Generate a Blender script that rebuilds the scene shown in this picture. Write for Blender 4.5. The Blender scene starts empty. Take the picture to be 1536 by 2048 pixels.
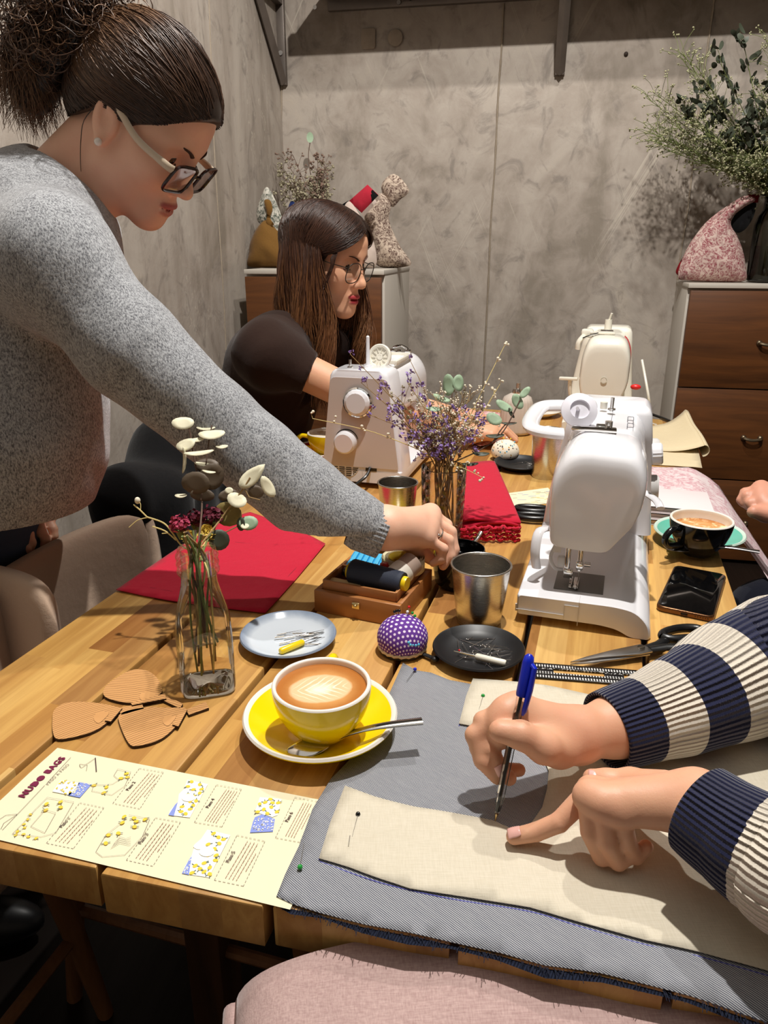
import bpy, bmesh, math, random
import numpy as np
from mathutils import Vector, Matrix, Euler, Quaternion
S = bpy.context.scene
COL = S.collection
R = math.radians
PI = math.pi

# ---------------------------------------------------------------- camera, light, exposure
FOC = 1480.0                       # focal length in pixels of the 1536 x 2048 frame
CAM_H, TZ = 1.22, 0.75             # eye height, table top height
PITCH = math.atan(527 / FOC)
cam_d = bpy.data.cameras.new('camera'); cam = bpy.data.objects.new('camera', cam_d); COL.objects.link(cam)
cam.location = (0, 0, CAM_H); cam.rotation_euler = (PI / 2 - PITCH, 0, 0)
cam_d.sensor_fit = 'VERTICAL'; cam_d.sensor_height = 36.0; cam_d.lens = 36.0 * FOC / 2048
cam_d.clip_start = 0.02; cam_d.clip_end = 50
S.camera = cam
S.view_settings.view_transform = 'Standard'; S.view_settings.look = 'None'
S.view_settings.gamma = 1.0; S.view_settings.use_curve_mapping = False
S.view_settings.exposure = 1.08
S.cycles.max_bounces = 8; S.cycles.transmission_bounces = 10; S.cycles.transparent_max_bounces = 40
S.cycles.caustics_refractive = False; S.cycles.caustics_reflective = False
S.cycles.sample_clamp_indirect = 4.0
S.cycles.use_denoising = True
W = bpy.data.worlds.new('world'); S.world = W; W.use_nodes = True
W.node_tree.nodes['Background'].inputs[0].default_value = (1.0, 0.92, 0.82, 1)
W.node_tree.nodes['Background'].inputs[1].default_value = 0.145

def spot(name, loc, target, power, size, angle, blend, col):
    d = bpy.data.lights.new(name, 'SPOT'); d.energy = power; d.shadow_soft_size = size
    d.spot_size = R(angle); d.spot_blend = blend; d.color = col
    o = bpy.data.objects.new(name, d); COL.objects.link(o); o.location = loc
    o.rotation_euler = (Vector(target) - Vector(loc)).to_track_quat('-Z', 'Y').to_euler()
    return o
def area(name, loc, target, power, sx, sy, col):
    d = bpy.data.lights.new(name, 'AREA'); d.energy = power; d.shape = 'RECTANGLE'; d.size = sx; d.size_y = sy; d.color = col
    o = bpy.data.objects.new(name, d); COL.objects.link(o); o.location = loc
    o.rotation_euler = (Vector(target) - Vector(loc)).to_track_quat('-Z', 'Y').to_euler()
    return o
WARM = (1.0, 0.83, 0.62)
LC_ = (1.0, 0.96, 0.905)
spot('ceiling_spot_light', (0.26, 0.86, 3.22), (0.25, 0.95, 0.75), 122, 0.03, 150, 0.3, LC_)
spot('far_ceiling_spot_light', (0.55, 1.75, 3.22), (0.5, 1.7, 0.75), 46, 0.03, 130, 0.4, LC_)
area('room_bounce_light', (0.2, 0.2, 3.2), (0.3, 1.1, 0.75), 5, 2.4, 2.4, LC_)

# ---------------------------------------------------------------- picture <-> place
def ray(px, py):
    u = (px - 768) / FOC; v = (py - 1024) / FOC; c, s = math.cos(PITCH), math.sin(PITCH)
    return Vector((u, c - v * s, -s - v * c))
EYE = Vector((0, 0, CAM_H))
def PT(px, py, z=TZ):              # the point of that height seen at a pixel
    d = ray(px, py); return EYE + d * ((z - CAM_H) / d.z)
def PD(px, py, dep):               # the point at that depth seen at a pixel
    return EYE + ray(px, py) * dep
def axes(deg): 
    a = R(deg); return Vector((math.sin(a), math.cos(a), 0)), Vector((math.cos(a), -math.sin(a), 0))
TA, TB = axes(16.45)               # table: along, across (to the right)
WA, WB = axes(11.0)                # walls: into the back wall, to the right
def tab(u, v, z=TZ): return TA * u + TB * v + Vector((0, 0, z))
def wal(u, v, z=0.0): return WA * u + WB * v + Vector((0, 0, z))
def PW(px, py, u):                 # the point on the plane u = const of the wall frame
    d = ray(px, py); return EYE + d * (u / d.dot(WA))
def PV(px, py, v):
    d = ray(px, py); return EYE + d * (v / d.dot(WB))
TROT = -R(16.45); WROT = -R(11.0)

# ---------------------------------------------------------------- naming
def tag(o, label=None, cat=None, group=None, kind=None):
    if label: o['label'] = label
    if cat: o['category'] = cat
    if group: o['group'] = group
    if kind: o['kind'] = kind
    return o
def thing(name, label, cat, loc=(0, 0, 0), rz=0.0, group=None):
    o = bpy.data.objects.new(name, None); COL.objects.link(o); o.empty_display_size = 0.05
    o.location = loc; o.rotation_euler = (0, 0, rz)
    return tag(o, label, cat, group)
def kids(o): return [c for c in bpy.data.objects if c.parent == o]
def dup(root, loc, rz, label, group=None, parent=None):
    c = root.copy(); COL.objects.link(c)
    if loc is not None: c.location = loc
    if rz is not None: c.rotation_euler = (0, 0, rz) if not hasattr(rz, '__len__') else rz
    if label: c['label'] = label
    if group: c['group'] = group
    if parent: c.parent = parent
    for k in kids(root): dup(k, None, None, None, None, c)
    return c

# ---------------------------------------------------------------- mesh builder
class MB:
    def __init__(s): s.v = []; s.f = []; s.m = []; s.uv = {}
    def add(s, vs, fs, mi=0, mat=None, uv=None):
        o = len(s.v)
        for i, p in enumerate(vs):
            p = Vector(p)
            if mat is not None: p = mat @ p
            if uv is not None: s.uv[o + i] = uv[i]
            s.v.append(p)
        for f in fs: s.f.append([o + i for i in f]); s.m.append(mi)
        return s
    def box(s, c, d, mi=0, mat=None, bev=0.0, seg=2):
        bm = bmesh.new(); bmesh.ops.create_cube(bm, size=1)
        for v in bm.verts: v.co = Vector((v.co.x * d[0] + c[0], v.co.y * d[1] + c[1], v.co.z * d[2] + c[2]))
        if bev > 0: bmesh.ops.bevel(bm, geom=bm.edges[:], offset=bev, segments=seg, affect='EDGES', profile=0.5)
        return s.bm(bm, mi, mat)
    def bm(s, bm, mi=0, mat=None):
        bm.verts.index_update()
        s.add([v.co.copy() for v in bm.verts], [[v.index for v in f.verts] for f in bm.faces], mi, mat); bm.free(); return s
    def lathe(s, prof, n=48, mi=0, mat=None, c=(0, 0, 0), sx=1, sy=1, rad=None):
        vs = []; fs = []; k = len(prof)
        for j in range(n):
            a = 2 * PI * j / n
            for (r, z) in prof:
                rr = r if rad is None else r * rad(a, z)
                vs.append((c[0] + rr * math.cos(a) * sx, c[1] + rr * math.sin(a) * sy, c[2] + z))
        for j in range(n):
            j2 = (j + 1) % n
            for i in range(k - 1): fs.append((j * k + i, j2 * k + i, j2 * k + i + 1, j * k + i + 1))
        return s.add(vs, fs, mi, mat)
    def tube(s, pts, r, n=8, mi=0, mat=None, cap=True, flat=1.0, up=None):
        pts = [Vector(p) for p in pts]; k = len(pts)
        rs = list(r) if hasattr(r, '__len__') else [r] * k
        vs = []; fs = []; prev = None
        for i, p in enumerate(pts):
            t = (pts[min(i + 1, k - 1)] - pts[max(i - 1, 0)])
            t = t.normalized() if t.length > 1e-9 else Vector((0, 0, 1))
            if prev is None:
                ref = Vector(up) if up is not None else (Vector((0, 0, 1)) if abs(t.z) < 0.9 else Vector((1, 0, 0)))
                x = t.cross(ref).normalized()
            else:
                x = (prev - t * prev.dot(t))
                x = x.normalized() if x.length > 1e-6 else t.orthogonal().normalized()
            prev = x; y = t.cross(x)
            for j in range(n):
                a = 2 * PI * j / n
                vs.append(p + x * math.cos(a) * rs[i] + y * math.sin(a) * rs[i] * flat)
        for i in range(k - 1):
            for j in range(n):
                j2 = (j + 1) % n
                fs.append((i * n + j, i * n + j2, (i + 1) * n + j2, (i + 1) * n + j))
        if cap:
            fs.append(tuple(range(n))[::-1]); fs.append(tuple((k - 1) * n + j for j in range(n)))
        return s.add(vs, fs, mi, mat)
    def cyl(s, a, b, r, r2=None, n=24, mi=0, mat=None):
        return s.tube([a, b], [r, r if r2 is None else r2], n, mi, mat)
    def ball(s, c, r, mi=0, mat=None, seg=16, rings=10, scl=(1, 1, 1)):
        prof = [(max(1e-5, math.sin(PI * i / rings)) * r, -math.cos(PI * i / rings) * r) for i in range(rings + 1)]
        m = Matrix.Translation(c) @ Matrix.Diagonal((*scl, 1))
        return s.lathe(prof, seg, mi, m if mat is None else mat @ m)
    def prism(s, pts, z0, z1, mi=0, mat=None, bev=0.0):
        bm = bmesh.new(); vs = [bm.verts.new((p[0], p[1], z0)) for p in pts]
        f = bm.faces.new(vs); f.normal_update()
        if f.normal.z > 0: f.normal_flip()
        r = bmesh.ops.extrude_face_region(bm, geom=[f])
        for g in r['geom']:
            if isinstance(g, bmesh.types.BMVert): g.co.z = z1
        bmesh.ops.recalc_face_normals(bm, faces=bm.faces[:])
        if bev > 0:
            es = [e for e in bm.edges if abs(e.verts[0].co.z - e.verts[1].co.z) < 1e-6]
            bmesh.ops.bevel(bm, geom=es, offset=bev, segments=2, affect='EDGES', profile=0.5)
        return s.bm(bm, mi, mat)
    def grid(s, fn, nu, nv, mi=0, mat=None, uvf=None, closed=False):
        vs = []; uv = []; fs = []
        for i in range(nu + 1):
            for j in range(nv + 1):
                a, b = i / nu, j / nv
                vs.append(fn(a, b)); uv.append(uvf(a, b) if uvf else (a, b))
        for i in range(nu):
            for j in range(nv):
                fs.append((i * (nv + 1) + j, (i + 1) * (nv + 1) + j, (i + 1) * (nv + 1) + j + 1, i * (nv + 1) + j + 1))
        return s.add(vs, fs, mi, mat, uv)
    def build(s, name, mats, parent=None, smooth=True, world=False, solid=0.0, sub=0, angle=40, loc=None):
        me = bpy.data.meshes.new(name)
        vs = [Vector(p) for p in s.v]
        if world and parent is not None:
            inv = world_matrix(parent).inverted(); vs = [inv @ p for p in vs]
        if loc is not None: vs = [p - Vector(loc) for p in vs]
        me.from_pydata([tuple(p) for p in vs], [], s.f)
        if not isinstance(mats, (list, tuple)): mats = [mats]
        for m in mats: me.materials.append(m)
        me.polygons.foreach_set('material_index', s.m)
        if s.uv:
            ul = me.uv_layers.new(name='UVMap'); li = np.zeros(len(me.loops), dtype=np.int32)
            me.loops.foreach_get('vertex_index', li)
            arr = np.zeros((len(vs), 2), dtype=np.float32)
            for k, w in s.uv.items(): arr[k] = w
            ul.data.foreach_set('uv', arr[li].ravel())
        bm = bmesh.new(); bm.from_mesh(me); bmesh.ops.recalc_face_normals(bm, faces=bm.faces[:]); bm.to_mesh(me); bm.free()
        o = bpy.data.objects.new(name, me); COL.objects.link(o)
        if smooth:
            me.shade_smooth()
            if angle < 180: me.set_sharp_from_angle(angle=R(angle))
        if parent is not None: o.parent = parent
        if loc is not None: o.location = loc
        if solid:
            md = o.modifiers.new('thickness', 'SOLIDIFY'); md.thickness = abs(solid); md.offset = -1 if solid > 0 else 1
        if sub:
            md = o.modifiers.new('smooth', 'SUBSURF'); md.levels = sub; md.render_levels = sub
        return o
def world_matrix(o):
    m = Matrix.LocRotScale(o.location, o.rotation_euler, o.scale)
    return m if o.parent is None else world_matrix(o.parent) @ m
def smoothpath(pts, n=8):
    P = [Vector(p) for p in pts]; out = []
    for i in range(len(P) - 1):
        p0 = P[max(i - 1, 0)]; p1 = P[i]; p2 = P[i + 1]; p3 = P[min(i + 2, len(P) - 1)]
        for k in range(n):
            t = k / n
            out.append(0.5 * ((2 * p1) + (p2 - p0) * t + (2 * p0 - 5 * p1 + 4 * p2 - p3) * t * t + (3 * p1 - p0 - 3 * p2 + p3) * t ** 3))
    out.append(P[-1]); return out
def smoothloop(pts, n=6):
    P = [Vector((p[0], p[1], 0)) for p in pts]; k = len(P); out = []
    for i in range(k):
        p0, p1, p2, p3 = P[i - 1], P[i], P[(i + 1) % k], P[(i + 2) % k]
        for j in range(n):
            t = j / n
            q = 0.5 * ((2 * p1) + (p2 - p0) * t + (2 * p0 - 5 * p1 + 4 * p2 - p3) * t * t + (3 * p1 - p0 - 3 * p2 + p3) * t ** 3)
            out.append((q.x, q.y))
    return out
def roundrect(w, d, r, n=6):
    out = []
    for cx, cy, a0 in ((w/2-r, d/2-r, 0), (-w/2+r, d/2-r, 90), (-w/2+r, -d/2+r, 180), (w/2-r, -d/2+r, 270)):
        for i in range(n + 1):
            a = R(a0 + 90 * i / n); out.append((cx + r * math.cos(a), cy + r * math.sin(a)))
    return out

# ---------------------------------------------------------------- signed-distance bodies (one continuous surface)
class SDF:
    def __init__(s): s.p = []
    def cone(s, a, b, r1, r2=None, k=0.012, sub=False):
        s.p.append(('c', np.array(a, float), np.array(b, float), r1, r1 if r2 is None else r2, k, sub)); return s
    def chain(s, pts, rs, k=0.012):
        for i in range(len(pts) - 1): s.cone(pts[i], pts[i + 1], rs[i], rs[i + 1], k)
        return s
    def ell(s, c, r, rot=None, k=0.012, sub=False):
        m = np.eye(3) if rot is None else np.array(rot.to_matrix() if isinstance(rot, Euler) else rot.to_3x3())
        s.p.append(('e', np.array(c, float), np.array(r, float), m, 0, k, sub)); return s
    def xform(s, M4, start=0):
        sc_ = M4.to_scale()[0]; m3 = np.array(M4.to_3x3()); t = np.array(M4.translation)
        for i in range(start, len(s.p)):
            q = list(s.p[i])
            if q[0] == 'c': q[1] = m3 @ q[1] + t; q[2] = m3 @ q[2] + t; q[3] *= sc_; q[4] *= sc_
            else: q[1] = m3 @ q[1] + t; q[3] = m3 @ q[3] / sc_; q[2] = q[2] * sc_
            s.p[i] = tuple(q)
        return s
    @staticmethod
    def one(q, P):
        if q[0] == 'c':
            a, b, r1, r2 = q[1], q[2], q[3], q[4]; ab = b - a; L = ab @ ab
            t = np.clip(((P - a) @ ab) / max(L, 1e-12), 0, 1)
            return np.linalg.norm(P - a - t[:, None] * ab, axis=1) - (r1 + (r2 - r1) * t)
        c, r, m = q[1], q[2], q[3]
        l = (P - c) @ m; k0 = np.linalg.norm(l / r, axis=1); k1 = np.linalg.norm(l / (r * r), axis=1)
        return k0 * (k0 - 1) / np.maximum(k1, 1e-9)
    def ev(s, P, idx=None):
        d = np.full(len(P), 10.0)
        for i in (range(len(s.p)) if idx is None else idx):
            q = s.p[i]; k = max(q[5], 1e-5); e = SDF.one(q, P)
            if q[6]:
                h = np.maximum(k - np.abs(-e - d), 0) / k; d = np.maximum(d, -e) + h * h * k * 0.25
            else:
                h = np.maximum(k - np.abs(d - e), 0) / k; d = np.minimum(d, e) - h * h * k * 0.25
        return d
    def bounds(s):
        lo = np.full(3, 9.0); hi = np.full(3, -9.0)
        for q in s.p:
            if q[6]: continue
            if q[0] == 'c':
                for c, r in ((q[1], q[3]), (q[2], q[4])): lo = np.minimum(lo, c - r); hi = np.maximum(hi, c + r)
            else:
                r = q[2].max(); lo = np.minimum(lo, q[1] - r); hi = np.maximum(hi, q[1] + r)
        return lo - 0.01, hi + 0.01
    def mesh(s, h, extra=None, clip=None):
        lo, hi = s.bounds()
        if clip is not None: lo = np.maximum(lo, clip[0]); hi = np.minimum(hi, clip[1])
        Bk = 12; n = np.ceil((hi - lo) / h / Bk).astype(int) * Bk
        V = np.zeros(n + 1, dtype=np.float32); off = np.arange(Bk + 1) * h
        ox, oy, oz = np.meshgrid(off, off, off, indexing='ij'); O = np.stack([ox, oy, oz], -1).reshape(-1, 3)
        Rb = Bk * h * 0.5 * 1.7321
        nb = n // Bk
        C = np.stack(np.meshgrid(*[np.arange(q) for q in nb], indexing='ij'), -1).reshape(-1, 3)
        CP = lo + (C + 0.5) * Bk * h
        D = np.stack([SDF.one(q, CP) for q in s.p], 1)
        full = s.ev(CP)
        isub = np.array([q[6] for q in s.p]); ks = np.array([q[5] for q in s.p])
        for b in range(len(C)):
            i0 = C[b] * Bk; sl = tuple(slice(i0[k], i0[k] + Bk + 1) for k in range(3))
            if abs(full[b]) > Rb * 1.6 + 0.02: V[sl] = full[b]; continue
            db = D[b]; m = db[~isub].min()
            use = np.where(np.where(isub, db < Rb * 1.6 + ks, db < m + 2.6 * Rb + ks))[0]
            P = lo + i0 * h + O
            val = s.ev(P, use)
            if extra is not None: val = extra(P, val)
            V[sl] = val.reshape(Bk + 1, Bk + 1, Bk + 1)
        inside = V < 0
        c8 = [inside[i:i + n[0], j:j + n[1], k:k + n[2]] for i in (0, 1) for j in (0, 1) for k in (0, 1)]
        cnt = sum(c.astype(np.int8) for c in c8); act = (cnt > 0) & (cnt < 8)
        ai = np.argwhere(act); ids = -np.ones(n, dtype=np.int64); ids[act] = np.arange(len(ai))
        acc = np.zeros((len(ai), 3)); w = np.zeros(len(ai))
        cor = [(i, j, k) for i in (0, 1) for j in (0, 1) for k in (0, 1)]
        vals = {c: V[ai[:, 0] + c[0], ai[:, 1] + c[1], ai[:, 2] + c[2]] for c in cor}
        for c in cor:
            for ax in range(3):
                if c[ax]: continue
                c2 = list(c); c2[ax] = 1; c2 = tuple(c2); a, b = vals[c], vals[c2]
                x = (a < 0) != (b < 0); t = np.where(x, a / np.where(x, a - b, 1), 0)
                p = np.zeros((len(ai), 3)); p[:] = c; p[:, ax] = t
                acc += p * x[:, None]; w += x
        vs = lo + (ai + acc / w[:, None]) * h
        F = []
        for ax in range(3):
            u, v = (ax + 1) % 3, (ax + 2) % 3
            sl0 = [slice(1, n[k]) for k in range(3)]; sl0[ax] = slice(0, n[ax])
            A0 = inside[tuple(sl0)]; sl1 = list(sl0); sl1[ax] = slice(1, n[ax] + 1); A1 = inside[tuple(sl1)]
            x = np.argwhere(A0 != A1)
            if not len(x): continue
            base = x.copy()
            for k in range(3):
                if k != ax: base[:, k] += 1
            fl = A0[tuple(x.T)]
            def gi(du, dv):
                q = base.copy(); q[:, u] -= du; q[:, v] -= dv; return ids[tuple(q.T)]
            a, b, c, d = gi(0, 0), gi(1, 0), gi(1, 1), gi(0, 1)
            q = np.stack([a, b, c, d], 1); q[~fl] = q[~fl][:, ::-1]
            F.append(q)
        F = np.concatenate(F); F = F[(F >= 0).all(1)]
        return vs, F
def np_obj(name, vs, F, mats, parent=None, world=True, mi=None, attr=None, loc=None):
    if world and parent is not None:
        inv = np.array(world_matrix(parent).inverted()); vs = vs @ inv[:3, :3].T + inv[:3, 3]
    me = bpy.data.meshes.new(name); k = F.shape[1]
    me.vertices.add(len(vs)); me.vertices.foreach_set('co', vs.astype(np.float32).ravel())
    me.loops.add(F.size); me.loops.foreach_set('vertex_index', F.astype(np.int32).ravel())
    me.polygons.add(len(F)); me.polygons.foreach_set('loop_start', np.arange(0, F.size, k, dtype=np.int32))
    me.update(calc_edges=True)
    if not isinstance(mats, (list, tuple)): mats = [mats]
    for m in mats: me.materials.append(m)
    if mi is not None: me.polygons.foreach_set('material_index', mi.astype(np.int32))
    if attr is not None:
        ul = me.uv_layers.new(name='UVMap'); ul.data.foreach_set('uv', attr[F.ravel()].astype(np.float32).ravel())
    me.validate(); me.shade_smooth()
    o = bpy.data.objects.new(name, me); COL.objects.link(o)
    if parent is not None: o.parent = parent
    return o
# ---------------------------------------------------------------- materials
class NT:
    def __init__(s, name):
        s.m = bpy.data.materials.new(name); s.m.use_nodes = True; s.t = s.m.node_tree; s.n = s.t.nodes
        s.b = s.n['Principled BSDF']
    def nd(s, typ, ins=None, **kw):
        n = s.n.new('ShaderNode' + typ)
        for k, v in kw.items(): setattr(n, k, v)
        for k, v in (ins or {}).items(): s.set(n.inputs[k], v)
        return n
    def set(s, inp, v):
        if isinstance(v, bpy.types.NodeSocket): s.t.links.new(v, inp)
        elif isinstance(v, (tuple, list)) and inp.type == 'RGBA': inp.default_value = (*v[:3], 1)
        else: inp.default_value = v
    def P(s, **kw):
        for k, v in kw.items(): s.set(s.b.inputs[k.replace('_', ' ')], v)
        return s
    def co(s, uv=False): return s.nd('TexCoord').outputs['UV' if uv else 'Object']
    def mp(s, co, scale=(1, 1, 1), rot=(0, 0, 0), loc=(0, 0, 0)):
        return s.nd('Mapping', {0: co, 1: loc, 2: rot, 3: scale}).outputs[0]
    def noise(s, co, scale=5, detail=4, rough=.55, dist=0): return s.nd('TexNoise', {'Vector': co, 'Scale': scale, 'Detail': detail, 'Roughness': rough, 'Distortion': dist}).outputs[0]
    def math(s, op, a, b=0.0, c=0.0): return s.nd('Math', {0: a, 1: b, 2: c}, operation=op).outputs[0]
    def ramp(s, f, stops, interp='LINEAR'):
        n = s.nd('ValToRGB', {0: f}); r = n.color_ramp; r.interpolation = interp
        while len(r.elements) < len(stops): r.elements.new(0.5)
        for e, (p, c) in zip(r.elements, stops): e.position = p; e.color = (*c, 1) if not isinstance(c, (int, float)) else (c, c, c, 1)
        return n.outputs[0]
    def mix(s, f, a, b, mode='MIX'):
        n = s.nd('Mix', data_type='RGBA', blend_type=mode); s.set(n.inputs[0], f); s.set(n.inputs[6], a); s.set(n.inputs[7], b); return n.outputs[2]
    def bump(s, h, strength=.3, dist=.001, nrm=None):
        n = s.nd('Bump', {'Height': h, 'Strength': strength, 'Distance': dist})
        if nrm is not None: s.set(n.inputs['Normal'], nrm)
        s.set(s.b.inputs['Normal'], n.outputs[0]); return n.outputs[0]
    def sep(s, co): n = s.nd('SeparateXYZ', {0: co}); return n.outputs
    def comb(s, x, y, z=0.0): return s.nd('CombineXYZ', {0: x, 1: y, 2: z}).outputs[0]
def lin(r, g, b): return tuple(((c / 255) / 12.92 if c / 255 <= .04045 else ((c / 255 + .055) / 1.055) ** 2.4) for c in (r, g, b))
_mats = {}
def flat(name, col, rough=.5, metal=0., noise=None, bump=None, **kw):
    if name in _mats: return _mats[name]
    t = NT(name); t.P(Base_Color=col, Roughness=rough, Metallic=metal, **kw)
    co = t.co()
    if noise:
        sc, amt = noise; n = t.noise(co, sc, 4)
        c2 = tuple(c * (1 - amt) for c in col); t.P(Base_Color=t.mix(n, tuple(min(1, c * (1 + amt)) for c in col), c2))
    else:
        n = t.noise(co, 40, 2); t.P(Roughness=t.math('MULTIPLY_ADD', n, .08, max(0, rough - .04)))
    if bump: t.bump(t.noise(co, bump[0], 3), bump[1], bump[2])
    _mats[name] = t.m; return t.m

def wood_strips(name, cols, strip=.045, seg=.33, rough=.42, along='y', dark=.5, seed=0.0, joint=0.0):
    """edge glued strips along one object axis, every strip and length its own tone, with grain"""
    t = NT(name); co = t.co(); x, y, z = t.sep(co)
    if along == 'x': x, y = y, x
    r = t.math('FLOOR', t.math('DIVIDE', t.math('ADD', x, seed), strip))
    off = t.nd('TexWhiteNoise', {'W': r}, noise_dimensions='1D').outputs[0]
    s_ = t.math('FLOOR', t.math('ADD', t.math('DIVIDE', y, seg), t.math('MULTIPLY', off, 7.3)))
    wn = t.nd('TexWhiteNoise', {'Vector': t.comb(r, s_, seed)}, noise_dimensions='3D').outputs[0]
    k = len(cols); base = t.ramp(wn, [(i / max(1, k - 1), c) for i, c in enumerate(cols)])
    v = t.comb(t.math('MULTIPLY', t.math('ADD', x, t.math('MULTIPLY', wn, 3.0)), 60), t.math('MULTIPLY', y, 3.2), t.math('MULTIPLY', z, 30))
    g = t.noise(v, 1.0, 6, .6, .6)
    v2 = t.comb(t.math('MULTIPLY', t.math('ADD', x, t.math('MULTIPLY', wn, 5.0)), 16), t.math('MULTIPLY', y, 1.6), t.math('MULTIPLY', z, 10))
    g2 = t.noise(v2, 1.0, 3, .5, 1.2)
    c = t.mix(t.ramp(g, [(.35, 0), (.62, dark)]), base, t.mix(1.0, base, (.55, .42, .30), 'MULTIPLY'))
    c = t.mix(t.ramp(g2, [(.45, 0), (.75, dark * .8)]), c, t.mix(1.0, base, (.62, .45, .30), 'MULTIPLY'))
    t.P(Base_Color=c, Roughness=t.math('MULTIPLY_ADD', g, .2, rough - .1), Specular_IOR_Level=.35)
    t.bump(g, .12, .0008); return t.m
def wood_plain(name, col, col2, rough=.5, axis=2, sc=1.0):
    t = NT(name); co = t.co(); s3 = [26 * sc] * 3; s3[axis] = 2.2 * sc
    g = t.noise(t.mp(co, tuple(s3)), 1, 6, .6, .8); t.P(Base_Color=t.mix(t.ramp(g, [(.3, 0), (.7, 1)]), col, col2), Roughness=rough)
    t.bump(g, .1, .0006); return t.m
def knit(name, c1, c2, rib=None, sc=900, marl=.6, rough=.95):
    t = NT(name); co = t.co()
    n = t.noise(t.mp(co, (1, 1, .45)), sc, 3, .7); n2 = t.noise(co, 90, 3, .6); n3 = t.noise(co, 9, 3)
    f = t.math('MULTIPLY_ADD', n2, .25, t.math('MULTIPLY', n, 1.15))
    c = t.mix(t.ramp(f, [(.50, 0), (.84, 1)]), c1, c2)
    c = t.mix(t.math('MULTIPLY', n3, .25), c, tuple(q * .75 for q in c1))
    t.P(Base_Color=c, Roughness=rough, Sheen_Weight=.35, Sheen_Roughness=.5, Specular_IOR_Level=.1)
    t.bump(t.math('ADD', n, t.math('MULTIPLY', n2, .5)), .7, .0014); return t.m
def cloth(name, col, col2=None, weave=1500, rough=.9, amt=.5, sheen=.1, wr=None):
    t = NT(name); co = t.co(); col2 = col2 or tuple(c * .8 for c in col)
    a = t.noise(t.mp(co, (1, .06, 1)), weave, 2, .5); b = t.noise(t.mp(co, (.06, 1, 1)), weave, 2, .5)
    n = t.math('MULTIPLY_ADD', a, .5, t.math('MULTIPLY', b, .5)); big = t.noise(co, 14, 3)
    f = t.math('MULTIPLY_ADD', big, .3, t.ramp(n, [(.35, 0), (.65, amt)]))
    t.P(Base_Color=t.mix(f, col, col2), Roughness=rough, Sheen_Weight=sheen, Specular_IOR_Level=.15)
    h = t.math('MULTIPLY_ADD', t.noise(co, wr or 30, 4), 6.0, n)
    t.bump(h, .35, .0009); return t.m
def skin(name, col, red=(.62, .22, .15), lip=None):
    t = NT(name); co = t.co(); n = t.noise(co, 28, 4); n2 = t.noise(co, 700, 3)
    c = t.mix(t.ramp(n, [(.35, 0), (.75, .45)]), col, t.mix(.5, col, red))
    if lip: c = t.mix(t.sep(t.co(True))[0], c, lip)
    t.P(Base_Color=c, Roughness=.48, Subsurface_Weight=.22, Subsurface_Scale=.006, Specular_IOR_Level=.4)
    t.b.inputs['Subsurface Radius'].default_value = (1, .4, .22)
    t.bump(t.math('ADD', n2, t.math('MULTIPLY', t.noise(co, 160, 3), 1.0)), .18, .0006); return t.m
def glass(name, col=(1, 1, 1), rough=.02, ior=1.45):
    if name in _mats: return _mats[name]
    t = NT(name); t.P(Base_Color=col, Roughness=rough, Transmission_Weight=1.0, IOR=ior); 
    n = t.noise(t.co(), 30, 2); t.bump(n, .05, .001); _mats[name] = t.m; return t.m
def metal(name, col=(.62, .6, .57), rough=.25, brushed=True):
    if name in _mats: return _mats[name]
    t = NT(name); co = t.co(); t.P(Base_Color=col, Metallic=1.0, Roughness=rough)
    if brushed:
        n = t.noise(t.mp(co, (30, 30, 900)), 1, 3); t.P(Roughness=t.math('MULTIPLY_ADD', n, .16, rough - .06)); t.bump(n, .05, .0003)
    _mats[name] = t.m; return t.m
def hairmat(name, c1, c2, rough=.38):
    t = NT(name); co = t.co(); i = t.nd('ObjectInfo').outputs['Random']
    n = t.noise(co, 60, 3); u = t.co(True); w = t.noise(t.mp(u, (900, 1, 1)), 1, 1)
    t.P(Base_Color=t.mix(t.math('MULTIPLY_ADD', n, .6, t.math('MULTIPLY', w, .5)), c1, c2), Roughness=rough, Specular_IOR_Level=.55)
    return t.m
# ---------------------------------------------------------------- the room
WBACK = 3.35; VLEFT = -1.089; CEIL = 3.4
def plaster(name, wallv, streak):
    t = NT(name); co = t.co()
    a = t.noise(t.mp(co, (1, 1, .55), (0, .5, 0)), 2.6, 7, .6, 1.4); b = t.noise(co, 11, 5, .6, .5); c = t.noise(t.mp(co, (9, 9, .7)), 1.4, 5, .6, .6)
    k = t.math('MULTIPLY_ADD', a, .65, t.math('MULTIPLY', c if streak else b, .35))
    base = t.ramp(k, [(.36, lin(136, 126, 114)), (.47, lin(160, 149, 138)), (.56, lin(172, 162, 151)), (.7, lin(180, 169, 155))])
    d = t.noise(t.mp(co, (1, 1, .8), (0, -.6, 0)), 7, 5, .65, 2.0)
    base = t.mix(t.ramp(d, [(.54, 0), (.68, .55)]), base, lin(112, 104, 97))
    # long pale scratches running in two directions
    for rot in (.42, -.5):
        v = t.mp(co, (1, 1, 1), (0, rot, 0)); s = t.noise(t.mp(v, (26, 26, .35)), 1.0, 2, .5)
        m = t.noise(co, 1.7, 2)
        f = t.math('MULTIPLY', t.ramp(s, [(.655, 0), (.67, .5), (.685, 0)]), t.ramp(m, [(.5, 0), (.62, 1)]))
        base = t.mix(f, base, lin(205, 196, 180))
    t.P(Base_Color=base, Roughness=.62, Specular_IOR_Level=.3)
    t.bump(t.math('MULTIPLY_ADD', a, 2.0, b), .35, .006); return t.m
m_wall = plaster('marbled_plaster', 0, False); m_wall_l = plaster('streaked_plaster', 0, True)
m_seam = flat('seam_plaster', lin(156, 143, 126), .7, noise=(60, .25), bump=(80, .5, .002))
m_floor = wood_strips('worn_floorboards', [lin(30, 22, 17), lin(38, 27, 20), lin(25, 18, 14)], .12, .9, .5, 'y', .7)
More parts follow.
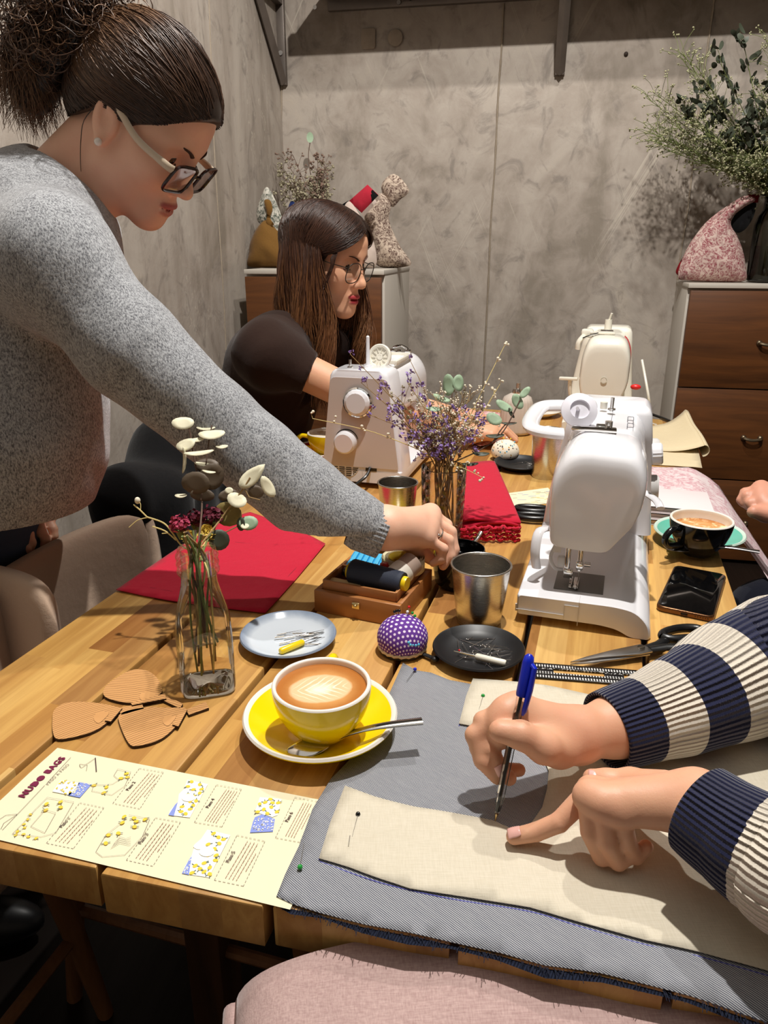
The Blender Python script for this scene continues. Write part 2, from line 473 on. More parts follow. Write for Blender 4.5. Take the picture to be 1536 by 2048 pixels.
m_dark = flat('dark_ceiling', lin(60, 54, 50), .8)
def structure(name, mb, mat, **k):
    o = mb.build(name, mat, **k); o['kind'] = 'structure'; return o
def oriented(o, deg): o.rotation_euler = (0, 0, -R(deg)); return o
m = MB(); m.box((0, 0, -.02), (5.6, 6.4, .04)); o = structure('floor', m, m_floor); o.location = wal(.6, .9); oriented(o, 11)
m = MB(); m.box((0, 0, CEIL + .02), (5.6, 6.4, .04)); o = structure('ceiling', m, m_dark); o.location = wal(.6, .9); oriented(o, 11)
# back wall: local x = to the right, z up, front face at y = 0
m = MB(); m.box((1.0, .05, CEIL / 2), (5.4, .1, CEIL)); o = structure('wall_back', m, m_wall); o.location = wal(WBACK, 0); oriented(o, 11)
m = MB(); m.box((-.05, 0, CEIL / 2), (.1, 6.0, CEIL)); o = structure('wall_left', m, m_wall_l); o.location = wal(.45, VLEFT); oriented(o, 11)
m = MB(); m.box((.05, 0, CEIL / 2), (.1, 5.8, CEIL)); o = structure('wall_right', m, m_wall); o.location = wal(.5, 3.0); oriented(o, 11)
m = MB(); m.box((1.0, -.05, CEIL / 2), (5.0, .1, CEIL)); o = structure('wall_front', m, m_wall); o.location = wal(-2.3, 0); oriented(o, 11)
# raised plaster seams on the back wall, and one in the corner
def seam(i, pts, wd=.018, left=False):
    P = smoothpath([(PV(px, py, VLEFT) if left else PW(px, py, WBACK)) for px, py in pts], 8)
    m = MB(); rnd = random.Random(i); m.tube(P, [wd * (.45 + .25 * rnd.random()) for _ in P], 8, flat=.5)
    return structure('trim_%d' % i, m, m_seam)
seam(1, [(1007, 8), (1003, 100), (996, 200), (990, 330), (982, 440), (977, 560), (970, 700), (962, 860)], .014)
seam(2, [(1428, 0), (1420, 60), (1395, 240), (1378, 400), (1356, 550), (1346, 700), (1330, 900)], .012)
seam(3, [(563, 160), (562, 300), (560, 440), (558, 620)], .016)
seam(4, [(418, 0), (424, 180), (430, 330), (445, 560), (455, 760)], .010, True)
# wall plugs under the shelf
m_plug = flat('filler', lin(160, 146, 130), .8, noise=(50, .2))
for (px, py, rr, lb) in ((737, 78, .034, 'square patch of filler on the back wall, left of a pair'), (791, 76, .03, 'round patch of filler on the back wall, right of a pair')):
    p = PW(px, py, WBACK - .004); m = MB()
    pts = roundrect(rr * 1.7, rr * 2.1, rr * .3) if px < 760 else [(rr * math.cos(a * .35), rr * math.sin(a * .35)) for a in range(18)]
    m.prism(pts, 0, .008, bev=.002); o = m.build('wall_patch', m_plug); o.location = p; o.rotation_euler = (PI / 2, 0, -R(11)); tag(o, lb, 'wall patch', 'filler patches on the back wall')
p = PW(1252, 108, WBACK - .003); m = MB(); m.ball((0, 0, 0), .008); o = m.build('wall_screw', flat('rust', lin(50, 38, 30), .7)); o.location = p; tag(o, 'dark screw head alone on the back wall right of the bracket', 'screw')

# ---------------------------------------------------------------- steel shelf high on the back wall
m_steel = flat('dark_steel', lin(112, 103, 96), .42, .45, noise=(14, .25))
zS = PW(569, 30, WBACK).z
t = thing('wall_shelf', 'dark grey steel shelf on triangular brackets high on the back wall', 'shelf', wal(WBACK, 0, zS), -R(11))
m = MB(); m.box((1.1, -.16, .055), (4.0, .32, .012), bev=.003); m.build('shelf_panel', m_steel, t)
m = MB(); m.box((1.1, -.012, .024), (3.95, .024, .05), bev=.003); m.build('wall_rail', m_steel, t)
m = MB(); m.box((1.1, -.315, .05), (4.0, .03, .06), bev=.003); m.build('front_rail', m_steel, t)
def bracket(v, drop):
    b = MB(); b.box((v, -.012, -drop / 2 + .04), (.034, .024, drop + .08), bev=.002)
    b.tube([(v, -.02, -drop + .01), (v, -.315, .03)], .02, 4, flat=1.0)
    b.box((v, -.15, .04), (.03, .3, .02), bev=.002)
    o = b.build('bracket', m_steel, t); 
    s = MB(); s.cyl((v, -.026, -drop * .55), (v, -.03, -drop * .55), .009, n=10); s.build('bolt', metal('bolt_steel', (.5, .48, .46), .35), o)
zb = PW(564, 172, WBACK).z
def vof(px, py): return PW(px, py, WBACK).dot(WB)
bracket(vof(566, 120), zS - zb); bracket(vof(1122, 100), zS - PW(1120, 152, WBACK).z)
m = MB(); m.box((vof(815, 20), -.15, .03), (.03, .3, .03)); m.build('cross_bar', m_steel, t)
for px in (634, 800, 990, 1100):
    m = MB(); m.cyl((vof(px, 22), -.026, .012), (vof(px, 22), -.032, .012), .008, n=10); m.build('bolt', metal('bolt_steel'), t)

# ---------------------------------------------------------------- table: six heavy glued boards
tone = [lin(206, 160, 88), lin(218, 176, 104), lin(192, 142, 74), lin(224, 186, 116), lin(160, 110, 58), lin(212, 166, 94), lin(202, 154, 90), lin(214, 174, 104)]
UF, UB = .385, 2.27
edges = [-.655, -.502, -.351, -.206, -.064, .082, .214]
table = thing('dining_table', 'long table of six honey-coloured glued wood boards with gaps between', 'table', tab(1.3, -.22, 0), TROT)
def loc_t(u, v): return (v + .22, u - 1.3)
for i in range(6):
    a, b = edges[i] + .0036, edges[i + 1] - .0036
    m = MB(); x0, x1 = a + .22, b + .22
    fr = lambda v: UF + (v + .2) * .055 + [0, .004, 0, .003, 0, .002][i]
    pts = [(x0, fr(a) - 1.3), (x1, fr(b) - 1.3), (x1, UB - 1.3), (x0, UB - 1.3)]
    m.prism(pts, TZ - .042, TZ, bev=.0025)
    m.build('board', wood_strips('acacia_board_%d' % i, tone, .036, .30, .40, 'y', .55, seed=i * 3.7 + .4), table, angle=30)
m_leg = wood_plain('dark_leg_wood', lin(92, 62, 40), lin(60, 40, 26), .5, 2)
for u, v in ((.75, -.5), (.75, .06), (2.25, -.5), (2.25, .06)):
    m = MB(); x, y = loc_t(u, v); m.box((x, y, .354), (.06, .06, .708), bev=.004); m.build('leg', m_leg, table)
for u in (.75, 2.25):
    m = MB(); x, y = loc_t(u, -.22); m.box((x, y, .69), (.78, .06, .036), bev=.003); m.build('cross_beam', m_leg, table)

# ---------------------------------------------------------------- cabinets against the back wall
m_cabw = wood_plain('walnut_front', lin(112, 66, 30), lin(74, 42, 18), .45, 0, .8)
m_cabg = flat('pale_grey_panel', lin(190, 183, 172), .55)
m_knob = metal('aged_bronze', (.30, .24, .16), .4, False)
def cabinet(label, p_left, p_right, depth, zt, drawers):
    """front-left top and front-right top corners, wall frame"""
    w = (p_right - p_left).dot(WB); base = Vector((p_left.x, p_left.y, 0)) + WB * (w / 2)
    t = thing('cabinet', label, 'cabinet', base, -R(11), 'walnut fronted cabinets on the back wall')
    m = MB(); m.box((0, depth / 2 + .012, zt / 2), (w, depth - .024, zt - .03), bev=.002); m.build('carcass', m_cabg, t)
    m = MB(); m.box((0, depth / 2, zt - .008), (w + .004, depth, .016), bev=.002); m.build('top_panel', m_cabg, t)
    m = MB(); m.box((0, depth / 2, .01), (w - .04, depth - .06, .02)); m.build('plinth', m_steel, t)
    z = zt - .022
    for i, h in enumerate(drawers):
        m = MB(); m.box((0, -.002, z - h / 2), (w - .012, .026, h - .005), bev=.0015); d = m.build('drawer_front', m_cabw, t)
        k = MB(); zc = z - h * .52
        k.tube(smoothpath([(-.03, -.014, zc), (-.028, -.034, zc), (0, -.04, zc - .004), (.028, -.034, zc), (.03, -.014, zc)], 4), .006, 8)
        k.ball((-.03, -.016, zc), .011); k.ball((.03, -.016, zc), .011)
        k.build('handle', m_knob, d)
        z -= h
    return t
CU = 2.64
pa, pb = PW(488, 536, CU), PW(767, 543, CU)
cabL = cabinet('walnut-fronted pale grey cabinet behind the seated woman in the corner', pa, pb, .56, (pa.z + pb.z) / 2, (.36, .36, .36))
ZCL = (pa.z + pb.z) / 2
pa = PW(1379, 567, 3.03); pb = pa + WB * .60
ZCR = pa.z
cabR = cabinet('walnut-fronted cabinet right of the sewing machines with a bronze drawer handle', pa, pb, .27, ZCR, (.36, .36, .34))
CABR_X = pa
# ================================================================= things on the table
m_porc = flat('white_porcelain', lin(238, 232, 222), .18, Specular_IOR_Level=.5)
m_yel = flat('yellow_glaze', lin(240, 206, 8), .16, noise=(8, .06))
m_red = flat('red_glaze', lin(176, 22, 36), .2)
m_turq = flat('turquoise_glaze', lin(104, 186, 164), .22)
m_black = flat('black_glaze', lin(14, 15, 17), .12)
m_steelcup = metal('brushed_steel', (.60, .575, .53), .24)
m_spoon = metal('polished_steel', (.66, .63, .58), .14, False)
m_dkspoon = metal('dark_steel_spoon', (.20, .19, .19), .2, False)
m_blk = flat('matt_black', lin(22, 22, 24), .42)
m_blkp = flat('black_plastic', lin(16, 16, 17), .3)
m_pin = metal('pin_steel', (.7, .68, .65), .25, False)
def latte(name, cream, brown, dark, art):
    t = NT(name); co = t.co(); x, y, z = t.sep(co)
    r = t.math('SQRT', t.math('ADD', t.math('MULTIPLY', x, x), t.math('MULTIPLY', y, y)))
    n = t.noise(co, 60, 4)
    base = t.mix(t.ramp(t.math('ADD', r, t.math('MULTIPLY', n, .008)), [(.029, 0), (.041, 1)]), brown, dark)
    if art:
        # a rosetta: leaf outline with chevron feathering along x
        w = t.math('MULTIPLY_ADD', t.math('ABSOLUTE', y), 1.2, t.math('MULTIPLY', x, 1.0))
        wob = t.math('MULTIPLY', n, .009)
        st = t.math('SINE', t.math('MULTIPLY', t.math('ADD', w, wob), 700))
        xs = t.math('DIVIDE', t.math('ADD', x, -.001), .034); ys = t.math('DIVIDE', y, .027)
        e = t.math('ADD', t.math('MULTIPLY', xs, xs), t.math('MULTIPLY', ys, ys))
        e = t.math('ADD', e, t.math('MULTIPLY', n, .25))
        leaf = t.ramp(e, [(.85, 1), (1.15, 0)])
        feather = t.ramp(t.math('ADD', st, t.math('MULTIPLY', e, -1.1)), [(-.0, .30), (.7, 1)])
        stem = t.ramp(t.math('ABSOLUTE', y), [(.0006, 0), (.0013, 1)])
        core = t.ramp(t.math('ADD', e, 0.0), [(.1, 1), (.4, 0)])
        f = t.math('MULTIPLY', leaf, t.math('MAXIMUM', feather, core))
        base = t.mix(t.math('MULTIPLY', leaf, .55), base, lin(226, 176, 112)); base = t.mix(f, base, cream)
    else:
        base = t.mix(t.ramp(t.noise(co, 45, 4, .6, 1.5), [(.45, 0), (.6, 1)]), base, cream)
    t.P(Base_Color=base, Roughness=.35, Specular_IOR_Level=.35); return t.m
m_latte = latte('latte_art', lin(250, 238, 212), lin(208, 150, 86), lin(172, 106, 44), True)
m_capp = latte('half_drunk_foam', lin(238, 206, 160), lin(206, 146, 84), lin(176, 112, 56), False)
m_foam = latte('milky_foam', lin(246, 238, 220), lin(228, 206, 170), lin(214, 180, 130), False)

def cup(parent, rim_r, h, foot, mat_out, mat_in, mat_coffee, level, hdir, flare=.55, crot=0.0, tide=None):
    """bowl shaped cup, closed thick wall, ring handle"""
    th = .0042; prof = [(.0001, .004), (foot - .004, .004), (foot - .002, 0), (foot, 0), (foot + .001, .004)]
    N = 14
    for i in range(1, N + 1):
        s = i / N; prof.append((foot + (rim_r - foot) * ((1 - (1 - s) ** 2.1) ** flare), .004 + (h - .004) * s))
    m = MB(); m.lathe(prof, 64, 0)
    k = len(prof); top = prof[-1]
    inn = [(rim_r, h), (rim_r - .0008, h + .0016), (rim_r - th * .5, h + .0022), (rim_r - th + .0004, h + .0012)]
    for i in range(N, 0, -1):
        s = i / N; inn.append((max(.001, foot + (rim_r - foot) * ((1 - (1 - s) ** 2.1) ** flare) - th), .008 + (h - .008) * s))
    inn.append((.0001, .008)); m.lathe(inn, 64, 1)
    m.build('cup_body', [mat_out, mat_in], parent, angle=60)
    # handle
    d = Vector((math.cos(hdir), math.sin(hdir), 0)); b = MB()
    r0 = rim_r * .93
    pts = smoothpath([d * r0 + Vector((0, 0, h * .82)), d * (rim_r + .014) + Vector((0, 0, h * .86)), d * (rim_r + .026) + Vector((0, 0, h * .66)), d * (rim_r + .018) + Vector((0, 0, h * .42)), d * (rim_r * .80) + Vector((0, 0, h * .36))], 6)
    b.tube(pts, .0052, 12, up=(d.y, -d.x, 0)); b.build('handle', mat_out, parent)
    s = (level - .004) / (h - .004); rc = foot + (rim_r - foot) * ((1 - (1 - s) ** 2.1) ** flare) - th * .8
    m = MB(); m.lathe([(.0001, 0), (rc * .5, .0004), (rc * .9, .0002), (rc, .0012)], 64)
    o = m.build('coffee', mat_coffee, parent); o.location = (0, 0, level); o.rotation_euler = (0, 0, crot)
def saucer(parent, r, mat, mat_rim, well=.026):
    K = 1.42; Z = lambda L: [(a, b * K) for a, b in L]
    m = MB(); m.lathe(Z([(.0001, .003), (well + .004, .003), (well + .006, 0), (well + .010, 0), (well + .012, .003), (r * .8, .0085), (r - .001, .0135), (r, .0150)]), 72, 0)
    m.lathe(Z([(r, .0150), (r - .0015, .0166), (r - .0045, .0160), (r - .0062, .0148)]), 72, 1)
    m.lathe(Z([(r - .0062, .0148), (r * .78, .0108), (r * .55, .0075), (well + .004, .0062), (well + .001, .0046), (.0001, .0046)]), 72, 0)
    m.build('dish', [mat, mat_rim], parent, angle=50)
def spoon(label, loc, rz, mat, L=.128, tilt=0.0, group=None, w=.0145):
    t = thing('teaspoon', label, 'spoon', loc, rz, group); t.rotation_euler = (0, -tilt, rz)
    def f(a, b):
        # bowl: a along, b around
        x = .040 * a; ww = w * (max(0.0, math.sin(PI * min(1, a * .93 + .05)) ** .6)) * (1 - .18 * a); y = (b - .5) * 2
        return (x, y * ww, .0056 * (1 - y * y) * math.sin(PI * min(1, a * .9 + .1)) ** .8 + .0015)
    m = MB(); m.grid(f, 20, 12); m.build('bowl', mat, t, solid=.0011, sub=1)
    m = MB(); P = smoothpath([(.036, 0, .0058), (.046, 0, .0075), (.066, 0, .0125), (.095, 0, .0145), (L, 0, .0130)], 6)
    n = len(P); m.tube(P, [.0030 + .0042 * max(0, (i / n - .3)) for i in range(n)], 10, flat=.42, up=(0, 0, 1)); m.build('handle', mat, t)
    return t

# --- yellow latte in front
c = PT(642, 1462, .752)
SZ = TZ + .0033
t = thing('saucer', 'bright yellow saucer with a white rim under the front latte cup', 'saucer', (c.x, c.y, TZ + .0032)); saucer(t, .0785, m_yel, m_porc)
cc = PT(643, 1364, .822)
t = thing('coffee_cup', 'yellow cup of latte with leaf art at the front of the table', 'cup', (cc.x, cc.y, TZ + .0032 + .0067)); cup(t, .0485, .0600, .0215, m_yel, m_porc, m_latte, .0545, R(84), .86, R(190))
p0 = PT(575, 1508, .765); p1 = PT(826, 1443, .787); d = p1 - p0
spoon('steel teaspoon resting on the bright yellow saucer with its handle over denim', (p0.x, p0.y, TZ + .0165), math.atan2(d.y, d.x), m_spoon, .132, R(3.0))

# --- black cup on turquoise saucer
c = PT(1396, 1078, .757)
t = thing('saucer', 'turquoise saucer with pale rim near the right edge of the table', 'saucer', (c.x, c.y, TZ)); saucer(t, .073, m_turq, flat('pale_turquoise', lin(206, 226, 212), .25))
cc = PT(1403, 1044, .81)
t = thing('coffee_cup', 'black cup of half-drunk cappuccino on the turquoise saucer', 'cup', (cc.x, cc.y, TZ + .0067)); cup(t, .0480, .0580, .0225, m_black, m_porc, m_capp, .0440, R(205), .86)
p0 = PT(1330, 1096, .766); p1 = PT(1512, 1112, .775); d = p1 - p0
spoon('dark steel teaspoon lying on the turquoise saucer in front of the black cup', (p0.x, p0.y, TZ + .0160), math.atan2(d.y, d.x), m_dkspoon, .135, R(1.5))

# --- yellow cup on red saucer, far left
c = PT(648, 908, .757)
t = thing('saucer', 'red saucer with white edge behind the grey sleeve', 'saucer', (c.x, c.y, TZ)); saucer(t, .074, m_red, m_porc)
cc = PT(655, 862, .82)
t = thing('coffee_cup', 'yellow cup of milky coffee on the red saucer', 'cup', (cc.x, cc.y, TZ + .0067)); cup(t, .0475, .0590, .0215, m_yel, m_porc, m_foam, .053, R(172), .86)
p0 = PT(622, 915, .765); p1 = PT(700, 912, .765); d = p1 - p0
spoon('steel teaspoon on the red saucer', (p0.x, p0.y, TZ + .0165), math.atan2(d.y, d.x), m_spoon, .12, 0)

# --- plain yellow saucer behind the sewing box
c = PT(805, 1094, .752)
t = thing('saucer', 'dull yellow saucer partly hidden under the reaching hand', 'saucer', (c.x, c.y, TZ)); saucer(t, .060, flat('mustard_glaze', lin(206, 172, 40), .25), flat('mustard_glaze', lin(206, 172, 40), .25))

# --- small plates
def ceramic_plate(name):
    t = NT(name); co = t.co(); x, y, z = t.sep(co); r = t.math('SQRT', t.math('ADD', t.math('MULTIPLY', x, x), t.math('MULTIPLY', y, y)))
    n = t.noise(co, 40, 4); f = t.ramp(t.math('ADD', r, t.math('MULTIPLY', n, .008)), [(.052, 0), (.061, 1)])
    t.P(Base_Color=t.mix(f, lin(206, 214, 222), lin(132, 146, 166)), Roughness=.16); return t.m
def plate(label, c, r, mat, h=.016, group=None):
    t = thing('small_plate', label, 'plate', (c.x, c.y, TZ), 0, group)
    m = MB(); m.lathe([(.0001, .002), (r * .55, .002), (r * .58, 0), (r * .62, 0), (r * .66, .003), (r * .9, h * .72), (r, h), (r - .0012, h + .0018), (r - .0035, h + .001), (r * .86, h * .74), (r * .66, .0062), (r * .5, .0048), (.0001, .0045)], 72)
    m.build('dish', mat, t, angle=70); return t
cP = PT(577, 1272, .76)
plate('blue-grey glazed plate with machine needles and a yellow seam ripper', cP, .0605, ceramic_plate('blue_grey_glaze'), .014)
cB = PT(957, 1300, .76)
plate('black plate of pins with a white seam ripper, beside the steel cup', cB, .0560, m_blk, .014)
cF = PT(1040, 930, .757)
plate('far black plate of pins beside the patterned pincushion', cF, .060, m_blk, .014)
c = PT(1073, 826, .757)
t = thing('small_plate', 'white plate beside the ribbed bottle at the far end', 'plate', (c.x, c.y, TZ)); m = MB(); m.lathe([(.0001, .002), (.04, .002), (.044, 0), (.048, .003), (.072, .016), (.073, .018), (.068, .017), (.045, .006), (.0001, .005)], 48); m.build('dish', m_porc, t)
# --- pins and needles
def pin(label, a, b, head=None, r=.00042, group=None, cat='pin', hr=.0019, hm=None, name='pin'):
    a, b = Vector(a), Vector(b); t = thing(name, label, cat, a, 0, group)
    m = MB(); m.cyl((0, 0, 0), b - a, r, r * .5, 6); m.build('shaft', m_pin, t)
    m = MB(); m.ball((0, 0, 0), hr if head else .0008, 0, None, 10, 8); m.build('pin_head', head or m_pin, t); return t
hd = lambda n, c: flat('glass_head_' + n, c, .15)
H_G, H_B, H_K, H_R, H_LB, H_Y, H_W = hd('green', lin(36, 150, 60)), hd('blue', lin(34, 44, 190)), hd('black', lin(12, 12, 14)), hd('red', lin(210, 24, 30)), hd('light_blue', lin(96, 190, 226)), hd('yellow', lin(236, 200, 20)), hd('white', lin(238, 236, 230))
rnd = random.Random(5)
for i in range(15):
    a = PT(545 + rnd.random() * 70, 1268 + rnd.random() * 24, TZ + .008); ang = R(12 + rnd.uniform(-12, 14)); L = .032 + rnd.random() * .008
    a.z = TZ + .0062 + rnd.random() * .003
    t = thing('machine_needle', 'thin steel machine needle in the heap on the blue-grey plate', 'needle', a, 0, 'machine needles on the blue-grey plate')
    d = Vector((math.cos(ang), math.sin(ang), 0)) * L
    m = MB(); m.cyl((0, 0, 0), d * .36, .0009, n=8); m.build('shank', m_pin, t); m = MB(); m.cyl(d * .34, d, .0005, .0002, 6); m.build('blade', m_pin, t)
for i in range(34):
    a = PT(918 + rnd.random() * 80, 1275 + rnd.random() * 46, TZ + .008); ang = rnd.uniform(0, 6.28) if i % 3 else R(rnd.uniform(-10, 10)); L = .026
    a.z = TZ + .0056 + rnd.random() * .003; b = a + Vector((math.cos(ang), math.sin(ang), rnd.uniform(0, .06))) * L
    pin('plain steel pin in the heap on the black plate by the steel cup', a, b, None, .0004, 'steel pins on the near black plate')
for i in range(12):
    a = PT(1045 + rnd.random() * 40, 922 + rnd.random() * 14, TZ + .008); ang = rnd.uniform(0, 6.28)
    a.z = TZ + .0058; b = a + Vector((math.cos(ang), math.sin(ang), .03)) * .03
    pin('plain steel pin in the heap on the far black plate', a, b, None, .0005, 'steel pins on the far black plate')
def ripper(label, a, b, mat, tipred):
    a, b = Vector(a), Vector(b); d = (b - a); L = d.length; t = thing('seam_ripper', label, 'seam ripper', a); u = d.normalized()
    m = MB(); m.tube([u * 0, u * .002, u * L * .55, u * L * .58], [.0032, .0043, .0040, .0025], 10); m.build('handle', mat, t)
    m = MB(); m.tube([u * L * .56, u * L * .8, u * L], [.0013, .0012, .0005], 8); n = u.cross(Vector((0, 0, 1))); m.tube([u * L * .82, u * L * .86 + n * .003, u * L * .92 + n * .004], [.001, .0009, .0004], 6); m.build('fork', m_pin, t)
    if tipred: m = MB(); m.ball(u * L * .92 + n * .004, .0014, 0, None, 8, 6); m.build('safety_ball', H_R, t)
ripper('yellow-handled seam ripper lying on the blue-grey plate', PT(560, 1303, TZ + .010), PT(640, 1270, TZ + .010), flat('yellow_plastic', lin(240, 206, 20), .3), False)
ripper('white-handled seam ripper lying on the near black plate', PT(1012, 1327, TZ + .011), PT(908, 1302, TZ + .011), flat('cream_plastic', lin(232, 228, 212), .35), True)

# --- pincushions
def dots_mat(name, bg, dot):
    t = NT(name); u = t.co(True); v = t.mp(u, (1, 1, 1), (0, 0, R(8)))
    x, y, z = t.sep(v); gx = t.math('DIVIDE', x, .0060); gy = t.math('DIVIDE', y, .0060)
    row = t.math('FLOOR', gy); gx = t.math('ADD', gx, t.math('MULTIPLY', t.math('MODULO', t.math('ABSOLUTE', row), 2.0), .5))
    fx = t.math('SUBTRACT', t.math('FRACT', gx), .5); fy = t.math('SUBTRACT', t.math('FRACT', gy), .5)
    r = t.math('SQRT', t.math('ADD', t.math('MULTIPLY', fx, fx), t.math('MULTIPLY', fy, fy)))
    t.P(Base_Color=t.mix(t.ramp(r, [(.24, 1), (.29, 0)]), bg, dot), Roughness=.85); t.bump(t.noise(t.co(), 900, 2), .2, .0005); return t.m
def specks(name):
    t = NT(name); co = t.co(); v = t.nd('TexVoronoi', {'Vector': co, 'Scale': 210}); 
    c = t.ramp(t.sep(v.outputs['Color'])[0], [(0, lin(236, 226, 206)), (.52, lin(236, 226, 206)), (.6, lin(70, 150, 180)), (.72, lin(90, 84, 80)), (.84, lin(200, 150, 70)), (.95, lin(236, 226, 206))], 'CONSTANT')
    t.P(Base_Color=t.mix(t.ramp(v.outputs['Distance'], [(.35, 1), (.5, 0)]), lin(236, 226, 206), c), Roughness=.85); return t.m
def dome(rad, h, mat, parent):
    N = 20; vs = []; uv = []; n = 56; m = MB()
    def pr(s):
        a = s * PI * .62; return (rad * math.sin(a) ** .9, h * .38 + (h * .62) * math.cos(a) if a < PI / 2 else h * .38 + h * .55 * math.cos(a))
    def f(a, b):
        r, z = pr(b); th = a * 2 * PI; return (r * math.cos(th), r * math.sin(th), z)
    m.grid(f, n, N, uvf=lambda a, b: (b * rad * 1.75 * math.cos(a * 2 * PI), b * rad * 1.75 * math.sin(a * 2 * PI)))
    return m.build('cushion', mat, parent, angle=180)
c = PT(805, 1284, TZ + .012)
t = thing('pincushion', 'purple pincushion with white dots between the sewing box and denim', 'pincushion', (c.x, c.y, TZ + .002), R(20))
dome(.0315, .044, dots_mat('purple_dots', lin(94, 44, 142), lin(232, 214, 236)), t)
m = MB(); m.tube([(.0285 * math.cos(a * PI / 30), .0285 * math.sin(a * PI / 30), .0055 + .0008 * math.sin(a * 2.1)) for a in range(61)], .0022, 6); m.build('trim_braid', flat('cream_braid', lin(226, 208, 178), .9, bump=(700, .6, .001)), t)
m = MB(); m.tube(smoothpath([(0, 0, .0024), (.02, -.026, .0024), (.026, -.040, .003)], 5), .0032, 8, flat=.5); m.ball((.026, -.041, .004), .0052, scl=(1, 1, .7)); m.lathe([(.0001, 0), (.028, 0), (.028, .005)], 30); m.build('wrist_strap', m_blk, t)
C0 = Vector((c.x, c.y, TZ + .002))
k = 0
for (dx, dy, dz, hm, nm) in ((.0085, -.0288, .0225, H_LB, 'light blue'), (.0115, -.0275, .0215, H_LB, 'light blue'), (.0150, -.0265, .0205, H_LB, 'light blue'), (.0185, -.0245, .0205, H_LB, 'light blue'), (.0065, -.0285, .0255, H_LB, 'light blue'),
        (.008, .012, .052, H_R, 'red'), (.012, .008, .046, H_G, 'green'), (.015, .004, .044, H_G, 'green'), (.006, .008, .0475, H_W, 'white'), (-.004, .012, .047, H_K, 'black'), (-.007, .013, .0465, H_K, 'black'), (-.010, .012, .0455, H_K, 'black')):
    h0 = C0 + Vector((dx, dy, dz)); tip = C0 + Vector((dx * .3, dy * .3, .022))
    g = {'light blue': 'light blue pins in the purple pincushion', 'green': 'green pins in the purple pincushion', 'black': 'black pins in the purple pincushion'}.get(nm)
    pin('%s-headed pin stuck in the purple pincushion' % nm, h0, tip, hm, .0004, g)
c = PT(1010, 908, TZ + .014)
t = thing('pincushion', 'cream speckled pincushion on the far part of the table', 'pincushion', (c.x, c.y, TZ + .002), 0)
dome(.033, .046, specks('speckled_print'), t)
m = MB(); m.lathe([(.0001, 0), (.028, 0), (.028, .005)], 30); m.tube(smoothpath([(.0, -.02, .003), (-.02, -.06, .003), (-.03, -.10, .003)], 5), .004, 8, flat=.35); m.build('wrist_strap', m_blk, t)
for dx, dy, dz, hm, nm in ((.012, .004, .050, H_Y, 'yellow'), (-.004, .006, .051, H_Y, 'yellow'), (.004, .012, .051, H_W, 'white'), (.020, -.004, .044, H_LB, 'light blue')):
    h0 = Vector((c.x + dx, c.y + dy, TZ + dz)); pin('%s-headed pin stuck in the speckled pincushion' % nm, h0, Vector((c.x + dx * .4, c.y + dy * .4, TZ + .026)), hm, .0005, 'yellow pins in the speckled pincushion' if nm == 'yellow' else None)

# --- steel tumblers
def tumbler(label, c, rt, rb, h):
    t = thing('steel_tumbler', label, 'steel cup', (c.x, c.y, TZ), 0, 'brushed steel tumblers')
    m = MB(); m.lathe([(.0001, .001), (rb * .9, .001), (rb * .97, 0), (rb, .0025), (rb + (rt - rb) * .5, h * .5), (rt - .0012, h - .003)], 64)
    m.lathe([(rt - .002, h - .002), (rb + (rt - rb) * .5 - .001, h * .5), (rb - .0012, .004), (.0001, .004)], 64); m.build('wall', m_steelcup, t, angle=60)
    m = MB(); n = 64; m.tube([((rt - .0008) * math.cos(2 * PI * i / n), (rt - .0008) * math.sin(2 * PI * i / n), h - .0015) for i in range(n + 1)], .0016, 10, cap=False); m.build('rolled_rim', m_steelcup, t)
tumbler('steel tumbler nearest the camera, behind the black plate', PT(957, 1241, TZ), .0395, .0295, .0835)
tumbler('steel tumbler just left of the flower vase', PT(795, 1063, TZ), .0350, .0265, .092)
tumbler('steel tumbler half hidden behind the near white sewing machine', PT(1090, 953, TZ), .0350, .0290, .105)
# --- black jug of small things under the reaching hand
c = PT(917, 1168, TZ)
t = thing('black_pot', 'small black pot with a long steel handle under the reaching hand', 'pot', (c.x, c.y, TZ))
m = MB(); m.lathe([(.0001, .001), (.030, .001), (.035, .006), (.039, .03), (.0385, .050), (.0365, .058), (.0355, .058), (.0365, .05), (.036, .03), (.032, .008), (.0001, .006)], 48); m.build('bowl', m_black, t, angle=50)
hd_ = (PT(962, 1066, TZ + .06) - Vector((c.x, c.y, TZ))); m = MB(); e0 = Vector((hd_.x, hd_.y, 0)).normalized() * .036 + Vector((0, 0, .05)); m.tube(smoothpath([e0, e0 + Vector((hd_.x * .3, hd_.y * .3, .006)), Vector((hd_.x, hd_.y, .062))], 5), .0034, 10, flat=.6); m.build('handle', m_spoon, t)
m = MB()
for i in range(26): a = rnd.random() * 6.28; r = rnd.random() ** .5 * .028; m.ball((r * math.cos(a), r * math.sin(a), .036 + rnd.random() * .005), .0045, 0, None, 8, 6, (1, .7, .6))
o = m.build('black_beads', m_blkp); o.location = (c.x, c.y, TZ); tag(o, 'black beads and snaps heaped in the small black pot', 'beads', kind='stuff')

